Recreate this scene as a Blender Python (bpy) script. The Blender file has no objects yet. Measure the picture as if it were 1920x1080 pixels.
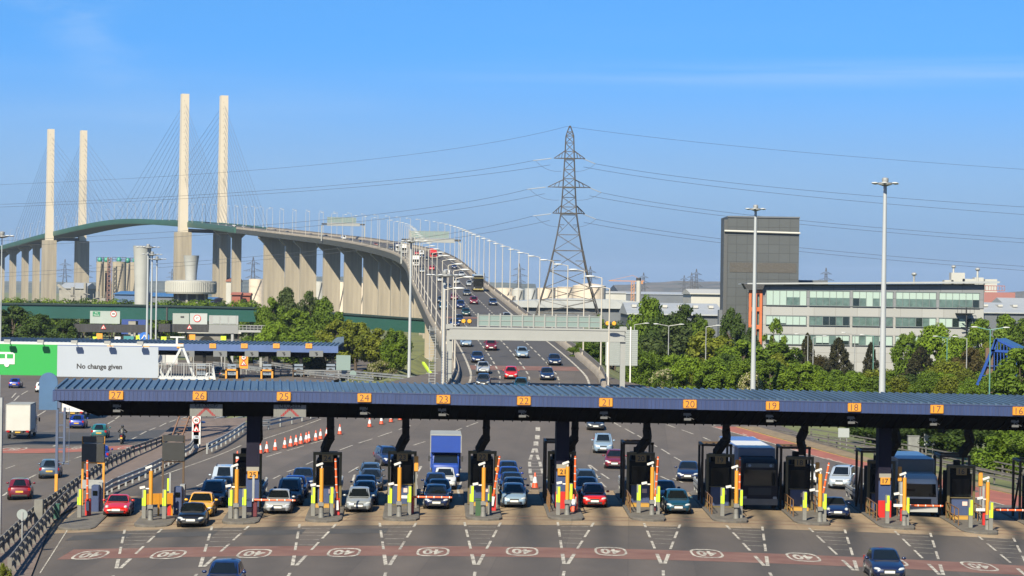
import bpy, bmesh, math, random
import numpy as np
from math import radians as R, sin, cos, pi, sqrt, atan2
from mathutils import Vector, Matrix, Euler, noise as mn
random.seed(11)
S = bpy.context.scene
C = S.collection

# ------------------------------------------------------------------ camera
F, H, TH = 4500.0, 14.45, 0.015          # focal length in px of a 1920 px wide frame, height, roll
cam_d = bpy.data.cameras.new('camera')
cam_d.sensor_width = 36.0
cam_d.lens = F / 1920.0 * 36.0
cam_d.clip_start, cam_d.clip_end = 1.0, 30000.0
cam = bpy.data.objects.new('camera', cam_d)
C.objects.link(cam)
cam.location = (0, 0, H)
cam.rotation_euler = (Matrix.Rotation(pi / 2 + 5.0 / F, 3, 'X') @ Matrix.Rotation(TH, 3, 'Z')).to_euler()
S.camera = cam
S.render.resolution_x, S.render.resolution_y = 1024, 576

# ------------------------------------------------------------------ sky and sun
SUN_TO = Vector((-0.45, -1.2, 1.02)).normalized()       # towards the sun
SUN_EL = math.asin(SUN_TO.z)
SUN_AZ = atan2(SUN_TO.x, SUN_TO.y)
world = bpy.data.worlds.new('World')
S.world = world
world.use_nodes = True
wt = world.node_tree
wt.nodes.clear()
def wn(t, **k):
    n = wt.nodes.new(t)
    for a, b in k.items(): setattr(n, a, b)
    return n
w_out = wn('ShaderNodeOutputWorld'); w_bg = wn('ShaderNodeBackground')
w_sky = wn('ShaderNodeTexSky', sky_type='NISHITA', sun_disc=False, sun_elevation=SUN_EL, sun_rotation=SUN_AZ,
           altitude=0.0, air_density=1.0, dust_density=0.25, ozone_density=3.0)
w_hsv = wn('ShaderNodeHueSaturation'); w_hsv.inputs['Saturation'].default_value = 1.30
w_hsv.inputs['Hue'].default_value = 0.499
w_bg.inputs['Strength'].default_value = 0.084
w_tc = wn('ShaderNodeTexCoord')
def cloud(scale, rot, det, lo, hi):
    mp = wn('ShaderNodeMapping'); mp.inputs['Scale'].default_value = scale; mp.inputs['Rotation'].default_value = rot
    wt.links.new(w_tc.outputs['Generated'], mp.inputs['Vector'])
    nz = wn('ShaderNodeTexNoise'); nz.inputs['Scale'].default_value = 1.0; nz.inputs['Detail'].default_value = det
    nz.inputs['Roughness'].default_value = 0.55
    wt.links.new(mp.outputs[0], nz.inputs['Vector'])
    rp = wn('ShaderNodeMapRange'); rp.interpolation_type = 'SMOOTHSTEP'
    for i, v in enumerate((lo, hi, 0.0, 1.0)): rp.inputs[i + 1].default_value = v
    wt.links.new(nz.outputs['Fac'], rp.inputs[0])
    return rp.outputs[0]
def wmath(op, a, b=None):
    n = wn('ShaderNodeMath', operation=op)
    for i, x in enumerate((a, b)):
        if x is None: continue
        if isinstance(x, (int, float)): n.inputs[i].default_value = x
        else: wt.links.new(x, n.inputs[i])
    return n.outputs[0]
w_sep = wn('ShaderNodeSeparateXYZ'); wt.links.new(w_tc.outputs['Generated'], w_sep.inputs[0])
def band(axis, c, half):                   # smooth bump round a direction component
    d = wmath('ABSOLUTE', wmath('SUBTRACT', w_sep.outputs[axis], c))
    r = wn('ShaderNodeMapRange'); r.interpolation_type = 'SMOOTHSTEP'
    for i, v in enumerate((0.0, half, 1.0, 0.0)): r.inputs[i + 1].default_value = v
    wt.links.new(d, r.inputs[0])
    return r.outputs[0]
tilt = wmath('SUBTRACT', w_sep.outputs[2], wmath('MULTIPLY', w_sep.outputs[0], 0.02))
def bandv(val, c, half):
    d = wmath('ABSOLUTE', wmath('SUBTRACT', val, c))
    r = wn('ShaderNodeMapRange'); r.interpolation_type = 'SMOOTHSTEP'
    for i, v in enumerate((0.0, half, 1.0, 0.0)): r.inputs[i + 1].default_value = v
    wt.links.new(d, r.inputs[0])
    return r.outputs[0]
streak = wmath('MULTIPLY', wmath('MULTIPLY', bandv(tilt, 0.0885, 0.0085), cloud((5, 3, 150), (0, 0, 0), 5, 0.33, 0.66)),
               band(0, 0.16, 0.27))
wisp = wmath('MULTIPLY', wmath('MULTIPLY', band(0, -0.185, 0.06), bandv(wmath('ADD', w_sep.outputs[2], wmath('MULTIPLY', w_sep.outputs[0], 0.75)), -0.022, 0.035)),
             cloud((22, 10, 60), (0, 0.5, 0), 5, 0.42, 0.75))
veil = wmath('MULTIPLY', bandv(tilt, 0.075, 0.05), cloud((4, 3, 38), (0, 0.03, 0), 4, 0.45, 0.85))
cl = wmath('ADD', wmath('MULTIPLY', streak, 0.24), wmath('ADD', wmath('MULTIPLY', wisp, 0.24), wmath('MULTIPLY', veil, 0.12)))
w_mix = wn('ShaderNodeMixRGB'); w_mix.inputs['Color2'].default_value = (2.6, 3.3, 4.1, 1)
w_cmb = wn('ShaderNodeCombineXYZ')
wt.links.new(w_sep.outputs[0], w_cmb.inputs[0]); wt.links.new(w_sep.outputs[1], w_cmb.inputs[1])
wt.links.new(wmath('ADD', wmath('MULTIPLY', w_sep.outputs[2], 1.0), 0.30), w_cmb.inputs[2])
w_nrm = wn('ShaderNodeVectorMath', operation='NORMALIZE'); wt.links.new(w_cmb.outputs[0], w_nrm.inputs[0])
wt.links.new(w_nrm.outputs[0], w_sky.inputs['Vector'])
wt.links.new(w_sky.outputs[0], w_hsv.inputs['Color'])
wt.links.new(cl, w_mix.inputs['Fac'])
w_hz = wn('ShaderNodeMixRGB'); w_hz.inputs['Color2'].default_value = (1.00, 1.52, 2.25, 1)      # the paler, greyer air low over the horizon
w_hr = wn('ShaderNodeMapRange'); w_hr.interpolation_type = 'SMOOTHSTEP'
for i_, v_ in enumerate((0.035, 0.105, 1.0, 0.0)): w_hr.inputs[i_ + 1].default_value = v_
w_lo = wn('ShaderNodeMixRGB'); w_lo.inputs['Color1'].default_value = (0.86, 1.36, 2.12, 1); w_lo.inputs['Color2'].default_value = (1.24, 2.12, 3.30, 1)
w_lr = wn('ShaderNodeMapRange'); w_lr.interpolation_type = 'SMOOTHSTEP'
for i_, v_ in enumerate((-0.005, 0.05, 0.0, 1.0)): w_lr.inputs[i_ + 1].default_value = v_
wt.links.new(w_sep.outputs[2], w_lr.inputs[0]); wt.links.new(w_lr.outputs[0], w_lo.inputs['Fac']); wt.links.new(w_lo.outputs[0], w_hz.inputs['Color2'])
wt.links.new(w_sep.outputs[2], w_hr.inputs[0]); wt.links.new(w_hr.outputs[0], w_hz.inputs['Fac'])
wt.links.new(w_hsv.outputs[0], w_hz.inputs['Color1']); wt.links.new(w_hz.outputs[0], w_mix.inputs['Color1'])
wt.links.new(w_mix.outputs[0], w_bg.inputs['Color'])
wt.links.new(w_bg.outputs[0], w_out.inputs['Surface'])

sun_d = bpy.data.lights.new('sun', 'SUN')
sun_d.energy, sun_d.angle, sun_d.color = 5.0, R(0.5), (1.0, 0.91, 0.70)
sun = bpy.data.objects.new('sun', sun_d)
C.objects.link(sun)
sun.rotation_euler = SUN_TO.to_track_quat('Z', 'Y').to_euler()
sun.location = SUN_TO * 300
S.view_settings.view_transform = 'Standard'
S.view_settings.look = 'None'
S.view_settings.exposure, S.view_settings.gamma = 1.495, 1.0
S.cycles.max_bounces, S.cycles.diffuse_bounces, S.cycles.glossy_bounces = 5, 2, 2

# ------------------------------------------------------------------ materials
MATS = {}
def mat(name, col, rough=0.6, metal=0.0, var=0.0, vscale=1.0, stretch=(1, 1, 1), col2=None, bump=0.0, bscale=None, spec=0.5, rnd=0.0, emit=None, coat=0.0):
    if name in MATS: return MATS[name]
    col = tuple(c * .49 for c in col); col2 = tuple(c * .49 for c in col2) if col2 else None
    m = bpy.data.materials.new(name); m.use_nodes = True
    nt = m.node_tree; b = nt.nodes['Principled BSDF']
    b.inputs['Roughness'].default_value = rough; b.inputs['Metallic'].default_value = metal
    b.inputs['Specular IOR Level'].default_value = spec; b.inputs['Coat Weight'].default_value = coat
    b.inputs['Base Color'].default_value = (*col, 1)
    if var or col2 or bump or rnd:
        tc = nt.nodes.new('ShaderNodeTexCoord'); mp = nt.nodes.new('ShaderNodeMapping')
        mp.inputs['Scale'].default_value = stretch
        nt.links.new(tc.outputs['Object'], mp.inputs[0])
        nz = nt.nodes.new('ShaderNodeTexNoise'); nz.inputs['Scale'].default_value = vscale
        nz.inputs['Detail'].default_value = 5; nz.inputs['Roughness'].default_value = 0.6
        nt.links.new(mp.outputs[0], nz.inputs['Vector'])
        rp = nt.nodes.new('ShaderNodeMapRange'); rp.inputs[1].default_value = 0.3; rp.inputs[2].default_value = 0.7
        nt.links.new(nz.outputs['Fac'], rp.inputs[0])
        mx = nt.nodes.new('ShaderNodeMixRGB')
        nt.links.new(rp.outputs[0], mx.inputs['Fac'])
        c1 = tuple(c * (1 - var) for c in col); c2 = tuple(min(1, c * (1 + var)) for c in (col2 or col))
        mx.inputs['Color1'].default_value = (*c1, 1); mx.inputs['Color2'].default_value = (*c2, 1)
        out = mx.outputs[0]
        if rnd:
            oi = nt.nodes.new('ShaderNodeObjectInfo'); r2 = nt.nodes.new('ShaderNodeMapRange')
            r2.inputs[3].default_value = 1 - rnd; r2.inputs[4].default_value = 1 + rnd
            nt.links.new(oi.outputs['Random'], r2.inputs[0])
            hs = nt.nodes.new('ShaderNodeHueSaturation'); nt.links.new(r2.outputs[0], hs.inputs['Value'])
            nt.links.new(out, hs.inputs['Color']); out = hs.outputs[0]
        nt.links.new(out, b.inputs['Base Color'])
        if bump:
            n2 = nt.nodes.new('ShaderNodeTexNoise'); n2.inputs['Scale'].default_value = bscale or vscale * 4
            n2.inputs['Detail'].default_value = 4
            nt.links.new(mp.outputs[0], n2.inputs['Vector'])
            bp = nt.nodes.new('ShaderNodeBump'); bp.inputs['Strength'].default_value = bump; bp.inputs['Distance'].default_value = 0.1
            nt.links.new(n2.outputs['Fac'], bp.inputs['Height']); nt.links.new(bp.outputs[0], b.inputs['Normal'])
    if emit:
        b.inputs['Emission Color'].default_value = (*col, 1); b.inputs['Emission Strength'].default_value = emit
    MATS[name] = m
    return m

# ------------------------------------------------------------------ scene tree helpers
def link(o):
    C.objects.link(o); return o
def tag(o, label=None, cat=None, group=None, kind=None):
    for k, v in (('label', label), ('category', cat), ('group', group), ('kind', kind)):
        if v: o[k] = v
    return o
def thing(name, label, cat, loc=(0, 0, 0), rz=0.0, group=None):
    o = link(bpy.data.objects.new(name, None)); o.empty_display_size = 0.2
    o.location = loc; o.rotation_euler = (0, 0, rz)
    return tag(o, label, cat, group)
def put(name, me, m=None, parent=None, loc=(0, 0, 0), rz=0.0):
    o = link(bpy.data.objects.new(name, me))
    if m is not None:
        if not me.materials: me.materials.append(m)
        elif me.materials[0] is not m:
            o.material_slots[0].link = 'OBJECT'; o.material_slots[0].material = m
    if parent is not None: o.parent = parent
    o.location = loc; o.rotation_euler = (0, 0, rz)
    return o
def dup(o, loc=None, rz=None, label=None, group=None, parent=None):
    def cp(x, par):
        c = x.copy(); C.objects.link(c); c.parent = par
        for ch in KIDS(x): cp(ch, c)
        return c
    c = cp(o, parent)
    if loc is not None: c.location = loc
    if rz is not None: c.rotation_euler = (0, 0, rz)
    if label: c['label'] = label
    if group: c['group'] = group
    return c
def KIDS(o): return list(o.children)

class MB:
    """collects boxes, bars, tubes, lathes and polygons into one mesh"""
    def __init__(s): s.v, s.f, s.mi = [], [], []
    def add(s, vs, fs, mi=0):
        n = len(s.v); s.v += [tuple(v) for v in vs]
        s.f += [tuple(i + n for i in f) for f in fs]; s.mi += [mi] * len(fs); return s
    def poly(s, pts, mi=0): return s.add(pts, [tuple(range(len(pts)))], mi)
    def box(s, c, d, rz=0.0, mi=0):
        cx, cy, cz = c; a, b, h = d[0] / 2, d[1] / 2, d[2] / 2; co, si = cos(rz), sin(rz)
        vs = [(cx + x * co - y * si, cy + x * si + y * co, cz + z) for z in (-h, h) for x, y in ((-a, -b), (a, -b), (a, b), (-a, b))]
        return s.add(vs, [(3, 2, 1, 0), (4, 5, 6, 7), (0, 1, 5, 4), (1, 2, 6, 5), (2, 3, 7, 6), (3, 0, 4, 7)], mi)
    def bar(s, p, q, w, h=None, mi=0):
        h = h or w; p, q = Vector(p), Vector(q); d = (q - p)
        if d.length < 1e-6: return s
        d.normalize(); u = d.cross(Vector((0, 0, 1)))
        u = Vector((1, 0, 0)) if u.length < 1e-4 else u.normalized()
        t = u.cross(d); u, t = u * w / 2, t * h / 2
        vs = [e + a * u + b * t for e in (p, q) for a, b in ((-1, -1), (1, -1), (1, 1), (-1, 1))]
        return s.add(vs, [(3, 2, 1, 0), (4, 5, 6, 7), (0, 1, 5, 4), (1, 2, 6, 5), (2, 3, 7, 6), (3, 0, 4, 7)], mi)
    def tube(s, p, q, r0, r1=None, n=8, caps=True, mi=0):
        r1 = r0 if r1 is None else r1; p, q = Vector(p), Vector(q); d = (q - p)
        if d.length < 1e-6: return s
        d.normalize(); u = d.cross(Vector((0, 0, 1)))
        u = Vector((1, 0, 0)) if u.length < 1e-4 else u.normalized()
        t = d.cross(u)
        vs = [e + r * (cos(2 * pi * i / n) * u + sin(2 * pi * i / n) * t) for e, r in ((p, r0), (q, r1)) for i in range(n)]
        fs = [(i, (i + 1) % n, n + (i + 1) % n, n + i) for i in range(n)]
        if caps: fs += [tuple(range(n - 1, -1, -1)), tuple(range(n, 2 * n))]
        return s.add(vs, fs, mi)
    def path(s, pts, r, n=6, mi=0):
        for a, b in zip(pts[:-1], pts[1:]): s.tube(a, b, r, r, n, True, mi)
        return s
    def lathe(s, prof, c=(0, 0, 0), n=16, axis='z', mi=0, sx=1.0):
        vs = []
        for r, z in prof:
            for i in range(n):
                a = 2 * pi * i / n; x, y = r * cos(a), r * sin(a)
                p = (x * sx, y, z) if axis == 'z' else ((z, x, y) if axis == 'x' else (x, z, y))
                vs.append((c[0] + p[0], c[1] + p[1], c[2] + p[2]))
        k = len(prof); fs = []
        for j in range(k - 1):
            for i in range(n):
                fs.append((j * n + i, j * n + (i + 1) % n, (j + 1) * n + (i + 1) % n, (j + 1) * n + i))
        if prof[0][0] > 1e-4: fs.append(tuple(range(n - 1, -1, -1)))
        if prof[-1][0] > 1e-4: fs.append(tuple((k - 1) * n + i for i in range(n)))
        return s.add(vs, fs, mi)
    def ell(s, c, r, n=10, k=6, mi=0):
        prof = [(sin(pi * j / k), -cos(pi * j / k)) for j in range(k + 1)]
        vs = [(c[0] + r[0] * a * cos(2 * pi * i / n), c[1] + r[1] * a * sin(2 * pi * i / n), c[2] + r[2] * z) for a, z in prof for i in range(n)]
        fs = [(j * n + i, j * n + (i + 1) % n, (j + 1) * n + (i + 1) % n, (j + 1) * n + i) for j in range(k) for i in range(n)]
        return s.add(vs, fs, mi)
    def prism(s, poly, a, b, axis='y', mi=0):
        """polygon extruded from a to b along axis; poly is (x,z) for y, (y,z) for x, (x,y) for z"""
        g = {'y': lambda p, t: (p[0], t, p[1]), 'x': lambda p, t: (t, p[0], p[1]), 'z': lambda p, t: (p[0], p[1], t)}[axis]
        n = len(poly); vs = [g(p, a) for p in poly] + [g(p, b) for p in poly]
        return s.add(vs, [tuple(range(n - 1, -1, -1)), tuple(range(n, 2 * n))] + [(i, (i + 1) % n, n + (i + 1) % n, n + i) for i in range(n)], mi)
    def loft(s, rings, closed=True, caps=True, mi=0):
        n = len(rings[0]); vs = [p for r in rings for p in r]; fs = []
        for j in range(len(rings) - 1):
            for i in range(n if closed else n - 1):
                fs.append((j * n + i, j * n + (i + 1) % n, (j + 1) * n + (i + 1) % n, (j + 1) * n + i))
        if caps and closed: fs += [tuple(range(n - 1, -1, -1)), tuple((len(rings) - 1) * n + i for i in range(n))]
        return s.add(vs, fs, mi)
    def xf(s, M, n0=0):
        s.v[n0:] = [tuple(M @ Vector(v)) for v in s.v[n0:]]; return s
    def mesh(s, name, mats=(), smooth=None, fix=True, bevel=0.0):
        me = bpy.data.meshes.new(name); me.from_pydata(s.v, [], s.f)
        for m in ([mats] if isinstance(mats, bpy.types.Material) else mats): me.materials.append(m)
        if len(set(s.mi)) > 1: me.polygons.foreach_set('material_index', s.mi)
        if fix or bevel:
            bm = bmesh.new(); bm.from_mesh(me)
            if bevel: bmesh.ops.bevel(bm, geom=[e for e in bm.edges if len(e.link_faces) == 2 and e.calc_face_angle(0) > 0.5], offset=bevel, segments=2, affect='EDGES', clamp_overlap=True)
            bmesh.ops.recalc_face_normals(bm, faces=bm.faces); bm.to_mesh(me); bm.free()
        if smooth is not None:
            me.polygons.foreach_set('use_smooth', [True] * len(me.polygons)); me.set_sharp_from_angle(angle=R(smooth))
        me.update(); return me
    def put(s, name, m, parent=None, loc=(0, 0, 0), rz=0.0, smooth=None, fix=True, bevel=0.0):
        return put(name, s.mesh(name, m, smooth, fix, bevel), None, parent, loc, rz)

def text_geo(body, size=1.0, sp=1.0, bold=0.0):
    cu = bpy.data.curves.new('lettering', 'FONT'); cu.body = body; cu.size = size; cu.align_x = 'CENTER'; cu.align_y = 'CENTER'
    cu.space_character = sp; cu.resolution_u = 3; cu.offset = bold
    ob = bpy.data.objects.new('lettering', cu); C.objects.link(ob)
    dg = bpy.context.evaluated_depsgraph_get()
    me = bpy.data.meshes.new_from_object(ob.evaluated_get(dg))
    vs = [tuple(v.co) for v in me.vertices]; fs = [tuple(p.vertices) for p in me.polygons]
    xs = [v[0] for v in vs] or [0]; ys = [v[1] for v in vs] or [0]
    cx, cy = (min(xs) + max(xs)) / 2, (min(ys) + max(ys)) / 2
    bpy.data.objects.remove(ob); bpy.data.curves.remove(cu); bpy.data.meshes.remove(me)
    return [(x - cx, y - cy, z) for x, y, z in vs], fs
def sign_text(mb, body, size, c=(0, 0, 0), sx=1.0, mi=0, bold=0.0, sp=1.0):
    """lettering standing upright in the xz plane, read from -y"""
    vs, fs = text_geo(body, size, sp, bold)
    return mb.add([(c[0] + x * sx, c[1], c[2] + y) for x, y, z in vs], fs, mi)

# ------------------------------------------------------------------ picture <-> world
def ray(px, py):
    dx, dy = px - 960.0, 540.0 - py
    return (dx * cos(TH) - dy * sin(TH)) / F, (dx * sin(TH) + dy * cos(TH) + 5.0) / F
def W(px, py, Y):
    a, b = ray(px, py); return Vector((a * Y, Y, H + b * Y))
PATH = [(1.2, 120, 0), (1.4, 190, 0), (1.5, 225, .15), (1.7, 262, 1.7), (2.1, 310, 3.9), (-6.9, 469, 9.5), (-18, 657, 16.8), (-28.5, 850, 24.2),
        (-38.5, 960, 28.8), (-54.9, 1060, 33.2), (-77, 1160, 37.6), (-107, 1260, 42), (-143, 1370, 47), (-203, 1570, 55.4), (-276, 1730, 60.6),
        (-352, 1890, 54.6), (-459, 2150, 44), (-610, 2450, 28)]
def _herm(k, y):
    P = PATH; y = min(max(y, P[0][1]), P[-1][1])
    i = max(j for j in range(len(P) - 1) if P[j][1] <= y)
    def sl(j):
        a, b = max(j - 1, 0), min(j + 1, len(P) - 1); return (P[b][k] - P[a][k]) / (P[b][1] - P[a][1])
    h = P[i + 1][1] - P[i][1]; t = (y - P[i][1]) / h
    return ((2 * t**3 - 3 * t**2 + 1) * P[i][k] + (t**3 - 2 * t**2 + t) * h * sl(i) + (-2 * t**3 + 3 * t**2) * P[i + 1][k] + (t**3 - t**2) * h * sl(i + 1))
_cx = [_herm(0, y) for y in range(120, 2451)]; _cz = [_herm(2, y) for y in range(120, 2451)]
def _lin(t, y):
    y = min(max(y - 120.0, 0), 2329.99); i = int(y); return t[i] + (t[i + 1] - t[i]) * (y - i)
def road(y): return _lin(_cx, y), _lin(_cz, y)
def rdir(y):
    a, b = road(y - 4)[0], road(y + 4)[0]; v = Vector((b - a, 8.0, 0)); return v.normalized()
def rpt(y, off, dz=0.0):                      # a point beside the road's centre line, off to the driver-facing right of the picture
    x, z = road(y); d = rdir(y); return Vector((x + d.y * off, y - d.x * off, z + dz))
def crown(x): return -0.0008 * min(abs(x - 1.0), 45.0)**2
def surf(x, y):
    return crown(x) * min(max((300 - y) / 75.0, 0), 1) + road(y)[1]
def lsurf(x, y): return crown(x)
def G(px, py, sf=surf, y0=95.0, y1=2300.0):
    a, b = ray(px, py); y, p = y0, None
    while y < y1:
        d = H + b * y - sf(a * y, y)
        if d < 0 and p is not None:
            lo, hi = p, y
            for _ in range(30):
                m = (lo + hi) / 2
                if H + b * m - sf(a * m, m) < 0: hi = m
                else: lo = m
            return Vector((a * lo, lo, sf(a * lo, lo)))
        p = y; y *= 1.01
    return Vector((a * y1, y1, sf(a * y1, y1)))
def yon(px, off, y0, y1):                     # where along the road (offset off) the picture column px lies
    f = lambda y: 960 + rpt(y, off).x / y * F - px
    for _ in range(50):
        m = (y0 + y1) / 2
        if f(m) > 0: y0 = m
        else: y1 = m
    return y0
def prof(pts, y):
    if y <= pts[0][0]: return pts[0][1]
    for (a, p), (b, q) in zip(pts[:-1], pts[1:]):
        if y <= b: return p + (q - p) * (y - a) / (b - a)
    return pts[-1][1]
_ones = 'zero one two three four five six seven eight nine ten eleven twelve thirteen fourteen fifteen sixteen seventeen eighteen nineteen'.split()
_tens = '_ _ twenty thirty forty fifty sixty seventy eighty ninety'.split()
def num(n): return _ones[n] if n < 20 else _tens[n // 10] + ('-' + _ones[n % 10] if n % 10 else '')
_ord = 'zeroth first second third fourth fifth sixth seventh eighth ninth tenth eleventh twelfth thirteenth fourteenth fifteenth sixteenth seventeenth eighteenth nineteenth'.split()
def nth(n): return _ord[n] if n < 20 else (_tens[n // 10] + '-' + _ord[n % 10] if n % 10 else _tens[n // 10][:-1] + 'ieth')
# ------------------------------------------------------------------ palette
M_asph = None
def stain_mat(name, c1, c2, dark, scale=0.35):
    m = bpy.data.materials.new(name); m.use_nodes = True
    nt = m.node_tree; b = nt.nodes['Principled BSDF']; b.inputs['Roughness'].default_value = 0.85
    tc = nt.nodes.new('ShaderNodeTexCoord'); L = nt.links.new
    def nz(sc, det, st=(1, 1, 1)):
        mp = nt.nodes.new('ShaderNodeMapping'); mp.inputs['Scale'].default_value = st; L(tc.outputs['Object'], mp.inputs[0])
        n = nt.nodes.new('ShaderNodeTexNoise'); n.inputs['Scale'].default_value = sc; n.inputs['Detail'].default_value = det
        n.inputs['Roughness'].default_value = 0.65; L(mp.outputs[0], n.inputs['Vector']); return n.outputs['Fac']
    def rng(x, a, c, d=0.0, e=1.0):
        r = nt.nodes.new('ShaderNodeMapRange'); L(x, r.inputs[0])
        for i, v in enumerate((a, c, d, e)): r.inputs[i + 1].default_value = v
        return r.outputs[0]
    def mix(f, a, c, mode='MIX'):
        x = nt.nodes.new('ShaderNodeMixRGB'); x.blend_type = mode; L(f, x.inputs[0])
        for k, v in ((1, a), (2, c)):
            if isinstance(v, tuple): x.inputs[k].default_value = (*v, 1)
            else: L(v, x.inputs[k])
        return x.outputs[0]
    base = mix(rng(nz(scale, 6, (1, .35, 1)), .35, .65), c1, c2)
    base = mix(rng(nz(9.0, 3), .3, .7, 0, .28), base, tuple(c * .55 for c in c1))
    br = nt.nodes.new('ShaderNodeTexBrick'); br.offset = .37; mp = nt.nodes.new('ShaderNodeMapping'); mp.inputs['Rotation'].default_value = (0, 0, pi / 2 + .05); L(tc.outputs['Object'], mp.inputs[0]); L(mp.outputs[0], br.inputs['Vector'])
    for k_, v_ in (('Scale', 1), ('Brick Width', 31), ('Row Height', 3.55), ('Mortar Size', .035), ('Mortar Smooth', .6)): br.inputs[k_].default_value = v_
    for k_, v_ in (('Color1', .84), ('Color2', 1.12), ('Mortar', .62)): br.inputs[k_].default_value = (v_, v_ * .99, v_ * .97, 1)
    one = nt.nodes.new('ShaderNodeValue'); one.outputs[0].default_value = .8
    base = mix(one.outputs[0], base, br.outputs['Color'], 'MULTIPLY')
    at = nt.nodes.new('ShaderNodeAttribute'); at.attribute_name = 'stain'
    mu = nt.nodes.new('ShaderNodeMath'); mu.operation = 'MULTIPLY'; L(at.outputs['Fac'], mu.inputs[0]); L(rng(nz(.6, 4, (1, .5, 1)), .3, .6, .78, 1.0), mu.inputs[1])
    L(mix(mu.outputs[0], base, dark), b.inputs['Base Color'])
    bp = nt.nodes.new('ShaderNodeBump'); bp.inputs['Strength'].default_value = .25; bp.inputs['Distance'].default_value = .03
    L(nz(14, 3), bp.inputs['Height']); L(bp.outputs[0], b.inputs['Normal'])
    return m
M_asph = stain_mat('asphalt', (.0445, .0355, .029), (.062, .0495, .041), (.007, .0062, .0055))
M_tan = stain_mat('tan concrete lane', (.145, .103, .062), (.205, .15, .094), (.0095, .008, .0065), .7)
M_road = mat('bridge asphalt', (.056, .050, .048), .85, var=.18, vscale=.25, stretch=(1, .2, 1))
M_white = mat('road paint', (.60, .56, .48), .75, var=.28, vscale=3.0)
M_red = mat('red road surfacing', (.20, .072, .050), .9, var=.3, vscale=.5, col2=(.17, .085, .064))
M_redb = mat('bright red road surfacing', (.33, .095, .06), .85, var=.2, vscale=.6)
M_yel = mat('yellow road paint', (.55, .36, .05), .7, var=.2, vscale=2)
M_pave = mat('brown paving', (.16, .115, .095), .9, var=.25, vscale=1.2)
M_patch = mat('dark asphalt patch', (.045, .043, .043), .85, var=.2, vscale=1.5)
M_grass = mat('grass verge', (.075, .105, .022), .95, var=.35, vscale=.12, col2=(.16, .17, .045), bump=.4, bscale=3)
M_conc = mat('pale concrete', (.33, .288, .228), .85, var=.16, vscale=.45, stretch=(1, 1, .06), col2=(.38, .33, .255))
M_conc2 = mat('grey concrete', (.30, .285, .255), .85, var=.15, vscale=.4)
M_kerb = mat('kerb concrete', (.125, .112, .098), .85, var=.3, vscale=1.5)
M_galv = mat('galvanised steel', (.42, .43, .43), .45, metal=.35, var=.15, vscale=1.5)
M_gant = mat('grey gantry paint', (.33, .34, .335), .5, var=.06, vscale=.4)
M_dsteel = mat('dark steel', (.03, .03, .032), .6, var=.2, vscale=2)

# ------------------------------------------------------------------ ground
PLZ_R = [(85, 66), (150, 62), (175, 46), (192, 42.2), (224, 33.6), (271, 24.2), (300, 13.5), (318, 10.3), (345, 9)]
PLZ_L = [(85, -19.5), (118, -23.6), (150, -28.6), (158, -29.4), (190, -29.2), (216, -28.3), (250, -27), (269, -21.9), (290, -15.5), (312, -8.6), (345, -9)]
LFT_R = [(85, -21), (118, -26), (138, -29.2), (157, -31.3), (170, -32.2), (204, -34.4), (260, -34.2), (300, -33), (360, -30), (440, -27.5), (520, -25)]
def ground_z(x, y):
    b = crown(x) - .07 if abs(x) < 120 else -1.75
    if y > 330: b = min(b, -1.0 - .004 * min(y - 330, 200)) if x > -20 or x < -20 else b
    if y > 225:
        cx, cz = road(min(y, 560)); d = x - cx
        if cz > .05 and y < 440:
            e = cz - .5 - max(0, d - 9.0) * .5 if d > 0 else cz - .5 - max(0, -d - 7.6) * 6.0
            b = max(b, e)
    if x > 20 and y < 330:
        e = x - prof(PLZ_R, y)
        if e > 2: b += min((e - 2) * .03, .5)
    return b
def axis(segs):
    out = []
    for a, b, st in segs:
        n = max(1, round((b - a) / st)); out += [a + (b - a) * i / n for i in range(n)]
    return out + [segs[-1][1]]
xs = axis([(-7000, -1000, 1500), (-1000, -200, 160), (-200, -60, 14), (-60, 60, 2.5), (60, 200, 14), (200, 1000, 160), (1000, 7000, 1500)])
ys = axis([(40, 100, 12), (100, 340, 4), (340, 560, 8), (560, 1200, 64), (1200, 3200, 400), (3200, 12000, 2200)])
mb = MB(); nx = len(xs)
for y in ys:
    for x in xs: mb.v.append((x, y, ground_z(x, y)))
for j in range(len(ys) - 1):
    for i in range(nx - 1):
        k = j * nx + i; mb.f.append((k, k + 1, k + 1 + nx, k + nx)); mb.mi.append(0)
tag(mb.put('ground', M_grass, smooth=80, fix=False), kind='structure')

def sheet(name, left, right, y0, y1, dy, m, zf, dz, nc=8, stain=None, kind='structure', shear=0.0):
    """road surface between two edges (functions of y)"""
    vs, fs = [], []; n = max(1, round((y1 - y0) / dy)); st = []
    for j in range(n + 1):
        y = y0 + (y1 - y0) * j / n; a, b = left(y), right(y)
        for i in range(nc + 1):
            x = a + (b - a) * i / nc; yy = y + shear * x; vs.append((x, yy, zf(x, yy) + dz))
            st.append(stain(x, yy) if stain else 0.0)
    for j in range(n):
        for i in range(nc):
            k = j * (nc + 1) + i; fs.append((k, k + 1, k + nc + 2, k + nc + 1))
    me = bpy.data.meshes.new(name); me.from_pydata(vs, [], fs); me.materials.append(m)
    if stain:
        at = me.attributes.new('stain', 'FLOAT', 'POINT'); at.data.foreach_set('value', st)
    me.polygons.foreach_set('use_smooth', [True] * len(fs)); me.update()
    return tag(put(name, me), kind=kind)

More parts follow.
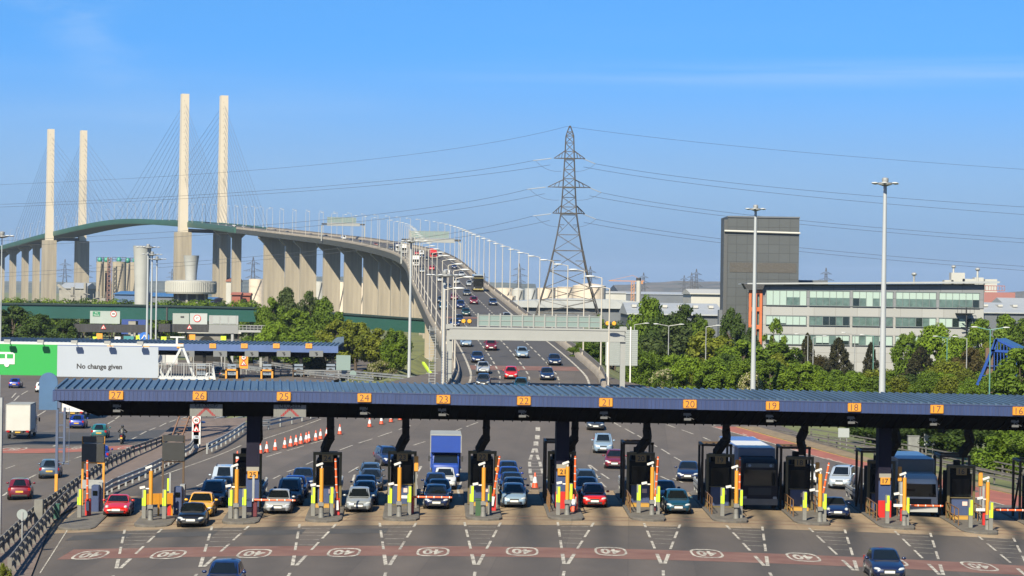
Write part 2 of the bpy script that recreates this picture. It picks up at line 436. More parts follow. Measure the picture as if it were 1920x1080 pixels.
# toll lanes -------------------------------------------------------
BPX = {27: 168, 26: 305, 25: 463, 24: 613, 23: 753, 22: 903, 21: 1052, 20: 1200, 19: 1349, 18: 1498, 17: 1651, 16: 1801, 15: 1952, 14: 2100}
def _by(k): return 160.0 + .15 * min(max((BPX[k] - 903) / F * 160, -26), 20)      # the toll line runs slightly askew
BYT = {k: _by(k) for k in BPX}
BXT = {k: (BPX[k] - 960 + 6.2) / F * BYT[k] for k in BPX}
def BX(k): return BXT[k]
def BY(k): return BYT[k]
def phi(x): return -.025 + .0018 * x
def lane_x(k, y):
    x = (BX(k) + BX(k - 1)) / 2 + .02; return x + phi(x) * (y - BY(k)) - (max(0, 156 - y) * .0062 * max(x, 0))
def stain(x, y):
    s = 0.0
    for k in range(15, 28):
        c = lane_x(k, y); d = x - c
        if abs(d) > 2.6: continue
        w = .68 + max(0, 150 - y) * .025
        s = max(s, math.exp(-(d / w)**2) * .97, .12 * math.exp(-((abs(d) - 1.3) / .4)**2))
    if y < 150: s *= max(.3, 1 - (150 - y) / 36)
    if y > 172: s *= max(0.0, 1 - (y - 172) / 45)
    return min(s, .95)
sheet('plaza_road', lambda y: prof(PLZ_L, y), lambda y: prof(PLZ_R, y), 85, 318, 1.5, M_asph, surf, 0, 150, stain)
sheet('tunnel_road', lambda y: -150, lambda y: prof(LFT_R, y), 85, 520, 6, M_asph, lsurf, -.01, 40, lambda x, y: 0.0)
sheet('toll_lane_apron', lambda y: -29.0, lambda y: 46.0, 148.2, 174.5, .8, M_tan, surf, .006, 260, stain, shear=.11)
M_joint = mat('rusty lane joint', (.16, .075, .05), .9, var=.35, vscale=1.5)
for q in (151.3, 153.6): sheet('lane_joint', lambda y: -28.5, lambda y: 45.5, q, q + .28, .28, M_joint, surf, .011, 60, shear=.11)
sheet('median_paving', lambda y: prof(LFT_R, y) + .0, lambda y: prof(PLZ_L, y) - .0, 85, 250, 3, M_pave, surf, .10, 4)
sheet('red_road_band', lambda y: -24.5, lambda y: 40.0, 130.3, 135.4, 1.7, M_red, surf, .006, 40)
sheet('red_road_band', lambda y: -150, lambda y: prof(LFT_R, y) - .3, 227, 233.5, 1.6, M_redb, lsurf, .004, 30)
sheet('dark_road_band', lambda y: -150, lambda y: prof(LFT_R, y) - .3, 239, 260, 3, M_patch, lsurf, .0, 30)
for k in range(15, 28):
    if k in (27, 26, 25, 24): sheet('asphalt_patch', lambda y: lane_x(k, 146) - 1.75, lambda y: lane_x(k, 146) + 1.75, 143.2, 146.1, 1.2, M_patch, surf, .008, 6, shear=.1)
# red cycle strip at the edge, its white and yellow lines
inner = [G(*p) for p in ((1335, 800), (1440, 829), (1600, 873), (1800, 925), (1960, 968))]
outer = [G(*p) for p in ((1383, 800), (1500, 833), (1629, 867), (1812, 908), (1960, 940))]
def strip(name, pa, pb, m, dz, zf=surf):
    mb = MB(); n = 24
    def at(P, t):
        t *= len(P) - 1; i = min(int(t), len(P) - 2); return P[i].lerp(P[i + 1], t - i)
    for i in range(n):
        q = [at(pa, i / n), at(pb, i / n), at(pb, (i + 1) / n), at(pa, (i + 1) / n)]
        mb.poly([(p.x, p.y, zf(p.x, p.y) + dz) for p in q])
    return tag(mb.put(name, m, fix=False), kind='structure')
strip('red_cycle_strip', inner, outer, M_redb, .008)
def off(P, d): return [p + Vector((d, d * .3, 0)) for p in P]
# painted lines ----------------------------------------------------
mk = MB()
def ln(p, q, w, zf=surf, dz=.013, w2=None):
    p, q = Vector(p), Vector(q); d = (q - p); d.z = 0
    if d.length < 1e-4: return
    d.normalize(); u = Vector((d.y, -d.x, 0)); w2 = w if w2 is None else w2
    n = max(1, int((q - p).length / 3))
    for i in range(n):
        a, b = p.lerp(q, i / n), p.lerp(q, (i + 1) / n); wa = w + (w2 - w) * i / n; wb = w + (w2 - w) * (i + 1) / n
        mk.poly([(v.x, v.y, zf(v.x, v.y) + dz) for v in (a - u * wa / 2, a + u * wa / 2, b + u * wb / 2, b - u * wb / 2)])
def lpx(a, b, w, zf=surf): ln(G(*a, zf), G(*b, zf), w, zf)
for a, b in zip(inner[:-1], inner[1:]): ln(a, b, .22)
for i, y in enumerate(range(188, 268, 2)):
    if i % 5 < 2:
        a = Vector((prof([(p.y, p.x) for p in reversed(inner)], y) + .45, y, 0)); ln(a, a + Vector((-.3, 1.2, 0)), .16)
for a, b in [((574, 871), (592, 863)), ((637, 844), (661, 835)), ((672, 831), (698, 823)), ((709, 819), (735, 810)), ((747, 806), (770, 798)), ((775, 835), (797, 828)), ((810, 823), (834, 815)),
             ((844, 812), (866, 803)), ((875, 800), (896, 792)), ((499, 857), (528, 848)), ((539, 845), (570, 836)), ((583, 832), (612, 824)), ((1150, 792), (1164, 800)), ((1172, 804), (1190, 814)), ((1195, 816), (1210, 825)), ((1218, 830), (1232, 838)),
             ((1240, 842), (1256, 852)), ((1264, 857), (1278, 865)), ((1250, 796), (1266, 802)), ((1278, 806), (1300, 814)), ((1318, 820), (1332, 826)), ((1345, 831), (1362, 838)), ((538, 885), (565, 876)), ((566, 876), (553, 885)),
             ((512, 898), (526, 891)), ((368, 912), (385, 904)), ((392, 901), (405, 894)), ((1103, 872), (1112, 883)), ((1106, 872), (1120, 883)), ((1115, 888), (1124, 898)), ((1127, 888), (1142, 898)),
             ((1126, 904), (1136, 914)), ((1238, 893), (1263, 904)), ((1262, 897), (1280, 905)), ((654, 886), (673, 875)), ((778, 880), (791, 874)), ((784, 884), (790, 875)), ((782, 890), (780, 899)), ((780, 903), (782, 927)),
             ((865, 903), (858, 918)), ((858, 918), (862, 932)), ((665, 890), (660, 906)), ((660, 910), (655, 922))]:
    lpx(a, b, .16)
for a, b in [((602, 786), (553, 804)), ((553, 804), (492, 824)), ((453, 835), (342, 878)), ((342, 878), (300, 893))]: lpx(a, b, .14)
for a, b in (((132, 985), (100, 1036)), ((100, 1036), (75, 1075))): lpx(a, b, .07)
# tapered ladder behind booth twenty-one
for (xl, xr, ya, yb) in [(1008, 1009, 801, 808), (1007, 1008, 816, 824), (1004, 1006, 828, 836)]: lpx(((xl + xr) / 2, ya), ((xl + xr) / 2, yb), .45)
for xa, ya, xb, yb in [(1001, 841, 998, 849), (997, 853, 994, 862), (993, 866, 993, 875), (994, 879, 994, 888), (995, 891, 998, 902), (997, 906, 1000, 916), (1005, 841, 1007, 849), (1007, 853, 1010, 862), (1012, 866, 1014, 875), (1016, 879, 1018, 888)]:
    lpx((xa, ya), (xb, yb), .26)
for i, y in enumerate((854, 859, 863, 869, 875, 881, 887, 892)): lpx((997 - i * .3, y), (1009 + i * 1.0, y), .22)
# chevron ladders in front of every island, V and first dash
NOSE = {15: (1985, 1012), 16: (1858, 1001), 17: (1704, 992), 18: (1545, 986), 19: (1392, 981), 20: (1240, 977), 21: (1080, 974), 22: (907, 974), 23: (750, 975), 24: (602, 977), 25: (440, 981), 26: (278, 987)}
APEX = {15: (2092, 1090), 16: (1935, 1086), 17: (1765, 1078), 18: (1604, 1070), 19: (1436, 1061), 20: (1230, 1051), 21: (1061, 1058), 22: (893, 1059), 23: (727, 1060), 24: (552, 1061), 25: (379, 1063), 26: (222, 1066)}
APEX[20] = (1243, 1057)
for k, n in NOSE.items():
    N, A = G(*n), G(*APEX[k])
    for s in (-1, 1):
        B = N + Vector((s * (1.2 if s < 0 else 1.1), -1.5, 0)); T = A + Vector((s * .10, 0, 0))
        for a, b in ((.02, .13), (.22, .40), (.49, .67)): ln(B.lerp(T, a), B.lerp(T, b), .15)
        ln(B.lerp(T, .79), T, .2)
    for t in (.06, .14, .24, .33, .43, .55):
        w = 1.0 * (1 - t); c = N + Vector((0, -1.5, 0)); c = c.lerp(A, t)
        ln(c + Vector((-w, 0, 0)), c + Vector((w * .95, random.uniform(-.15, .15), 0)), .11)
    d = (A - N).normalized()
    for j in range(3): ln(A + d * (3.2 + j * 5.2), A + d * (5.6 + j * 5.2), .16)
# speed roundels, read by drivers coming this way
RND = [(170, 1041), (316, 1040), (477, 1038), (645, 1036), (812, 1035), (979, 1034), (1145, 1034), (1325, 1038), (1506, 1045), (1668, 1053), (1836, 1062)]
def roundel(c, zf, flip, ws=1.0, body='40', hx=.90, hy=2.2):
    out, n = [], 40
    def sup(t, k, e=3.2):
        x, y = cos(t), sin(t); r = (abs(x)**e + abs(y)**e)**(-1 / e); return x * r * (hx - k * .13), y * r * (hy - k * .40)
    for i in range(n):
        a, b = 2 * pi * i / n, 2 * pi * (i + 1) / n
        q = [sup(a, 0), sup(b, 0), sup(b, 1), sup(a, 1)]
        mk.poly([(c.x + x, c.y + y, zf(c.x + x, c.y + y) + .014) for x, y in q])
    vs, fs = text_geo(body, 1.0, 1.05, .035)
    s = -1 if flip else 1
    mk.add([(c.x + s * x * 1.08, c.y + s * y * 3.3, zf(c.x, c.y) + .014 - .0016 * 0 + (zf(c.x + s * x, c.y) - zf(c.x, c.y))) for x, y, z in vs], fs)
for p in RND: roundel(G(*p), surf, True)
for p in ((26, 842), (142, 840), (245, 839)): roundel(G(*p, lsurf), lsurf, False, body='40', hx=1.1, hy=2.6)
for a, b in [((10, 879), (27, 873)), ((33, 870), (50, 863)), ((55, 858), (71, 854)), ((78, 851), (92, 846)), ((5, 930), (15, 923)), ((100, 837), (111, 831)), ((152, 820), (168, 812)), ((202, 795), (214, 788)),
             ((216, 786), (224, 780)), ((242, 826), (257, 819)), ((263, 815), (274, 809)), ((280, 807), (292, 802)), ((299, 800), (312, 793)), ((317, 792), (330, 787)), ((340, 785), (352, 781)), ((118, 868), (132, 864)), ((140, 860), (154, 855)),
             ((54, 897), (68, 890)), ((26, 752), (36, 742)), ((40, 740), (52, 733)), ((58, 788), (68, 783)), ((70, 780), (86, 770)), ((134, 828), (146, 822)), ((22, 746), (30, 737))]:
    lpx(a, b, .2, lsurf)
# the bridge lanes
for off_ in (-7.3, 7.3):
    for y in range(262, 1400, 6): ln(rpt(y, off_), rpt(y + 6, off_), .28, lambda x, y: 0, 0)
for off_ in (-3.65, 0, 3.65):
    for y in range(262, 1400, 9): ln(rpt(y, off_), rpt(y + 5.4, off_), .2, lambda x, y: 0, 0)
# (the bridge lines take their height from the road itself)
for i, v in enumerate(mk.v):
    if v[1] > 258 and abs(v[0] - road(v[1])[0]) < 9: mk.v[i] = (v[0], v[1], surf(v[0], v[1]) + .03)
nt = M_white.node_tree; bs_ = nt.nodes['Principled BSDF']; src = bs_.inputs['Base Color'].links[0].from_socket        # worn patches where the asphalt shows through
wz = nt.nodes.new('ShaderNodeTexNoise'); wz.inputs['Scale'].default_value = 1.9; wz.inputs['Detail'].default_value = 7; wz.inputs['Roughness'].default_value = .75
nt.links.new(nt.nodes['Texture Coordinate'].outputs['Object'], wz.inputs['Vector'])
wr_ = nt.nodes.new('ShaderNodeMapRange'); nt.links.new(wz.outputs['Fac'], wr_.inputs[0])
for i_, v_ in enumerate((.40, .56, .0, 1.0)): wr_.inputs[i_ + 1].default_value = v_
wm = nt.nodes.new('ShaderNodeMixRGB'); wm.inputs['Color1'].default_value = (.10, .085, .072, 1); nt.links.new(wr_.outputs[0], wm.inputs['Fac']); nt.links.new(src, wm.inputs['Color2']); nt.links.new(wm.outputs[0], bs_.inputs['Base Color'])
tag(mk.put('road_markings', M_white, fix=False), kind='structure')
strip('yellow_edge_line', off(outer, -.25), off(outer, -.05), M_yel, .014)
strip('sandy_verge', outer, off(outer, 2.2), mat('sandy verge', (.22, .16, .09), .95, var=.3, vscale=1.0), .03)
# ramp and bridge carriageway (one road all the way to the far end)
def deck_loft(name, prof_, y0, y1, st, m, parent=None, kind=None, smooth=40, x0=None):
    rings = []; y = y0
    while True:
        rings.append([tuple(rpt(y, a, b)) for a, b in prof_])
        if y >= y1: break
        y = min(y + st, y1)
    o = MB().loft(rings).put(name, m, parent, smooth=smooth)
    return tag(o, kind=kind)
deck_loft('bridge_road', [(-8.6, .0), (-8.6, -.3), (8.6, -.3), (8.6, .0)], 303, 2440, 9, M_road, kind='structure')
rb = MB()
for y in range(314, 322, 2): rb.poly([tuple(rpt(a, o_, .018)) for a, o_ in ((y, -7.1), (y, 7.1), (y + 2, 7.1), (y + 2, -7.1))])
for y in range(456, 461, 2): rb.poly([tuple(rpt(a, o_, .018)) for a, o_ in ((y, -7.1), (y, 7.1), (y + 2, 7.1), (y + 2, -7.1))])
tag(rb.put('red_road_band', M_red, fix=False), kind='structure')
# low wooded hills on the skyline
def hills(name, pts, y, m, z0=-2.0, rough=6, seed=0, thick=700):
    rings = []
    for px, top in pts:
        p = W(px, top, y); n = mn.noise(Vector((p.x * .004, seed, 0))) * rough + mn.noise(Vector((p.x * .018, seed, 3))) * rough * .5
        rings.append([(p.x, y - thick, z0), (p.x, y - thick * .35, (p.z + n) * .55), (p.x, y, p.z + n), (p.x, y + thick, z0)])
    return tag(MB().loft(rings, closed=False, caps=False).put(name, m, smooth=60), kind='structure')
M_hill = mat('distant woods', (.055, .075, .055), .95, var=.5, vscale=.012, col2=(.10, .11, .085))
M_hill2 = mat('distant hill town', (.05, .07, .05), .95, var=.4, vscale=.02, stretch=(1, 1, 2.5), col2=(.13, .105, .085))
def span(a, b, st, f): return [(x, f(x)) for x in np.arange(a, b + 1, st)]
hills('far_hill', span(-400, 2400, 14, lambda x: 541 + .015 * (x - 960)), 6500, M_hill, rough=5, seed=1)
hills('far_hill', span(1150, 1760, 8, lambda x: 529 + 9 * ((x - 1360) / 260)**2 + .006 * (x - 1300)), 5200, M_hill2, rough=7, seed=2)
hills('far_hill', span(420, 1010, 8, lambda x: 520 + 8 * ((x - 660) / 260)**2), 4600, M_hill, rough=6, seed=5)
hills('far_hill', span(1780, 2300, 8, lambda x: 545 + 8 * ((x - 1960) / 200)**2), 4200, M_hill2, rough=6, seed=7)
hills('far_hill', span(-400, 460, 8, lambda x: 527 + 5 * ((x - 200) / 300)**2), 4800, M_hill, rough=5, seed=8)
# ------------------------------------------------------------------ the bridge
M_green = mat('green bridge paint', (.028, .115, .085), .5, var=.15, vscale=.05)
M_girder = mat('dark green concrete edge beam', (.034, .040, .038), .9, var=.15, vscale=.05)
M_par = mat('parapet concrete', (.33, .285, .235), .85, var=.15, vscale=.3)
M_cream = mat('cream pylon paint', (.68, .60, .48), .6, var=.05, vscale=.08)
M_cable = mat('stay cable', (.10, .12, .15), .5)
M_lamp = mat('white lamp paint', (.56, .52, .46), .5, var=.05)
M_lamph = mat('pale lamp head', (.62, .64, .65), .35)
bridge = thing('cable_stayed_bridge', 'long road bridge with four cream towers, stay cables and concrete approach piers', 'bridge')
deck_loft('edge_beam', [(-8.6, -.35), (-9.6, -.3), (-9.6, -2.7), (-8.2, -3.1), (8.2, -3.1), (9.6, -2.7), (9.6, -.3), (8.6, -.35)], 340, 1400, 12, M_girder, bridge)
for s in (-1, 1):
    deck_loft('parapet', [(s * 8.65, -.3), (s * 8.65, .55), (s * 8.8, .75), (s * 9.5, .75), (s * 9.65, .5), (s * 9.65, -.3)], 262, 1400, 8, M_par, bridge)
    deck_loft('handrail', [(s * 9.2, .75), (s * 9.2, 1.35), (s * 9.32, 1.35), (s * 9.32, .75)], 262, 1400, 8, mat('dull parapet steel', (.18, .16, .14), .6), bridge)
    deck_loft('edge_girder', [(s * 9.5, -2.8), (s * 9.5, .8), (s * 10.9, .8), (s * 10.9, -2.0), (s * 10.6, -2.8)], 1400, 2440, 12, M_green, bridge)
deck_loft('deck_soffit', [(-9.5, -.4), (-9.5, -2.6), (9.5, -2.6), (9.5, -.4)], 1400, 2440, 12, M_dsteel, bridge)
def rz_at(y): d = rdir(y); return atan2(-d.x, d.y)
def pier(y, w=8.4, cap=15.5, th=3.2, m=M_conc):
    p = rpt(y, 0); top = p.z - 3.0; h = w / 2; c = cap / 2
    mb = MB().prism([(-h, -3), (h, -3), (h, top - 4.0), (c, top - .9), (c, top), (-c, top), (-c, top - .9), (-h, top - 4.0)], -th / 2, th / 2)
    for x in (-h * .33, h * .33): mb.box((x, -th / 2 - .02, (top - 6) / 2), (.3, .06, top - 10))
    mb.put('pier', m, bridge, (p.x, p.y, 0), rz_at(y))
for px in (549, 577, 621, 661, 698, 727, 751, 770): pier(yon(px, 0, 880, 1700))
for y in (905, 850, 795, 740, 685, 630, 575, 520, 465, 415, 370): pier(y)
pier(yon(513, 0, 1200, 1700), 11.5, 18)
for y, w in ((1455, 5.6), (1505, 4.2), (2000, 5.6), (2048, 5.6), (2100, 5.6), (2150, 8), (2200, 8), (2250, 8), (2300, 8)): pier(y, w, 12 if w < 6 else 15)
TOP = 139.5
for Y0 in (1570, 1890):
    TOP = 139.5 if Y0 < 1700 else 135.8
    for s in (-1, 1):
        o_ = s * 13.0; p = rpt(Y0, o_); rz = rz_at(Y0); base = p.z - 6
        leg = MB().loft([[(x * w, y * d, z) for x, y in ((-1, -1), (1, -1), (1, 1), (-1, 1))] for z, w, d in ((base, 2.75, 3.2), (p.z + 25, 2.5, 2.9), (TOP, 2.3, 2.7))])
        leg.put('tower', M_cream, bridge, (p.x, p.y, 0), rz)
        me_sl = MB().box((0, 0, 0), (.3, .3, .6)).mesh('anchor_slot', mat('dark slot', (.33, .27, .20), .8))
        for i in range(13): put('anchor_slot', me_sl, None, bridge, tuple(p + Vector((.2, -2.78, 0)).xyz)[:2] + (TOP - 4.5 - i * 4.1,), rz)
        MB().loft([[(x * w, y * d, z) for x, y in ((-1, -1), (1, -1), (1, 1), (-1, 1))] for z, w, d in ((-3, 5.2, 4.2), (base, 5.0, 4.0))]).put('tower_pier', M_conc, bridge, (p.x, p.y, 0), rz)
        for e in (-1, 1):
            for i in range(12):
                q = rpt(Y0 + e * (22 + i * 12.6), s * 11.2, .6); t = Vector((p.x, p.y, TOP - 50 + i * 4.05))
                MB().tube(t, q, .085, n=5).put('cable', M_cable, bridge)
    a, b = rpt(Y0, -13), rpt(Y0, 13)
    MB().bar((a.x, a.y, a.z - 5), (b.x, b.y, b.z - 5), 3.0, 2.4).put('cross_beam', M_dsteel, bridge)

# the near ramp's side walls
for s, nm, y1 in ((-1, 'concrete retaining wall under the near end of the ramp by the grass', 420),):
    wl = MB().loft([[(s * 9.62 * rdir(y).y + road(y)[0], y, -2.5), (s * 9.62 + road(y)[0], y, road(y)[1] - .3), (s * 9.0 + road(y)[0], y, road(y)[1] - .3), (s * 9.0 + road(y)[0], y, -2.5)] for y in range(262, y1, 6)])
    tag(wl.put('retaining_wall', M_par), nm, 'wall')

# lamp posts along both parapets -----------------------------------
pole = MB().tube((0, 0, 0), (0, 0, 12), .115, .07, 7); pole.box((0, 0, .3), (.45, .45, .6))
me_pole = pole.mesh('lamp_pole', M_lamp, 60)
me_arm = MB().tube((0, 0, 11.95), (1.0, 0, 12.15), .06, .05, 6).mesh('lamp_arm', M_lamp, 60)
hd = MB().ell((1.55, 0, 12.15), (.75, .26, .14), 10, 6)
me_head = hd.mesh('lamp_head', M_lamph, 60)
def lamp(name, loc, rz, label, group, sc=1.0, cat='street lamp'):
    t = thing(name, label, cat, loc, rz, group); t.scale = (sc, sc, sc)
    put('pole', me_pole, None, t); a = put('arm', me_arm, None, t); put('lamp_head', me_head, None, a)
    return t
for s in (-1, 1):
    n = 0
    for i in range(64):
        y = 268 + i * 30 + (9 if s > 0 else 0); n += 1
        p = rpt(y, s * 9.3, .5); d = rdir(y)
        lamp('lamp_post', p, atan2(-d.x, d.y) + (pi if s > 0 else 0),
             'white lamp post on the %s parapet of the bridge road, %s from the toll plaza' % ('tank-farm-side' if s > 0 else 'pier-side', nth(n)), 'lamp posts along the bridge road')

# sign gantries over the bridge road -------------------------------
M_signback = mat('sign back grey green', (.20, .28, .275), .55, var=.06, vscale=.3)
M_amber = mat('amber lamp lens', (.85, .42, .03), .35)
def gantry_beam(g, x0, x1, z0, z1, d=1.0, m=M_gant):
    mb = MB().box(((x0 + x1) / 2, 0, (z0 + z1) / 2), (x1 - x0, d, z1 - z0))
    mb.box(((x0 + x1) / 2, -d / 2 - .04, z1 - .12), (x1 - x0 + .1, .08, .2)); mb.box(((x0 + x1) / 2, -d / 2 - .04, z0 + .1), (x1 - x0 + .1, .08, .16))
    return mb.put('beam', m, g)
def sign_back(g, x0, x1, z0, z1, y, nb, m=M_signback):
    p = MB().box(((x0 + x1) / 2, y, (z0 + z1) / 2), (x1 - x0, .1, z1 - z0)).put('sign_panel', m, g)
    fr = MB()
    for i in range(nb + 1): fr.box((x0 + (x1 - x0) * i / nb, y - .1, (z0 + z1) / 2 + .05), (.16, .12, z1 - z0 + .25))
    for z in (z0 + .06, (z0 + z1) / 2, z1 - .06): fr.box(((x0 + x1) / 2, y - .07, z), (x1 - x0, .06, .07))
    fr.put('frame', M_gant, p)
Yg = 284.0
gz_ = surf(1.5, Yg)
def gx(px, Y=Yg): return (px - 960 + 1.3) / F * Y
g = thing('sign_gantry', 'large pale grey gantry across the road with amber warning lights on top', 'gantry', (0, Yg, 0))
gantry_beam(g, gx(843), gx(1171), 8.55, 10.1, 1.1)
for px, w in ((843, .62), (1168, .6)):
    mb = MB().box((gx(px), 0, (10.4 + gz_) / 2 - .8), (w, .8, 10.4 - gz_ + 1.6)); mb.box((gx(px), -.1, 10.1), (w + .25, 1.0, .55))
    mb.put('leg', M_gant, g)
sign_back(g, gx(896), gx(1125), 10.2, 11.55, -.3, 11)
for px in (869, 880, 1139, 1151):
    b = MB().box((gx(px), 0, 10.2), (.12, .12, .6)); b.box((gx(px), 0, 10.75), (.6, .3, .45)); bo = b.put('beacon', M_dsteel, g)
    MB().lathe([(0, -.3), (.2, -.3), (.26, -.22), (.26, -.16)], (gx(px), 0, 10.75), 12, 'y').put('lens', M_amber, bo)
def small_gantry(Y, pa, pb, zb, label, x0=None, x1=None, sg=(.1, .72), h=2.6, bh=1.5):
    p = rpt(Y, 0); t = thing('sign_gantry', label, 'gantry', p, rz_at(Y) * .5)
    L_, R_ = -10.6, 10.6
    gantry_beam(t, L_ + 2.6, R_ - 2.2, zb, zb + bh, .9)
    MB().box(((R_ - 1.2), 0, zb + .9), (2.6, .8, .7)).put('light_housing', M_dsteel, t)
    MB().box(((L_ + 1.3), 0, zb + .9), (2.6, .8, .7)).put('light_housing', M_dsteel, t)
    for x in (L_, R_):
        mb = MB().box((x, 0, zb / 2 - .5), (.55, .6, zb + 1.2)); mb.bar((x, 0, zb - 1), (x - .9 * (1 if x > 0 else -1), 0, zb + .6), .3); mb.put('leg', M_gant, t)
    sign_back(t, L_ + 2.8, R_ - 4.2, zb + bh + .1, zb + bh + h, -.2, 8)
    return t
small_gantry(862, 775, 885, 6.6, 'grey sign gantry with pale green panel backs where the bridge road bends away')
small_gantry(1185, 620, 705, 6.4, 'distant grey sign gantry standing high on the concrete viaduct', h=2.8)
# ------------------------------------------------------------------ electricity pylon and its wires
M_lat = mat('weathered pylon steel', (.10, .092, .085), .6, metal=.3, var=.35, vscale=.15)
M_wire = mat('overhead wire', (.075, .08, .09), .5)
M_ins = mat('insulator', (.34, .36, .38), .4)
def lattice(hh, levels, arms, bw=.28):
    """levels: (z, half width); arms: (z, half length)"""
    b = MB()
    def corner(z, w): return [Vector((x * w, y * w, z)) for x, y in ((-1, -1), (1, -1), (1, 1), (-1, 1))]
    cs = [corner(*l) for l in levels]
    for a, c in zip(cs[:-1], cs[1:]):
        k = bw * (1.0 if a[0].z < hh * .35 else .75)
        for i in range(4):
            j = (i + 1) % 4
            b.bar(a[i], c[i], k); b.bar(a[i], c[j], k * .5); b.bar(a[j], c[i], k * .5); b.bar(c[i], c[j], k * .5)
            if (c[i].z - a[i].z) > 6:
                m0, m1 = a[i].lerp(c[i], .5), a[j].lerp(c[j], .5); mid = m0.lerp(m1, .5)
                b.bar(m0, m0.lerp(m1, .28), k * .4); b.bar(m1, m1.lerp(m0, .28), k * .4)
                b.bar(m0, a[i].lerp(a[j], .22).lerp(c[i].lerp(c[j], .22), .25), k * .35); b.bar(m1, a[j].lerp(a[i], .22).lerp(c[j].lerp(c[i], .22), .25), k * .35)
    t = b
    am = []
    for z, L_ in arms:
        w = [l for l in levels if l[0] <= z][-1][1]; a = MB()
        for s in (-1, 1):
            tip = Vector((s * L_, 0, z))
            for y in (-w, w):
                a.bar((s * w, y, z), tip, bw * .7); a.bar((s * w, y, z + 2.3), tip, bw * .6)
                for q in (.3, .6): a.bar(Vector((s * w, y, z)).lerp(tip, q), Vector((s * w, y, z + 2.3)).lerp(tip, q * .75), bw * .4)
            for q in (.25, .5, .75): a.bar(Vector((s * w, -w, z)).lerp(tip, q), Vector((s * w, w, z)).lerp(tip, q), bw * .4)
            a.box((s * w * .5, 0, z - .15), (w, w * 1.4, .2))
        a.box((0, 0, z), (w * 2, w * 2, .25)); am.append(a)
    return t, am
PY = 750.0
pb = W(1063, 620, PY); kz = PY / F
def pz(y): return W(1063, y, PY).z
LV = [(-1.5, 11.2), (pz(588), 9.6), (pz(563), 8.4), (pz(540), 7.3), (pz(508), 5.85), (pz(470), 4.5), (pz(440), 3.5), (pz(403), 2.5), (pz(388), 2.3), (pz(370), 2.1), (pz(352), 1.9), (pz(335), 1.8), (pz(318), 1.65), (pz(300), 1.5), (pz(284), 1.4), (pz(268), 1.3), (pz(255), 1.2), (pz(247), .8), (pz(236), .12)]
AR = [(pz(400), 30 * kz), (pz(351), 40 * kz), (pz(297), 29 * kz)]
b_, am_ = lattice(LV[-1][0], LV, AR, .31)
pyl = thing('electricity_pylon', 'tall brown lattice electricity pylon beside the bridge ramp', 'pylon', (pb.x, PY, 0))
b_.put('lattice_tower', M_lat, pyl, fix=False)
for a in am_: a.put('cross_arm', M_lat, pyl, fix=False)
def wire(pts_px, label, r=.055, n=40):
    """pts_px: (px, py, depth) quadratic through three points"""
    P = [W(*p) for p in pts_px]; pts = []
    for i in range(n + 1):
        t = i / n; a, m, b = P
        pts.append(a * (2 * (t - .5) * (t - 1)) + m * (-4 * t * (t - 1)) + b * (2 * t * (t - .5)))
    tag(MB().path(pts, r, 5).put('power_line', M_wire, fix=False), label, 'power line', 'overhead power lines')
def wires():
    lv = [('top', 297, 29), ('middle', 351, 40), ('bottom', 401, 30)]
    ends = {'top': ((383, 388), (388, 403)), 'middle': ((452, 463), (448, 456)), 'bottom': ((513, 520), (500, 508))}
    sag = {'top': (22, 8), 'middle': (22, 9), 'bottom': (20, 8)}
    for nm, y, hw in lv:
        for k in (0, 1):
            fb = ('front', 'back')[k]; dy = (0, 7)[k]
            xl = 1063 - hw - (34 if k == 0 else 2); xr = 1063 + hw + (24 if k == 0 else 2)
            yl = y + (4 if k == 0 else 12); yr = y + (10 if k == 0 else 16)
            ye = ends[nm][0][k] ; my = (yl + ye) / 2 + 3
            D = PY + (-3 if k == 0 else 3)
            wire([(xl, yl, D), (530, yl + (ye - yl) * .66, D + 90), (-160, ye + 6, D + 200)], 'power line from the %s arm of the brown pylon towards the bridge, %s strand' % (nm, fb))
            wire([(xr, yr, D), (1500, yr + (ends[nm][1][k] - yr) * .6, D + 30), (2080, ends[nm][1][k] + 10, D + 70)], 'power line from the %s arm of the brown pylon over the offices, %s strand' % (nm, fb))
            ins = MB()
            for (x0, y0, x1, y1) in ((1063 - hw, y, 1063 - hw - 34, y + 4), (1063 + hw, y, 1063 + hw + 24, y + 10)) if k == 0 else ():
                ins.tube(W(x0, y0, PY), W(x1, y1, PY), .13, .13, 6)
            if k == 0:
                ins.xf(Matrix.Translation((-pb.x, -PY, 0))); ins.put('insulator', M_ins, pyl, fix=False)
                dr = MB()
                for s, x1, y1 in ((-1, 1063 - hw - 30, y + 4), (1, 1063 + hw + 24, y + 10)):
                    P0, P2 = W(x1, y1, PY), W(1063 + s * hw * .35, y + 24, PY); P1 = W((x1 + 1063 + s * hw * .35) / 2 + s * 4, y + 27, PY)
                    dr.path([P0.lerp(P1, t).lerp(P1.lerp(P2, t), t) for t in [i / 10 for i in range(11)]], .045, 5)
                dr.xf(Matrix.Translation((-pb.x, -PY, 0))); dr.put('jumper_cable', M_wire, pyl, fix=False)
    wire([(1063, 237, PY), (560, 312, PY + 90), (-160, 352, PY + 200)], 'thin earth wire from the tip of the brown pylon towards the bridge', .045)
    wire([(1063, 237, PY), (1500, 285, PY + 30), (2080, 328, PY + 70)], 'thin earth wire from the tip of the brown pylon over the offices', .045)
wires()
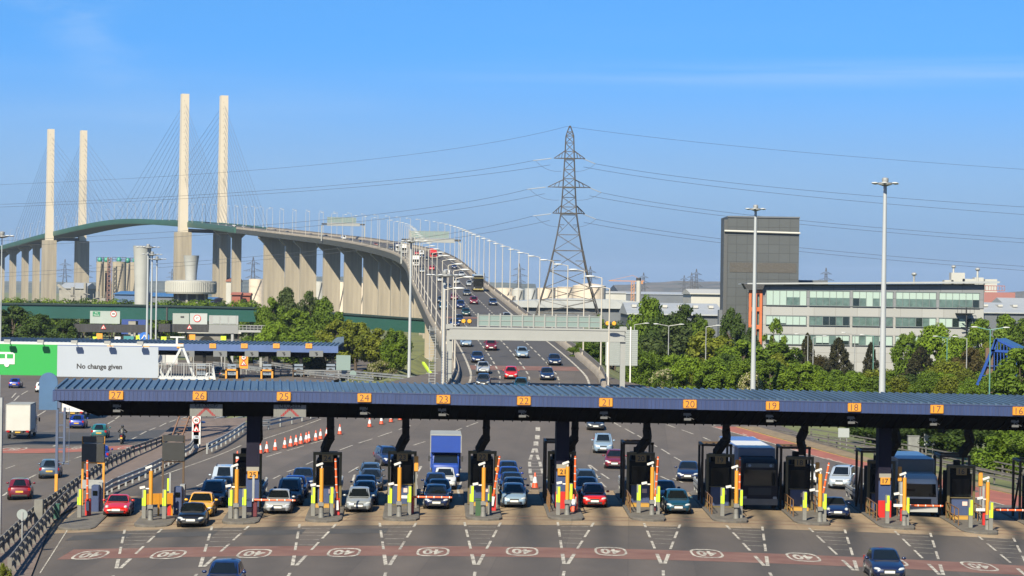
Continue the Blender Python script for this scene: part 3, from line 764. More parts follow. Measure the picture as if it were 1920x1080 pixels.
# far-off pylons share one small lattice
sv, sa = lattice(40, [(0, 4.2), (10, 3.2), (20, 2.2), (27, 1.6), (33, 1.3), (39, 1.0), (45, .2)], [(24, 8), (31, 10), (38, 7)], .36)
me_sp, me_sa = sv.mesh('lattice_tower', M_lat, fix=False), [a.mesh('cross_arm', M_lat, fix=False) for a in sa]
for px, top, Y, lb in [(122, 486, 3000, 'faint pylon seen between the two cream towers far behind the piers'), (162, 488, 3000, 'faint pylon beside the pale silos'), (323, 504, 3400, 'faint pylon between flared shaft and bridge pier'),
                       (475, 482, 2600, 'faint pylon between two bridge piers'), (974, 494, 3000, 'faint pylon behind the row of white lamp posts'), (1107, 499, 2600, 'faint pylon just behind the tall brown pylon and biggest tank'),
                       (1207, 511, 3000, 'faint pylon beside the orange crane'), (1283, 516, 3600, 'faint pylon nearest the crane of three by the grey tower'), (1297, 511, 3400, 'faint pylon in the middle of three by the grey tower'),
                       (1306, 504, 3000, 'faint pylon closest to the grey tower'), (1549, 502, 3000, 'faint pylon above the office roof'), (908, 512, 3000, 'faint pylon above the black coach')]:
    p = W(px, top, Y); t = thing('electricity_pylon', lb, 'pylon', (p.x, Y, -2), .3, 'distant pylons'); s = (p.z + 2) / 45; t.scale = (s, s, s)
    put('lattice_tower', me_sp, None, t)
    for m in me_sa: put('cross_arm', m, None, t)
# ------------------------------------------------------------------ buildings
def grid_mat(name, col, line, w, h, ms=.03, rough=.6, var=.06):
    m = bpy.data.materials.new(name); m.use_nodes = True; nt = m.node_tree; b = nt.nodes['Principled BSDF']; b.inputs['Roughness'].default_value = rough
    tc = nt.nodes.new('ShaderNodeTexCoord'); sp = nt.nodes.new('ShaderNodeSeparateXYZ'); cb = nt.nodes.new('ShaderNodeCombineXYZ')
    L = nt.links.new; L(tc.outputs['Object'], sp.inputs[0])
    ad = nt.nodes.new('ShaderNodeMath'); L(sp.outputs[0], ad.inputs[0]); L(sp.outputs[1], ad.inputs[1])
    L(ad.outputs[0], cb.inputs[0]); L(sp.outputs[2], cb.inputs[1])
    br = nt.nodes.new('ShaderNodeTexBrick'); br.offset = 0; br.squash = 1; L(cb.outputs[0], br.inputs['Vector'])
    br.inputs['Scale'].default_value = 1; br.inputs['Brick Width'].default_value = w; br.inputs['Row Height'].default_value = h; br.inputs['Mortar Size'].default_value = ms
    col = [c * .52 for c in col]; line = [c * .52 for c in line]
    br.inputs['Color1'].default_value = (*[c * (1 - var) for c in col], 1); br.inputs['Color2'].default_value = (*[c * (1 + var) for c in col], 1); br.inputs['Mortar'].default_value = (*line, 1)
    L(br.outputs['Color'], b.inputs['Base Color']); return m
M_tower = grid_mat('grey tower cladding', (.056, .066, .074), (.022, .027, .032), 2.15, 1.75, .05)
M_upper = grid_mat('grey office cladding', (.19, .205, .23), (.10, .11, .12), 4.1, 2.0, .05)
M_office = grid_mat('pale office panels', (.335, .34, .34), (.24, .235, .23), 4.14, 1.75, .05)
M_gl1 = mat('pale blind glass', (.43, .55, .51), .15, spec=.6)
M_gl2 = mat('grey green glass', (.12, .185, .175), .12, spec=.7, var=.3, vscale=.8)
M_gl3 = mat('dark glass', (.02, .032, .034), .06, spec=.8)
M_mull = mat('window frame', (.16, .19, .20), .5)
M_orange = mat('orange frame paint', (.55, .135, .03), .55, var=.06)
M_roofg = mat('pale roof sheet', (.40, .42, .44), .5, var=.08, vscale=.3)
M_wall2 = mat('slate grey cladding', (.115, .13, .155), .6, var=.12, vscale=.1)
M_whitew = mat('white cladding', (.50, .495, .465), .55, var=.06, vscale=.1)
OY = 460.0
def ox(px, Y=OY): return (px - 961) / F * Y
def oz(py, px, Y=OY): return W(px, py, Y).z
of = thing('office_building', 'long pale office block with green-tinted window bands and a thin sloping roof', 'building', (0, OY, 0))
x0, x1 = ox(1430), ox(1846)
MB().box(((x0 + x1) / 2, 8, 5.6), (x1 - x0, 16, 13.6)).put('wall', M_office, of)
MB().prism([(x0, 12.4), (x1, 12.4), (x1, 17.0), (x0, 16.3)], -.15, 15.8).put('upper_wall', M_upper, of)
MB().prism([(x0 - 3, 16.35), (x1 + 2.5, 17.25), (x1 + 2.8, 17.5), (x1 + 2.5, 17.65), (x0 - 3, 16.6)], -1.6, 17).put('roof', M_roofg, of)
MB().tube((x0 + 4, -.9, 16.3), (x1 - 2, -.9, 17.0), .09, n=6).put('roof_rail', M_dsteel, of)
rw = [(15.35, 12.45), (10.45, 8.7), (6.85, 5.0)]
pat = ["112121 000000", "110022 321122", "333123 112322", "112123 333122", "223211 022330"]
random.seed(5)
for bi in range(5):
    wx0, wx1 = ox(1438 + 81 * bi), ox(1513 + 81 * bi)
    for ri, (zt, zb) in enumerate(rw):
        n = 6; gl = MB(); fr = MB()
        for i in range(n):
            a, b = wx0 + (wx1 - wx0) * i / n, wx0 + (wx1 - wx0) * (i + 1) / n
            zm = (zt + zb) / 2 + .1
            if ri == 0:
                gl.poly([(a, -.2, zm), (b, -.2, zm), (b, -.2, zt), (a, -.2, zt)], 0)
                k = random.choice((0, 1, 1, 2, 1) if bi else (0, 1, 0, 1)); gl.poly([(a, -.2, zb), (b, -.2, zb), (b, -.2, zm), (a, -.2, zm)], k)
            else:
                k = random.choice(((0,), (1, 1, 2, 1), (1, 2, 1, 1), (2, 0, 1, 0), (0, 2, 1, 0))[bi]) if ri == 1 else random.choice((0, 0, 1, 0))
                d = random.choice((0, 0, .35, .8)) if ri == 2 else random.choice((0, 0, 0, .3))
                if k == 0 and d: gl.poly([(a, -.2, zb), (b, -.2, zb), (b, -.2, zb + d), (a, -.2, zb + d)], 2)
                else: d = 0
                gl.poly([(a, -.2, zb + d), (b, -.2, zb + d), (b, -.2, zt), (a, -.2, zt)], k)
            fr.box((a, -.22, (zt + zb) / 2), (.09, .1, zt - zb))
        fr.box((wx1, -.22, (zt + zb) / 2), (.09, .1, zt - zb))
        for z in (zb, zt): fr.box(((wx0 + wx1) / 2, -.24, z), (wx1 - wx0 + .16, .14, .12))
        w = put('window', gl.mesh('window', (M_gl1, M_gl2, M_gl3), fix=False), None, of)
        fr.put('frame', M_mull, w)
# orange stair bay and its roof
o0, o1 = ox(1405), ox(1430)
st = MB()
for x in (o0 + .25, (o0 + o1) / 2, o1 - .25): st.box((x, -.3, 7), (.5, .6, 16))
for z in (4.5, 8.2, 11.6, 14.9): st.box(((o0 + o1) / 2, -.25, z), (o1 - o0, .5, .8))
st.put('stair_bay', M_orange, of)
MB().box(((o0 + o1) / 2, 1.2, 7), (o1 - o0 - .1, 2.2, 15.8)).put('stair_glazing', M_gl2, of)
MB().prism([(o0 - .6, 15.4), (o1, 15.4), (o1 + .3, 16.3), (o0 - 1.2, 16.5)], -1.5, 3).put('stair_roof', M_dsteel, of)
es = MB()
sx = ox(1811)
for i in range(30):
    a = i * .55; z = 11.3 - i * .36
    es.bar((sx, -1.6, z), (sx + 1.2 * cos(a), -1.6 + 1.2 * sin(a), z), .3, .06)
es.tube((sx, -1.6, -1), (sx, -1.6, 12.5), .1); es.box((sx - .3, -1.0, 11.4), (3.2, 2, .12))
for k in range(5): es.bar((sx - 1.8 + k * .8, -1.95, 11.4), (sx - 1.8 + k * .8, -1.95, 12.6), .06)
es.bar((sx - 1.9, -1.95, 12.6), (sx + 1.4, -1.95, 12.6), .08)
es.put('spiral_stair', M_dsteel, of)
TY = 484.0
tw = thing('office_tower', 'dark grey windowless tower clad in square panels beside the offices', 'building', (0, TY, 0))
t0, t1 = ox(1364, TY), ox(1498, TY); tz = oz(406, 1430, TY)
MB().box(((t0 + t1) / 2, 8, tz / 2 - 1), (t1 - t0, 16, tz + 2)).put('wall', M_tower, tw)
MB().box((t0 - .35, 3, tz / 2 - 1.2), (.8, 6, tz + 1)).put('side_fin', mat('dark fin', (.07, .075, .08), .6), tw)
MB().box((ox(1357, TY), 2.5, 5), (1.4, 3, 12.4)).put('side_bay', M_wall2, tw)
MB().tube((t0 - .7, -.35, oz(433, 1363, TY)), (t1 + .15, -.35, oz(437.5, 1498, TY)), .23, n=10).put('pipe', M_whitew, tw)
MB().box(((t0 + t1) / 2, -.03, (oz(493, 1430, TY) + oz(511, 1430, TY)) / 2), (t1 - t0 - 1.0, .08, 1.95)).put('louvre_band', mat('louvre grey', (.085, .08, .075), .9, var=.45, vscale=9), tw)
MB().box(((t0 + t1) / 2, -.08, tz - .1), (t1 - t0 + .2, .2, .3)).put('coping', M_wall2, tw)
MB().box((ox(1515, 500), 26, 12), (10, 8, 11.2)).put('plant_room', M_wall2, tw)

def shed(name, label, px0, px1, ytop, yeave, Y, dep, mw, mr, rise=0.0, cat='building', skylights=0, curve=0.0, door=None, z_low=-3.0):
    a, b = ox(px0, Y), ox(px1, Y); zt, ze = oz(ytop, (px0 + px1) / 2, Y), oz(yeave, (px0 + px1) / 2, Y)
    t = thing(name, label, cat, (0, Y, 0))
    MB().box(((a + b) / 2, dep / 2, (ze + z_low) / 2), (b - a, dep, ze - z_low)).put('wall', mw, t)
    n = 14; prof_ = [(a - .4, ze)] + [(a + (b - a) * i / n, ze + .25 + (zt - ze) * (.55 + .45 * sin(pi * i / n) if curve else 1)) for i in range(n + 1)] + [(b + .4, ze)]
    if curve: MB().prism(prof_, -1.5, dep + .5).put('roof', mr, t)
    else: MB().prism([(-.8, ze), (-.8, ze + .3), (dep * .5, zt), (dep, ze + .3), (dep, ze)], a - .4, b + .4, 'x').put('roof', mr, t)
    for i in range(skylights):
        MB().box((a + (b - a) * (i + .5) / skylights, dep * .3, ze + .3 + (zt - ze) * .62), ((b - a) / skylights * .3, dep * .12, .6)).put('skylight', M_whitew, t)
    if door: MB().box((a + (b - a) * .6, -.05, ze * .45), ((b - a) * .6, .1, ze * .6)).put('door', door, t)
    return t
M_blue = mat('blue sheet roof', (.04, .15, .36), .5, var=.12, vscale=.08)
shed('warehouse', 'wide slate grey warehouse with a shallow curved pale roof behind the brown pylon', 955, 1250, 562, 578, 820, 60, M_wall2, M_roofg, curve=1)
shed('warehouse', 'slate grey shed with white domes along its roof before the grey tower', 1180, 1356, 569, 591, 560, 40, M_wall2, M_roofg, skylights=6)
shed('warehouse', 'white shed with a big pale door beside the grey tower', 1297, 1362, 542, 552, 640, 30, M_whitew, M_whitew, door=mat('pale door', (.48, .49, .46), .6))
shed('warehouse', 'long low grey shed on the far bank below the hill town', 1140, 1300, 547, 552, 1900, 80, M_wall2, M_roofg)
shed('warehouse', 'white-topped shed behind the biggest storage tank', 1130, 1175, 546, 550, 1700, 40, M_whitew, M_whitew)
shed('warehouse', 'dark grey flat shed at the picture edge beyond the offices', 1848, 1960, 568, 588, 700, 40, M_wall2, M_roofg, skylights=4)
shed('warehouse', 'dark square hall beyond the end of the office roof', 1888, 1990, 559, 575, 1100, 40, M_wall2, M_roofg)
shed('warehouse', 'blue-roofed warehouse below the pale silos', 216, 262, 546, 552, 1100, 40, mat('blue wall', (.06, .13, .28), .6), M_blue)
shed('warehouse', 'deep blue shed under the white drum building', 335, 402, 557, 561, 980, 30, mat('deep blue wall', (.02, .05, .17), .6, var=.3, vscale=.1), M_blue)
shed('warehouse', 'flat blue-roofed shed between flared shaft and drum', 258, 335, 549, 556, 1200, 40, M_wall2, M_blue)
shed('warehouse', 'brown gabled shed with a red roof beside a bridge pier', 425, 447, 521, 528, 1500, 24, M_whitew, mat('rust roof', (.36, .13, .07), .7))
shed('house', 'small red brick house between two bridge piers', 436, 452, 548, 553, 1000, 8, mat('red brick', (.30, .09, .06), .85), mat('red tile', (.33, .10, .06), .8))
shed('house', 'second small red house close to the bridge pier', 454, 470, 549, 554, 1010, 8, mat('red brick', (.30, .09, .06)), mat('red tile', (.33, .10, .06)))
shed('warehouse', 'grey sloping conveyor shed beside the far tower pier', 112, 160, 530, 541, 1300, 40, M_conc2, M_roofg)
shed('train', 'blue train carriage under the green bridge girder', 230, 275, 584, 586, 548, 3, mat('train blue', (.03, .07, .30), .4), mat('train roof', (.3, .32, .36), .5), cat='train', z_low=3.2)
def tank(label, px0, px1, ytop, Y, m, dome=.08, name='storage_tank', cat='storage tank', bands=3):
    a, b = ox(px0, Y), ox(px1, Y); r = (b - a) / 2; zt = oz(ytop, (px0 + px1) / 2, Y)
    t = thing(name, label, cat, ((a + b) / 2, Y + r, 0))
    prof_ = [(r, -3)]
    for i in range(bands): z = zt * (i + 1) / (bands + 1); prof_ += [(r, z - .1), (r * 1.008, z - .1), (r * 1.008, z + .15), (r, z + .15)]
    MB().lathe(prof_ + [(r, zt)], n=40).put('shell', m, t, smooth=30)
    MB().lathe([(r * 1.015, zt), (r * 1.015, zt + .4), (r * .55, zt + r * dome * .7), (.02, zt + r * dome)], n=40).put('roof', m, t, smooth=30)
    st = MB()
    for i in range(18): an = -2.2 + i * .07; st.box((r * 1.01 * cos(an), r * 1.01 * sin(an), zt * i / 18), (.5, .5, zt / 14))
    st.put('stair', M_dsteel, t); return t
M_tankc = mat('cream tank paint', (.72, .61, .49), .6, var=.06, vscale=.05)
M_tankg = mat('grey tank paint', (.46, .47, .48), .6, var=.06, vscale=.05)
for a in [('biggest cream storage tank with a conical roof', 1076, 1138, 537, 1500, M_tankc, .2), ('cream storage tank half hidden behind the brown pylon leg', 1046, 1080, 539, 1560, M_tankc), ('low cream storage tank in the middle of the tank row', 1008, 1043, 541, 1520, M_tankc),
          ('grey storage tank in the row of cream ones', 985, 1009, 542, 1480, M_tankg), ('domed white storage tank closest to the bridge parapet', 961, 984, 545, 1400, M_whitew, .5), ('cream storage tank behind the parapet lamp posts', 930, 966, 541, 1600, M_tankc),
          ('small cream tank low beside the bridge parapet', 948, 968, 556, 1250, M_tankc), ('cream tank behind the row of tanks by the pylon', 1036, 1062, 540, 1700, M_tankc),
          ('white tank seen between the bridge and the first wide pier', 466, 497, 524, 1750, M_tankc), ('white-grey tank seen between two viaduct piers', 590, 608, 529, 1500, M_whitew), ('narrow slice of cream tank between viaduct piers', 634, 650, 530, 1500, M_tankc), ('cream tank glimpsed behind the last open viaduct gap', 672, 690, 532, 1500, M_tankc)]: tank(*a)
# silos
sil = M_conc
for a in [('pale silo at the outer end of the silo group', 180, 194, 492, 1200, sil, .1), ('second pale silo beside the red lattice stair', 193, 206, 492, 1210, sil, .1), ('widest pale silo in the middle of the group', 209, 235, 492, 1195, sil, .1), ('narrow pale silo behind the widest one', 234, 245, 493, 1240, sil, .1), ('pale silo half hidden by the flared shaft', 243, 262, 493, 1220, sil, .1)]:
    t = tank(*a, name='silo', cat='silo', bands=0); r = 1
    zt = oz(a[3], a[1], a[4])
    MB().ell((0, -1, zt + 1.2), (1.3, 1.2, 1.5)).put('teal_hopper', mat('teal housing', (.03, .26, .20), .5), t, smooth=60)
    wk = MB(); wd = (a[2] - a[1]) / F * a[4]
    for q in range(5): wk.bar((wd * (q / 4 - .5), 0, zt), (wd * (q / 4 - .5), 0, zt + 2.6), .2)
    for q in (1.4, 2.6): wk.bar((-wd / 2, 0, zt + q), (wd / 2, 0, zt + q), .22)
    wk.put('walkway', M_dsteel, t)
lt = MB()
zt = oz(483, 205, 1190)
for i in range(12):
    z0, z1 = zt * i / 12, zt * (i + 1) / 12
    for x in (-.9, .9): lt.bar((x, 0, z0), (x, 0, z1), .35)
    lt.bar((-.9, 0, z0), (.9, 0, z1), .3); lt.bar((.9, 0, z0), (-.9, 0, z1), .3)
tag(lt.put('stair_tower', mat('red oxide steel', (.22, .11, .085), .7), None, (ox(205.5, 1190), 1190, 0)), 'red lattice stair tower between the pale silos', 'stair tower')
fr_ = MB()
for i, (w_, h_) in enumerate(((3, 6), (1.2, 13), (2.6, 9), (1.0, 15), (3.4, 7), (1.4, 11), (2.2, 8), (4, 5))):
    x_ = i * 3 - 12; fr_.box((x_, i % 2, h_ / 2 - 1), (w_, 3, h_ + 2)); fr_.bar((x_ - 1.6, -1, h_ * .7), (x_ + 2.6, -1, h_ * .7 + (i % 3) - 1), .3); fr_.bar((x_ + 1.3, -1, 0), (x_ + 1.3, -1, h_ + 3), .2)
fr_.bar((-16, 0, 14), (-2, 0, 4), 1.2)
tag(fr_.put('process_plant', M_conc2, None, (ox(172, 1150), 1150, 0)), 'cluttered grey process plant beside the pale silos', 'plant')
# flared ventilation shaft and the drum building
M_shaft = mat('pale shaft concrete', (.40, .41, .405), .7, var=.08, vscale=.15, stretch=(1, 1, 3))
VY = 640.0
def vz(y, px=270, Y=VY): return W(px, y, Y).z
k = VY / F
v = thing('ventilation_shaft', 'tall pale concrete shaft widening towards its open top', 'shaft', (ox(267, VY), VY, 0))
MB().lathe([(13.2 * k, -3), (13.2 * k, vz(570)), (13.6 * k, vz(530)), (15.3 * k, vz(490)), (17.0 * k, vz(462)), (17.3 * k, vz(461)), (16.2 * k, vz(461.5)), (15.0 * k, vz(475))], n=36).put('shaft', M_shaft, v, smooth=40)
k2 = 900 / F
d = thing('drum_building', 'round white ribbed drum with a flared white cooling tower on top', 'building', (ox(359, 900), 900, 0))
zz = lambda y: W(359, y, 900).z
MB().lathe([(30 * k2, -3), (30 * k2, zz(550))], n=32).put('base', M_dsteel, d, smooth=30)
dr = MB().lathe([(46 * k2, zz(551)), (47.5 * k2, zz(548)), (47.5 * k2, zz(529)), (47.5 * k2, zz(527)), (20 * k2, zz(525)), (.1, zz(525))], n=72)
for i in range(72): a = 2 * pi * i / 72; dr.box((47.6 * k2 * cos(a), 47.6 * k2 * sin(a), zz(538.5)), (.25, .25, 3.6), a)
dr.put('drum', M_whitew, d)
MB().lathe([(10.5 * k2, zz(525)), (10.8 * k2, zz(516)), (11.8 * k2, zz(502)), (14.6 * k2, zz(480)), (15 * k2, zz(479)), (13.8 * k2, zz(480))], n=36).put('cooling_tower', M_shaft, d, smooth=40)
for i in range(10): a = i * .63 + .2; MB().box((30 * k2 * cos(a), 30 * k2 * sin(a), zz(553)), (.8, .8, 7)).put('column', M_conc2, d)
# chimney, crane, masts on the skyline
c = W(1197, 560, 1000); t = thing('chimney', 'slim white chimney with a black tip beside the orange crane', 'chimney', (c.x, 1000, 0))
MB().lathe([(1.0, -2), (1.0, W(1197, 526, 1000).z)], n=14).put('stack', M_whitew, t, smooth=40); MB().lathe([(1.05, W(1197, 526, 1000).z), (1.05, W(1197, 521, 1000).z)], n=14).put('tip', M_dsteel, t)
c = W(1186, 560, 1700); cz = W(1186, 527, 1700).z; cr = thing('tower_crane', 'orange tower crane far off beside the white chimney', 'crane', (c.x, 1700, 0))
mb = MB()
for i in range(10): z0, z1 = cz * i / 10, cz * (i + 1) / 10; mb.bar((-1, 0, z0), (-1, 0, z1), .5); mb.bar((1, 0, z0), (1, 0, z1), .5); mb.bar((-1, 0, z0), (1, 0, z1), .4)
M_crane = mat('crane orange', (.50, .22, .08), .6); mb.put('mast', M_crane, cr)
mb = MB(); mb.bar((-17, 0, cz), (8, 0, cz), .6); mb.bar((-17, 0, cz), (0, 0, cz + 4), .25); mb.bar((8, 0, cz), (0, 0, cz + 4), .25); mb.box((6, 0, cz - 1), (2.5, 1, 2)); mb.put('jib', M_crane, cr)
for px, top, Y, lb in [(1714, 514, 1400, 'grey telecom mast with a round head above the office roof'), (1833, 505, 1500, 'thin white mast beyond the end of the office roof'), (1788, 500, 1600, 'striped white chimney on the plant behind the office roof')]:
    p = W(px, top, Y); t = thing('mast', lb, 'mast', (p.x, Y, 0)); MB().tube((0, 0, 0), (0, 0, p.z), 1.0, .6, 8).put('pole', M_galv if px == 1714 else M_whitew, t); MB().ell((0, 0, p.z), (1.6, 1.6, 1.1)).put('head', M_galv, t)
pl = thing('cement_plant', 'pale works with stacked towers peeping over the office roof', 'building', (ox(1795, 1600), 1600, 0)); z = W(1790, 531, 1600).z
for i, (x, w, h) in enumerate(((-6, 6, 4), (0, 9, 9), (7, 8, 5), (14, 6, 6), (22, 8, 5))): MB().box((x, 0, z / 2 + h / 2 - 2), (w, 8, z + h)).put('tower_block', M_whitew, pl)
rd = MB()
z = W(1865, 545, 1500).z
for i in range(9): rd.bar((i * 1.7 - 7, 0, z), (i * 1.7 - 7, 0, z + 3), .3)
for q in (0, 3): rd.bar((-7, 0, z + q), (6.6, 0, z + q), .5)
rd.box((0, 2, z / 2 - 1), (26, 6, z)); tag(rd.put('jetty', mat('faded red steel', (.34, .13, .11), .7), None, (ox(1865, 1500), 1500, 0)), 'faded red steel framework beyond the office roof end', 'structure')
# blue glazed gable structure at the edge
bs = thing('glazed_pavilion', 'bright blue steel pavilion with a raking strut among the trees', 'pavilion', (0, 300, 0))
def bp(px, py, Y=300): p = W(px, py, Y); return (p.x, Y - 300, p.z)
mb = MB()
M_bst = mat('bright blue steel', (.010, .07, .36), .45)
for a, b in (((1832, 722), (1868, 636)), ((1868, 636), (1910, 657)), ((1858, 657), (1912, 661)), ((1868, 636), (1862, 660))): mb.bar(bp(*a), bp(*b), .3)
for i in range(8): x = 1864 + i * 6; mb.bar(bp(x, 637 + i * 2.9), bp(x, 715), .1)
for y in (686, 704): mb.bar(bp(1840 if y > 690 else 1847, y), bp(1905, y + 1), .1)
mb.put('frame', M_bst, bs)
MB().poly([bp(1860, 658, 301), bp(1910, 662, 301), bp(1910, 735, 301), bp(1860, 735, 301)]).put('glazing', M_gl3, bs, fix=False)
q = [bp(1868, 635.5), bp(1911, 656.5), bp(1925, 652, 308), bp(1885, 633.5, 308)]
MB().loft([q, [(a, b, c - .25) for a, b, c in q]]).put('roof', mat('navy solar roof', (.03, .06, .16), .3), bs)
MB().box((bp(1856, 690)[0], .6, bp(1856, 690)[2] - 2), (.9, .6, 9)).put('pier', mat('brown brick pier', (.16, .10, .07), .9), bs)
# green steel bridge girder crossing the view
gb = thing('girder_bridge', 'long dark green steel girder bridge passing behind the trees under the road bridge', 'bridge')
pts = [(-140, 565.5), (0, 568), (240, 571), (480, 576.5), (640, 587), (810, 599)]
Yb = lambda px: 520 + 25 * (px + 140) / 950
top = [W(x, y, Yb(x)) for x, y in pts]; hgt = 3.25
side = MB(); cap = MB(); st = MB()
for a, b in zip(top[:-1], top[1:]):
    side.loft([[(p.x, p.y + e, p.z - q) for e, q in ((0, .35), (0, hgt), (.6, hgt), (.6, .35))] for p in (a, b)])
    cap.loft([[(p.x, p.y + e, p.z + q) for e, q in ((-.35, 0), (-.35, -.34), (.9, -.34), (.9, 0))] for p in (a, b)])
    cap.loft([[(p.x, p.y + e, p.z + q) for e, q in ((5, .02), (5, -hgt), (5.5, -hgt), (5.5, .02))] for p in (a, b)])
p = W(313, 573, Yb(313)); st.box((p.x, p.y - .1, p.z - hgt / 2 - .2), (.3, .2, hgt))
side.put('girder', mat('dark teal girder paint', (.012, .088, .070), .45, var=.15, vscale=.08), gb); cap.put('top_flange', mat('black green flange', (.012, .035, .03), .5), gb); st.put('joint', M_dsteel, gb)
MB().loft([[(p.x, p.y + e, p.z - 1.2 + q) for e, q in ((.6, 0), (.6, -.4), (5, -.4), (5, 0))] for p in top]).put('deck', M_conc2, gb)
for x in (-45, -20, 250, 560): 
    p = W(x, 600, Yb(x) + 2); MB().box((p.x, p.y, p.z / 2 - 1.5), (1.6, 3.5, p.z + 2.5)).put('pier', M_conc2, gb)
p = W(807, 600, 540); MB().box((p.x + .5, p.y, 2.6), (3.2, 6, 9)).put('abutment', M_conc, gb)
# ------------------------------------------------------------------ toll canopy
M_rblue = mat('blue roof sheet', (.080, .135, .215), .5, var=.22, vscale=.5, stretch=(1, .15, 1), metal=.15)
M_fblue = mat('blue fascia sheet', (.030, .056, .168), .5, var=.24, vscale=1.2, stretch=(3, 1, .1))
M_fdark = mat('fascia rib shadow gap', (.045, .062, .16), .5)
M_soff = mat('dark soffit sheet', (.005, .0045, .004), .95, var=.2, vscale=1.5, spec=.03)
M_osign = mat('orange sign plate', (.74, .31, .02), .5, var=.04, vscale=3)
M_purp = mat('dark sign lettering', (.10, .035, .05), .5)
M_ink = mat('black lettering', (.015, .013, .012), .5)
M_navy = mat('navy column paint', (.010, .009, .026), .7, spec=.15, var=.1, vscale=1)
M_booth = mat('booth dark cladding', (.014, .014, .015), .8, var=.2, vscale=2, spec=.15)
M_bframe = mat('ochre booth frame', (.115, .085, .022), .6, var=.15, vscale=2)
M_bbrown = mat('brown steel frame', (.085, .045, .016), .6, var=.15, vscale=2)
M_bblue = mat('blue booth panel', (.035, .06, .16), .5, var=.1, vscale=2)
M_oyel = mat('amber pole paint', (.72, .30, .015), .5, var=.08, vscale=2)
M_lime = mat('lime reflective strip', (.58, .82, .02), .45)
M_post = mat('grey post', (.20, .195, .18), .6, var=.12, vscale=2)
M_redm = mat('red cabinet paint', (.60, .025, .02), .4)
M_maroon = mat('maroon cabinet paint', (.13, .012, .02), .45)
M_arm = mat('orange barrier arm', (.85, .13, .02), .4)
M_whitep = mat('white paint', (.78, .77, .75), .4)
M_camw = mat('camera housing', (.70, .68, .64), .4)
FY, RY = 153.5, 161.7
CA = .10
def czf(x): return prof([(-29, .07), (-14, .12), (3, -.02), (18, -.16), (33, -.33), (46, -.45)], x)
def cloc(px): a = (px - 960 + 3.2) / F; return a * 153.5 / (cos(CA) - a * sin(CA))       # picture column -> place along the front edge
def c2l(x, y): dx, dy = x, y - 153.5; return (dx * cos(CA) + dy * sin(CA), 153.5 - dx * sin(CA) + dy * cos(CA))
XL, XR = -28.75, 47.0
cano = thing('toll_canopy', 'long blue ribbed toll canopy carrying the row of orange lane numbers sixteen to twenty-seven', 'canopy', (153.5 * sin(CA), 153.5 * (1 - cos(CA)), 0), CA)
def strip_x(mb, sec, x0, x1, n, mi=0, xo=None):
    """sweep a (y, z) section along x, following the slight camber"""
    rings = []
    for i in range(n + 1):
        x = x0 + (x1 - x0) * i / n; rings.append([(x, y, z + czf(x)) for y, z in sec])
    return mb.loft(rings, caps=True, mi=mi)
rf = MB(); strip_x(rf, [(FY, 7.78), (RY, 8.06), (RY, 7.9), (FY, 7.6)], XL, XR, 40)
x = XL + .1
while x < XR:
    rf.bar((x, FY - .06, 7.82 + czf(x)), (x, RY, 8.10 + czf(x)), .14, .13); x += .5
rf.put('roof', M_rblue, cano, fix=False)
fa = MB(); strip_x(fa, [(FY - .02, 7.72), (FY - .02, 7.06), (FY + .1, 7.06), (FY + .1, 7.72)], XL, XR, 40)
strip_x(fa, [(RY - .02, 7.95), (RY - .02, 7.1), (RY + .1, 7.1), (RY + .1, 7.95)], XL, XR, 40)
for xe in (XL, XR): fa.prism([(FY, 7.06), (RY, 7.1), (RY, 8.04), (FY, 7.74)], xe - .12, xe, 'x')
fa.put('fascia', M_fblue, cano)
gp = MB(); x = XL + .1
while x < XR: gp.box((x, FY - .03, 7.36 + czf(x)), (.05, .035, .58)); x += .25
strip_x(gp, [(FY - .05, 7.78), (FY - .05, 7.71), (FY, 7.71), (FY, 7.78)], XL, XR, 40)
gp.put('fascia_rib', M_fdark, cano, fix=False)
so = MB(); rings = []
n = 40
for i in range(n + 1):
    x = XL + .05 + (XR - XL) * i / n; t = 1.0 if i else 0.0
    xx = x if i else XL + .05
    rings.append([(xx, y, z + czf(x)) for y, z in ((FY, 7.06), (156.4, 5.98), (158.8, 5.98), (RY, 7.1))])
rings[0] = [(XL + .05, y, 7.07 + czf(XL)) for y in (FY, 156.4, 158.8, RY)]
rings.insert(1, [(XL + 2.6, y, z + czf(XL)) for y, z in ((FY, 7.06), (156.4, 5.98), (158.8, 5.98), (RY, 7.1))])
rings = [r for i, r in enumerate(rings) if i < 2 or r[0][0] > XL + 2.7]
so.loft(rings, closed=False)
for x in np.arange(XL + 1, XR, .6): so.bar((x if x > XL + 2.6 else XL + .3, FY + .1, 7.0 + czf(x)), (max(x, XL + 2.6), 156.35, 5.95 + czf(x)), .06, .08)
so.put('soffit', M_soff, cano, fix=False)
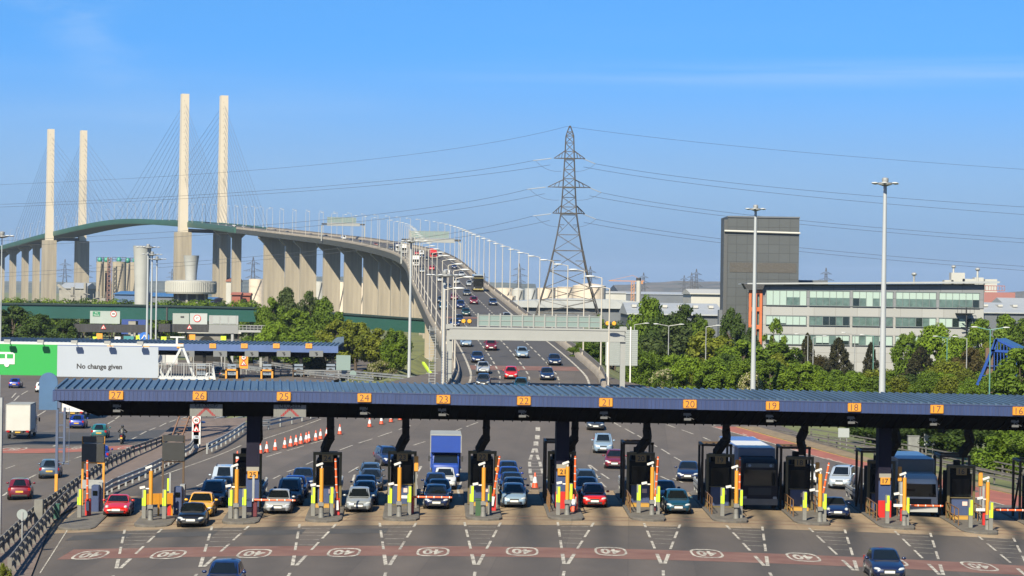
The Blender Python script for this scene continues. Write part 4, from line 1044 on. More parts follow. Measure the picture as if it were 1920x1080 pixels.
for k in range(16, 28):
    px = {27: 218, 26: 374.5, 25: 532, 24: 683, 23: 831, 22: 982, 21: 1135.5, 20: 1293, 19: 1448, 18: 1601.5, 17: 1756, 16: 1910}[k]
    x = cloc(px); z = 7.42 + czf(x)
    p = MB().box((0, 0, 0), (.90, .07, .58)).put('number_sign', M_osign, cano, (x, FY - .1, z), bevel=.04)
    sign_text(MB(), str(k), .62, (0, -.04, 0), 1.05, bold=-.004).put('lettering', M_purp, p, fix=False)
    if k in (26, 25):
        q = MB().box((0, 0, 0), (2.05, .06, .92)); q = q.put('lane_sign', mat('grey lane sign', (.20, .20, .19), .6, var=.1, vscale=2), cano, (x + .4, FY + .55, 6.55 + czf(x)))
        sign_text(MB(), 'CLOSED', .40, (0, -.035, .25), 1.0, bold=.008).put('lettering', M_ink, q, fix=False)
        ch = MB()
        for s in (-1, 1): ch.poly([(s * .08, -.036, .1), (s * .62, -.036, -.42), (s * .40, -.036, -.42), (s * -.12, -.036, .1)])
        ch.poly([(-.12, -.036, .12), (.12, -.036, .12), (.12, -.036, -.06), (-.12, -.036, -.06)])
        ch.put('red_chevron', mat('dull red', (.32, .02, .02), .5), q, fix=False)
        gr = MB()
        for i in range(16): gr.box((-.98 + i * .13, -.034, 0), (.018, .01, .9))
        gr.put('rib', M_post, q, fix=False)
    else:
        q = MB().box((0, 0, 0), (.5, .1, .18)); q.box((0, -.06, -.32), (.46, .1, .16)); q.box((-.05, -.03, -.16), (.06, .06, .2)); q.tube((0, -.1, -.1), (.42, -.1, -.34), .02)
        q.put('lane_signal', mat('signal grey', (.13, .13, .13), .5), cano, (x, FY + .75, 6.72 + czf(x)))
ae = MB().prism([(XL - 1.15 + .6 * cos(a), 7.95 + .62 * sin(a)) for a in [pi * i / 14 for i in range(15)]] + [(XL - 1.75, 6.1), (XL - .55, 6.1)], RY + .2, RY + .4)
ae.put('end_panel', mat('arch panel blue', (.055, .14, .29), .5, var=.1, vscale=1), cano)
# three stout columns and the bent ducts that drop to the booths
for k, px in ((25, 474), (21, 1053), (17, 1656)):
    yw = BY(k) - 2.3; xw = (px - 960 + 5.2) / F * yw; z0 = surf(xw, yw) + .1; x, y = c2l(xw, yw)
    mb = MB().box((x, y, (6.1 + z0) / 2), (.86, .8, 6.1 - z0)); c = mb.put('column', M_navy, cano)
    MB().box((x, y - .44, z0 + 1.45), (.84, .06, 2.1)).put('column_panel', M_bblue, c)
    if k in (21, 17): MB().box((x, y - .48, z0 + .62), (.88, .06, 1.15)).put('red_cabinet', M_redm, c)
    MB().box((x, y - .48, z0 + 2.85), (.8, .05, .28)).put('cap_panel', M_conc2, c)
    s = MB().box((0, 0, 0), (.66, .08, .46)).put('number_sign', M_osign, c, (x, y - .55, z0 + 2.5)); sign_text(MB(), str(k), .44, (0, -.045, 0), 1.05, bold=.008).put('lettering', M_ink, s, fix=False)
for k in range(15, 26):
    x, y = BX(k) + (0.05 if k not in (25, 21, 17) else .62), BY(k)
    sh = {20: (.25, .35, -.2), 19: (.2, .3, -.25), 18: (.1, -.15, .15), 17: (.1, .3, .0), 16: (.15, .4, .0)}.get(k, (.2, .2, -.28))
    zc = 6.2
    pts = [(x + sh[0], y - 1.3, zc), (x + sh[0], y - 1.2, 5.35), (x + sh[1], y - .9, 4.7), (x + (sh[1] + sh[2]) / 2, y - .5, 4.3), (x + sh[2], y + .1, 3.75)]
    pts = [(*c2l(a, b), q) for a, b, q in pts]
    d = MB()
    for a, b in zip(pts[:-1], pts[1:]): d.bar(a, b, .46, .46)
    for a in pts[1:-1]: d.ell(a, (.27, .27, .27), 8, 6)
    d.put('service_duct', M_booth, cano)

# ------------------------------------------------------------------ islands, booths and what stands on them
M_glassd = mat('booth glass', (.006, .008, .009), .12, spec=.2)
M_tyre = mat('black rubber', (.018, .018, .019), .8)
def island_mesh():
    out = [(-.55, -9.6), (.25, -9.9), (.95, -9.5), (1.15, -8.6), (1.15, 12), (.6, 14), (-.6, 14), (-1.15, 12), (-1.15, -8.3), (-1.0, -9.1)]
    a = [(x, y, -.3) for x, y in out]; b = [(x, y, .13) for x, y in out]; c = [(x * .93, y * .99, .17) for x, y in out]
    return MB().loft([a, b, c]).mesh('toll_island', M_kerb)
me_isl = island_mesh()
for k in range(15, 28):
    x, y = BX(k), BY(k) + .4
    o = put('toll_island', me_isl, None, None, (x, y, surf(x, y)), -phi(x)); o.scale = (1, 1, 1)
    tag(o, 'worn concrete island with a kerbed nose between lanes under booth position %s' % num(k), 'traffic island', 'toll islands')
# booth parts, booth front at y = 0
kb = {}
kb['body'] = MB().box((0, 1.7, 1.65), (1.5, 3.2, 3.0)).box((.0, 1.6, 3.35), (1.2, 2.2, .5)).box((-.25, .4, 3.65), (.42, .5, .8)).mesh('booth_body', M_booth, bevel=.03)
kb['panel'] = MB().box((0, .08, .82), (1.22, .08, 1.3)).mesh('front_panel', M_bblue)
kb['window'] = MB().box((.0, .07, 2.2), (1.2, .06, 1.2)).mesh('window', M_glassd)
fr = MB()
for s in (-1, 1): fr.box((s * .86, -.05, 1.85), (.17, .2, 3.4))
fr.box((0, -.05, 3.62), (1.9, .2, .2)); fr.box((0, -.02, 1.52), (1.4, .1, .06)); fr.box((0, -.02, .17), (1.6, .4, .1))
kb['frame'] = fr.mesh('frame', M_bframe)
po = MB()
for y in (2.6, 5.4):
    for s in (-1.0, .95): po.box((s, y, 2.1), (.16, .16, 4.2))
    po.box((0, y, 4.15), (2.1, .16, .16))
po.box((-1.0, 4, 4.15), (.16, 2.8, .16)); po.bar((-1.0, 5.4, .2), (-1.0, 2.6, 3.4), .12)
kb['portal'] = po.mesh('portal_frame', M_bbrown)
kb['sticker'] = MB().box((.28, .02, 1.12), (.34, .03, .28)).mesh('notice', mat('pink white notice', (.75, .55, .50), .5))
kb['step'] = MB().box((-.1, -.5, .22), (1.3, .8, .22)).mesh('yellow_step', mat('yellow step', (.5, .27, .03), .6))
for k in range(15, 26):
    x, y = BX(k), BY(k)
    t = thing('toll_booth', 'dark toll booth numbered %s under the blue canopy' % num(k), 'toll booth', (x, y, surf(x, y) + .05), -phi(x), 'toll booths')
    for nm, me in kb.items():
        if nm == 'portal' and k > 21: continue
        if nm == 'step' and k % 2: continue
        put({'body': 'cabin', 'panel': 'front_panel'}.get(nm, nm), me, None, t)
    if k in (25, 21, 17): continue
    s = MB().box((0, 0, 0), (.72, .07, .5)).put('number_plate', mat('shaded orange number plate', (.28, .165, .035), .6), t, (0, -.2, 3.32)); sign_text(MB(), str(k), .5, (0, -.04, 0), 1.0, bold=.008).put('lettering', M_ink, s, fix=False)  # sign orange darkened in its colour for the canopy shade
# dark crash cushions behind the booths
cc = MB()
for i in range(4): cc.lathe([(.62, 0), (.66, .3), (.62, .5), (.66, .8), (.6, 1.05)], (0, i * 1.1, 0), 14)
me_cc = cc.mesh('crash_cushion', M_tyre, 40)
rl = MB()
for z in (.55, .85): rl.box((-.7, 2.5, z), (.1, 7, .2)); rl.box((.7, 2.5, z), (.1, 7, .2))
for y in (-.8, 1.5, 3.8, 6): rl.box((-.62, y, .5), (.12, .12, 1.0)); rl.box((.62, y, .5), (.12, .12, 1.0))
me_rl = rl.mesh('side_rail', M_galv)
for k in range(16, 26):
    x, y = BX(k) + phi(BX(k)) * 8, BY(k) + 8
    t = thing('crash_cushion', 'dark barrel crash cushion with steel side rails behind booth %s' % num(k), 'crash cushion', (x, y, surf(x, y) + .15), -phi(x), 'crash cushions behind booths')
    put('barrel_row', me_cc, None, t); put('side_rail', me_rl, None, t)
# slim things placed where the photo shows their feet
me_bol = MB().box((0, 0, .93), (.26, .26, 1.86)).mesh('post', M_post, bevel=.02)
me_bol2 = MB().box((-.075, -.14, 1.5), (.11, .03, .55)).box((-.075, -.14, .75 + .2), (.0001, .0001, .0001)).mesh('reflector', M_lime)
me_bolA = MB().box((.045, -.14, 1.32), (.15, .03, 1.0)).mesh('reflector_strip', M_lime); me_bolB = MB().box((-.09, -.14, 1.08), (.07, .03, .5)).mesh('reflector_strip', M_lime)
pc = MB().tube((0, 0, .5), (0, 0, 3.1), .13, .13, 10)
me_pole_c = pc.mesh('camera_pole', M_oyel, 60); me_pole_b = MB().tube((0, 0, 0), (0, 0, .35), .19, .15, 10).tube((0, 0, .35), (0, 0, 1.0), .16, .14, 10).box((0, -.1, .85), (.34, .3, .22)).mesh('base', M_post, 50)
me_cam = MB().bar((-.34, .0, 3.26), (.08, -.05, 3.42), .16, .15).tube((0, 0, 3.1), (0, 0, 3.4), .05).mesh('upper_camera', M_camw, bevel=.02)
me_cam2 = MB().bar((-.68, 0, 2.03), (-.34, -.05, 2.1), .15, .15).tube((-.4, 0, 1.98), (0, 0, 1.98), .045).mesh('lower_camera', M_camw)
me_cab = MB().box((0, 0, .55), (.34, .42, 1.1)).mesh('cabinet', M_redm, bevel=.03); me_cabm = MB().box((0, 0, .55), (.34, .42, 1.1)).mesh('cabinet', M_maroon, bevel=.03)
def arm_mesh(n):
    b = MB().tube((0, 0, 0), (n, 0, 0), .075, .06, 8)
    for i in range(5): b.tube((n * (.18 + .19 * i) - .03, 0, 0), (n * (.18 + .19 * i) + .02, 0, 0), .08, .085, 8, mi=1)
    return b.mesh('arm', (M_arm, M_whitep), 50)
me_arm_l = arm_mesh(2.6)
me_cw = MB().box((-.35, 0, 0), (.6, .16, .18)).mesh('counterweight', M_whitep)
MISC = {25: dict(bol=[(432, 977), (458, 976)], pole=(443, 977), bar=(477, 973, 0, 0)), 24: dict(bol=[(587, 972), (621, 972)], pole=(602, 975), bar=(632, 970, 93, 1)), 23: dict(bol=[(731, 972), (767, 970)], pole=(748, 973), bar=(771, 967, 0, 1)),
        22: dict(bol=[(884, 969), (918, 969)], pole=(906, 973), bar=(925, 962, 82, 1)), 21: dict(bol=[(1046, 970), (1069, 964)], pole=(1063, 970), bar=(1077, 962, 90, 1)), 20: dict(bol=[(1197, 966), (1233, 969)], pole=(1222, 970), bar=(1228, 962, 87, 0)),
        19: dict(bol=[(1354, 972), (1388, 976)], pole=(1380, 977), bar=(1385, 962, 90, 1)), 18: dict(bol=[(1508, 980), (1545, 983)], pole=(1537, 983), bar=(1539, 972, 80, 0)), 17: dict(bol=[(1663, 986), (1700, 990)], pole=(1695, 990), bar=(1692, 982, 0, 1)),
        16: dict(bol=[(1819, 994), (1857, 999)], pole=(1851, 998), bar=(1846, 990, 0, 1)), 26: dict(bol=[(270, 977), (308, 977)], pole=(282, 980), bar=None), 27: dict(bol=[(149, 975)], pole=None, bar=(165, 971, 91, 1))}
DZ = .15
for k, mcf in MISC.items():
    side = ('booth %s' if k < 26 else 'lane %s') % num(k)
    for i, p in enumerate(mcf['bol']):
        w = G(*p); t = thing('reflective_bollard', 'grey bollard with lime reflector at %s, on the %s side of the camera pole' % (side, 'tunnel' if i == 0 else 'office'), 'bollard', w + Vector((0, 0, DZ)), 0, 'reflective bollards on island noses')
        put('post', me_bol, None, t); put('reflector', me_bolA, None, t); put('reflector', me_bolB, None, t)
    if mcf['pole']:
        w = G(*mcf['pole']); t = thing('camera_pole', 'amber pole with two white cameras on the island at %s' % side, 'camera pole', w + Vector((0, 0, DZ)), 0, 'camera poles on island noses')
        put('pole', me_pole_c, None, t); put('base', me_pole_b, None, t); put('camera', me_cam, None, t); put('camera', me_cam2, None, t)
    if mcf['bar']:
        px, py, up, red = mcf['bar']; w = G(px, py)
        st_ = 'raised' if up else 'lowered across the lane'
        t = thing('barrier_gate', 'orange banded barrier arm %s at %s' % (st_, side), 'barrier', w + Vector((0, 0, DZ)), 0, 'lane barriers')
        put('cabinet', me_cab if red else me_cabm, None, t)
        a = put('arm', me_arm_l, None, t, (0, -.28, 1.08 if not up else 1.0)); a.rotation_euler = (0, -R(up), 0)
        put('counterweight', me_cw, None, a)
        if k in (25, 17, 16, 20, 18):
            MB().box((-.1, .1, 1.3), (.14, .14, 2.6)).put('post', M_galv, t)
# hand rails along the booths on the far lanes
hr = MB()
for y in (-5.2, -3.4, -1.6, .2):
    hr.tube((0, y, 0), (0, y, 1.1), .035, n=6)
for z in (.55, 1.1): hr.tube((0, -5.2, z), (0, .2, z), .035, n=6)
me_hr = hr.mesh('hand_rail', mat('brown rail paint', (.22, .11, .035), .5), fix=False)
for k in range(15, 22):
    for s in (-.95, .9):
        x = BX(k); o = put('hand_rail', me_hr, None, None, (x + s, BY(k), surf(x, BY(k)) + .15), -phi(x))
        tag(o, 'brown tubular hand rail on the %s side of booth %s' % ('arriving' if s < 0 else 'barrier', num(k)), 'hand rail', 'hand rails on toll islands')
        if s > 0: o.data = me_hr
# amber signal posts beside the booths of the far lanes
me_sg = MB().box((0, 0, 1.3), (.10, .10, 2.6)).mesh('post', M_post); me_sg2 = MB().box((.0, -.03, 2.9), (.26, .2, 1.0)).mesh('signal_box', M_oyel, bevel=.03)
for k in (23, 22, 20, 19, 18, 17, 16):
    x = BX(k) + 1.0; t = thing('signal_post', 'slim amber signal post beside booth %s' % num(k), 'signal post', (x, BY(k) - 1.6, surf(x, BY(k)) + .15), 0, 'signal posts beside booths')
    put('post', me_sg, None, t); put('signal_box', me_sg2, None, t)
# two dark sign boards on frames at the open lanes, their payment machines and rails
M_board = mat('black sign board', (.018, .019, .020), .5, var=.2, vscale=2)
for (pl_, pr_, py, top, bot, m, lb) in ((154, 191, 950, 818, 866, M_oyel, 'black double sign board on amber legs at the end open lane'), (305, 342, 925, 816, 864, M_bbrown, 'black double sign board on legs coloured brown for shade at the second open lane')):  # second pair of amber legs gets brown, shade put into the colour
    a, b = G(pl_, py), G(pr_, py); Y = a.y; t = thing('sign_board', lb, 'sign', ((a.x + b.x) / 2, Y, a.z)); w = b.x - a.x
    z1, z0 = W(pl_, top, Y).z - a.z, W(pl_, bot, Y).z - a.z
    for s in (-1, 1): MB().box((s * w / 2, 0, z1 / 2), (.14, .14, z1)).put('leg', m, t)
    MB().box((0, 0, z0 - .05), (w, .1, .1)).put('cross_bar', m, t)
    MB().box((0, -.1, z0 + (z1 - z0) * .37), (w + .12, .1, (z1 - z0) * .7)).put('board', M_board, t); MB().box((0, -.1, z1 - .2), (w, .1, (z1 - z0) * .24)).put('board', M_board, t)
    if m is M_oyel: MB().box((0, -.05, .95 + .6), (w, .08, .6)).put('grey_panel', M_galv, t)
for px, py, lb in ((178, 964, 'blue payment machine beside the red sports car lane'), (333, 968, 'blue payment machine beside the black coupe lane')):
    w = G(px, py); t = thing('payment_machine', lb, 'machine', w + Vector((0, 0, .1)))
    MB().box((0, .3, .9), (.5, .7, 1.8)).put('housing', M_bblue, t, bevel=.04); MB().box((0, -.08, 1.3), (.3, .06, .3)).put('screen', M_glassd, t); MB().box((.2, .9, .95), (.3, .6, 1.9)).put('rear_cabinet', M_galv, t)
w = G(318, 970); t = thing('red_post', 'short red post with a pale pole on top in the second open lane', 'post', w + Vector((0, 0, .1))); MB().tube((0, 0, 0), (0, 0, 1.15), .16, n=12).put('base', M_redm, t, smooth=40); MB().box((0, 0, 1.9), (.1, .1, 1.7)).put('pole', M_galv, t); MB().box((-.12, 0, 2.0), (.12, .1, .8)).put('marker', M_lime, t)
t = thing('lane_rail', 'amber guard rail panel beside the second open lane', 'rail', G(297, 972) + Vector((0, 0, .1)), .5)
for x in (-.9, 0, .9): MB().box((x, 0, .75), (.1, .1, 1.5)).put('post', M_oyel, t)
MB().box((0, 0, 1.15), (1.9, .06, .7)).put('rail_panel', M_oyel, t)
t = thing('lane_rail', 'amber railing on the island of the yellow car lane', 'rail', G(437, 955) + Vector((0, 0, .15)), pi / 2)
for x in (-1.2, -.6, 0, .6, 1.2): MB().box((x, 0, .65), (.06, .06, 1.3)).put('post', M_oyel, t)
MB().box((0, 0, 1.3), (2.5, .06, .08)).put('rail_panel', M_oyel, t)
w = G(893, 972); MBg = MB().box((0, 0, .5), (.36, .36, 1.0)).box((0, 0, 1.05), (.42, .42, .12)); tag(MBg.put('green_bin', mat('bin green', (.03, .09, .03), .5), None, w + Vector((.12, .2, .15)), bevel=.02), 'small dark green bin at the foot of the camera pole of booth twenty-two', 'bin')
# ------------------------------------------------------------------ vehicles
PAINT = {}
def paint(n, c, metal=.25, rough=.28):
    if n not in PAINT: PAINT[n] = mat('paint ' + n, c, rough, metal=metal, coat=.6)
    return PAINT[n]
for n, c in dict(navy=(.010, .020, .075), darkblue=(.011, .027, .115), blue=(.012, .04, .33), red=(.62, .014, .006), yellow=(1.0, .50, .03), black=(.009, .009, .011), silver=(.50, .52, .54), greysilver=(.36, .39, .41), lightblue=(.30, .42, .56),
                 teal=(.012, .075, .125), maroon=(.20, .012, .028), white=(.72, .73, .74), green=(.010, .055, .045), darkgrey=(.045, .05, .058), greyblue=(.07, .11, .17), orange=(.62, .12, .015), cyan=(.02, .16, .17), pearl=(.48, .56, .66)).items(): paint(n, c, *((0.0, .3) if n in ('yellow', 'white', 'red') else ()))
M_cgl = mat('car glass', (.008, .011, .013), .05, spec=.45)
M_trim = mat('black trim', (.014, .014, .015), .6)
M_rim = mat('wheel rim', (.38, .38, .39), .35, metal=.7)
M_hl = mat('headlight glass', (.50, .53, .56), .08, spec=.7)
M_tl = mat('tail light', (.42, .008, .008), .2)
M_pw = mat('white number plate', (.80, .80, .78), .5); M_py = mat('yellow number plate', (.72, .42, .04), .5)
def half_ring(y, w, zl, zh, cr=.03): 
    h = [(0, zl), (.84 * w, zl), (.97 * w, zl + .12), (w, zl + (zh - zl) * .42), (.985 * w, zl + (zh - zl) * .72), (.94 * w, zh - .05), (.82 * w, zh), (.42 * w, zh + cr * .8)]
    return [(x, y, z) for x, z in h] + [(0, y, zh + cr)] + [(-x, y, z) for x, z in reversed(h[1:])]
def car_kit(kind):
    P = dict(hatch=dict(L=4.0, Wd=1.70, Hh=1.47, zf=.74, zc=.93, zr=.96, yc=-.98, yrf=-.18, yrr=1.30, yrb=1.82), saloon=dict(L=4.5, Wd=1.75, Hh=1.43, zf=.72, zc=.92, zr=.95, yc=-.95, yrf=-.10, yrr=1.00, yrb=1.55),
             mpv=dict(L=4.35, Wd=1.78, Hh=1.66, zf=.84, zc=1.04, zr=1.04, yc=-1.25, yrf=-.35, yrr=1.70, yrb=2.05), suv=dict(L=4.5, Wd=1.82, Hh=1.80, zf=.95, zc=1.08, zr=1.08, yc=-.95, yrf=-.35, yrr=1.85, yrb=2.12),
             coupe=dict(L=4.3, Wd=1.74, Hh=1.33, zf=.68, zc=.87, zr=.92, yc=-.85, yrf=-.05, yrr=.70, yrb=1.60), sports=dict(L=4.25, Wd=1.70, Hh=1.28, zf=.62, zc=.86, zr=.80, yc=-.80, yrf=-.10, yrr=.55, yrb=1.75),
             estate=dict(L=4.65, Wd=1.76, Hh=1.47, zf=.72, zc=.93, zr=.96, yc=-.98, yrf=-.18, yrr=1.75, yrb=2.18), van=dict(L=4.9, Wd=1.90, Hh=1.95, zf=.98, zc=1.16, zr=1.15, yc=-1.85, yrf=-1.05, yrr=2.35, yrb=2.42))[kind]
    L, Wd, Hh, zf, zc, zr, yc, yrf, yrr, yrb = [P[k] for k in 'L Wd Hh zf zc zr yc yrf yrr yrb'.split()]
    hl, hw = L / 2, Wd / 2; sp = kind == 'sports'
    st = [(-hl, .70, .32, zf - .20), (-hl + .07, .84, .24, zf - .09), (-hl + .28, .94, .20, zf), (-hl + .75, .985, .19, zf + (zc - zf) * .45), (yc - .05, 1, .19, zc - .02), (0, 1, .19, zc + .01), (max(yrr, .6), 1, .19, zr), (hl - .38, .965, .21, zr - (.02 if yrb > hl - .5 else .0) - (.06 if sp else 0)), (hl - .08, .88, .25, zr - .10 - (.08 if sp else 0)), (hl, .76, .34, zr - .26)]
    body = MB().loft([half_ring(y, hw * w, a, b) for y, w, a, b in st])
    bw, rw = hw * .90, hw * (.70 if Hh < 1.6 else .76)
    def gr(y, zb, z1, z2, z3, k0=1.0, k1=1.0): 
        h = [(-bw * k0, zb), (-(rw + .035) * k1, z1), (-rw * .84 * k1, z2), (0, z3), (rw * .84 * k1, z2), ((rw + .035) * k1, z1), (bw * k0, zb)]
        return [(x, y, z) for x, z in h]
    bz = (zc + zr) / 2 - .02
    ymid = (yrf + yrr) / 2
    g = MB().loft([gr(yc, zc - .03, zc - .02, zc, zc + .02, .95, 1.15), gr(yrf, bz, Hh - .09, Hh - .025, Hh - .005), gr(ymid, bz, Hh - .07, Hh, Hh + .02), gr(yrr, bz, Hh - .09, Hh - .03, Hh - .01), gr(yrb, zr - .03, zr - .02, zr, zr + .02, .95, 1.12)], closed=False)
    n0 = len(body.v); body.v += g.v; body.f += [tuple(i + n0 for i in f) for f in g.f]; body.mi += g.mi
    K = {}
    K['body'] = (body.mesh('body', PAINT['navy'], 38), 'P')
    def screen(ya, za, yb, zb, wa, wb, o):
        m = MB(); n = 6; rows = []
        nrm = Vector((0, -(zb - za), yb - ya)); nrm.normalize()
        if o < 0: nrm = -nrm
        for t in (0.06, .5, .93):
            y, z, w = ya + (yb - ya) * t, za + (zb - za) * t, wa + (wb - wa) * t
            rows.append([(w * (2 * i / n - 1), y + nrm.y * (.022) * abs(o) + .05 * (2 * i / n - 1)**2 * (1 if o > 0 else -1), z + nrm.z * .022) for i in range(n + 1)])
        for a, b in zip(rows[:-1], rows[1:]): m.loft([a, b], closed=False)
        return m
    K['windscreen'] = (screen(yc, zc, yrf, Hh - .025, hw * .80, rw * .86, 1).mesh('windscreen', M_cgl, 60, fix=False), None)
    rwz = screen(yrb, zr, yrr, Hh - .035, hw * .78, rw * .84, -1)
    rwz.v = [(x, y + .0, z + .0) for x, y, z in rwz.v]
    if kind != 'van': K['rear_window'] = (rwz.mesh('rear_window', M_cgl, 60, fix=False), None)
    for s in (-1, 1):
        def sp_(y, t):
            return (s * ((bw + .014) + (rw + .035 + .014 - bw - .014) * t), y, bz + (Hh - .09 - bz) * t)
        ps = yrf + (yrr - yrf) * (.46 if kind != 'coupe' and not sp else .75)
        a = yc + (yrf - yc) * .55
        w1 = MB().poly([sp_(a, .10), sp_(ps - .04, .10), sp_(ps - .04, .90), sp_(yrf + .08, .90)]); 
        K['side_window%d' % s] = (w1.mesh('side_window', M_cgl, fix=False), None)
        if kind not in ('van',):
            e = yrr + (yrb - yrr) * .45
            K['rear_side_window%d' % s] = (MB().poly([sp_(ps + .05, .10), sp_(min(e, yrb - .15), .10), sp_(yrr - .10, .90), sp_(ps + .05, .90)]).mesh('side_window', M_cgl, fix=False), None)
    tr = MB()
    if not sp: tr.box((0, -hl + .012, zf - .17), (.62, .08, .09)); 
    tr.box((0, -hl + .03, .36), (hw * 1.15, .12, .13)); tr.box((0, hl - .05, .34), (hw * 1.3, .12, .12)); tr.box((0, yc - .06, zc + .005), (hw * 1.45, .12, .03))
    wb = L * .295; rr = .31 if Hh < 1.7 else .36
    for s in (-1, 1):
        for y in (-wb, wb + .05): tr.tube((s * (hw - .25), y, rr + .02), (s * (hw + .004), y, rr + .02), rr + .055, n=16)
        tr.box((s * hw * .98, 0, .22), (.05, wb * 2 - .7, .1))
    K['trim'] = (tr.mesh('trim', M_trim), None)
    for i, (s, y) in enumerate(((-1, -wb), (1, -wb), (-1, wb + .05), (1, wb + .05))):
        x = s * (hw - .10)
        K['wheel%d' % i] = (MB().lathe([(.16, -.11), (rr - .03, -.11), (rr, -.07), (rr, .07), (rr - .03, .12), (.16, .12)], (0, 0, 0), 16, 'x').mesh('tyre', M_tyre, 50), None, (x, y, rr))
        K['rim%d' % i] = (MB().lathe([(.02, s * .10), (.17, s * .125), (rr - .07, s * .128), (rr - .07, s * .09)], (0, 0, 0), 14, 'x').mesh('rim', M_rim, 40), None, 'wheel%d' % i)
    zl = zf - .115
    for s in (-1, 1):
        if sp: h = MB().ell((s * hw * .70, -hl + .34, zf + .01), (.125, .16, .12), 12, 8)
        else:
            h = MB().ell((0, 0, 0), (.21, .11, .085), 12, 8); h.xf(Matrix.Translation((s * hw * .70, -hl + .15, zl)) @ Matrix.Rotation(s * .45, 4, 'Z') @ Matrix.Rotation(-s * .18, 4, 'Y'))
        K['headlight%d' % s] = (h.mesh('headlight', M_hl, 60), None)
        K['tail_light%d' % s] = (MB().box((s * hw * .80, hl - .06, zr - .20 if Hh < 1.6 else zr - .1), (.22, .1, .24 if Hh < 1.6 else .5)).mesh('tail_light', M_tl, bevel=.03), None)
        K['mirror%d' % s] = (MB().ell((s * (hw + .09), yc + .42, zc + .09), (.12, .07, .075), 8, 6).mesh('mirror', PAINT['navy'], 60), 'P')
    K['plate'] = (MB().box((0, -hl - .012, .47), (.53, .05, .13)).mesh('number_plate', M_pw), None)
    K['rplate'] = (MB().box((0, hl + .005, zr - .36 if Hh < 1.6 else .62), (.53, .04, .13)).mesh('number_plate', M_py), None)
    if kind == 'coupe': K['grille'] = (MB().box((-.17, -hl - .005, zf - .2), (.24, .06, .12)).box((.17, -hl - .005, zf - .2), (.24, .06, .12)).mesh('grille', M_rim), None)
    if kind in ('suv', 'estate', 'mpv'): 
        for s in (-1, 1): K['roof_rail%d' % s] = (MB().tube((s * rw * .88, yrf + .2, Hh + .03), (s * rw * .88, yrr - .1, Hh + .03), .025).mesh('roof_rail', M_trim), None)
    K['_hl'] = hl
    return K
KIT = {}
NM = {'rim': 'rim', 'wheel': 'wheel', 'plate': 'number_plate', 'rplate': 'number_plate'}
used_lab = set()
def ulabel(l):
    assert l not in used_lab, l
    used_lab.add(l); return l
CATS = dict(hatch='car', saloon='car', mpv='car', suv='car', coupe='car', sports='car', estate='car', van='van')
def car(kind, col, pos, rz, label, group=None, lite=False, front=True, pitch=0.0, sc=1.0, name=None):
    """pos: ground point under the front bumper (front=True), rear bumper (False) or the middle (None)"""
    if kind not in KIT: KIT[kind] = car_kit(kind)
    K = KIT[kind]; hl = K['_hl']
    t = thing(name or {'van': 'van', 'hatch': 'hatchback_car', 'saloon': 'saloon_car', 'mpv': 'people_carrier', 'suv': 'off_road_car', 'coupe': 'coupe_car', 'sports': 'sports_car', 'estate': 'estate_car'}[kind], ulabel(label), CATS[kind], (0, 0, 0), 0, group)
    sh = 0 if front is None else (hl if front else -hl)
    t.rotation_euler = (pitch, 0, rz); t.scale = (sc, sc, sc)
    t.location = Vector(pos) + Vector((-sin(rz) * sh, cos(rz) * sh, sin(pitch) * sh))
    par = {}
    for k, v in K.items():
        if k == '_hl': continue
        if lite and k.startswith(('rim', 'mirror', 'roof_rail')): continue
        nm = ''.join(c for c in k if not c.isdigit() and c != '-'); nm = {'rplate': 'number_plate', 'plate': 'number_plate', 'rear_side_window': 'side_window'}.get(nm, nm)
        loc = v[2] if len(v) > 2 and not isinstance(v[2], str) else (0, 0, 0)
        pa = par[v[2]] if len(v) > 2 and isinstance(v[2], str) else t
        par[k] = put(nm, v[0], PAINT[col] if v[1] == 'P' else None, pa, loc)
    return t
Q = 'cars queueing in the toll lanes'
QF = {27: (217, 970), 26: (357, 990), 25: (520, 965), 24: (672, 962), 23: (818, 956), 22: (964, 953), 21: (1115, 953), 20: (1272, 965), 18: (1571, 974)}
def queue(k, lst, words_):
    f = G(*QF[k]); sh = f.y - lst[0][2]; dx0 = f.x - lane_x(k, f.y) - lst[0][3]
    for i, (kind, col, Y, dx, desc) in enumerate(lst):
        Y += sh; x = lane_x(k, Y) + dx + dx0 * max(.35, 1 - i * .3)
        car(kind, col, (x, Y, surf(x, Y) + .01), -phi(x), desc, Q)
queue(25, [('saloon', 'silver', 155.6, -.28, 'silver saloon waiting at the lowered barrier of booth twenty-five'), ('mpv', 'navy', 161.6, .15, 'dark blue people carrier directly behind the silver saloon'), ('saloon', 'blue', 167.2, .2, 'bright blue saloon third in the booth twenty-five queue'), ('saloon', 'darkblue', 174.5, .5, 'blue saloon with shining headlights last in the booth twenty-five queue')], '')
queue(24, [('hatch', 'greysilver', 156.2, -.15, 'grey-silver hatchback first under the raised arm of booth twenty-four'), ('hatch', 'darkblue', 161.6, .1, 'dark blue hatchback second in the booth twenty-four queue'), ('saloon', 'darkblue', 167.0, -.05, 'dark blue saloon third in the booth twenty-four queue'), ('hatch', 'darkgrey', 172.6, .25, 'dark hatchback with an orange sticker fourth in the booth twenty-four queue'), ('estate', 'greyblue', 178.0, .1, 'slate blue estate last in the booth twenty-four queue')], '')
queue(23, [('hatch', 'navy', 157.2, -.12, 'dark blue hatchback held by the lowered barrier of booth twenty-three'), ('saloon', 'darkblue', 162.2, .0, 'dark blue saloon second in the booth twenty-three queue'), ('hatch', 'darkblue', 167.4, -.3, 'small blue car between the blue saloon and the white car'), ('hatch', 'white', 172.6, .35, 'white hatchback in front of the blue box lorry')], '')
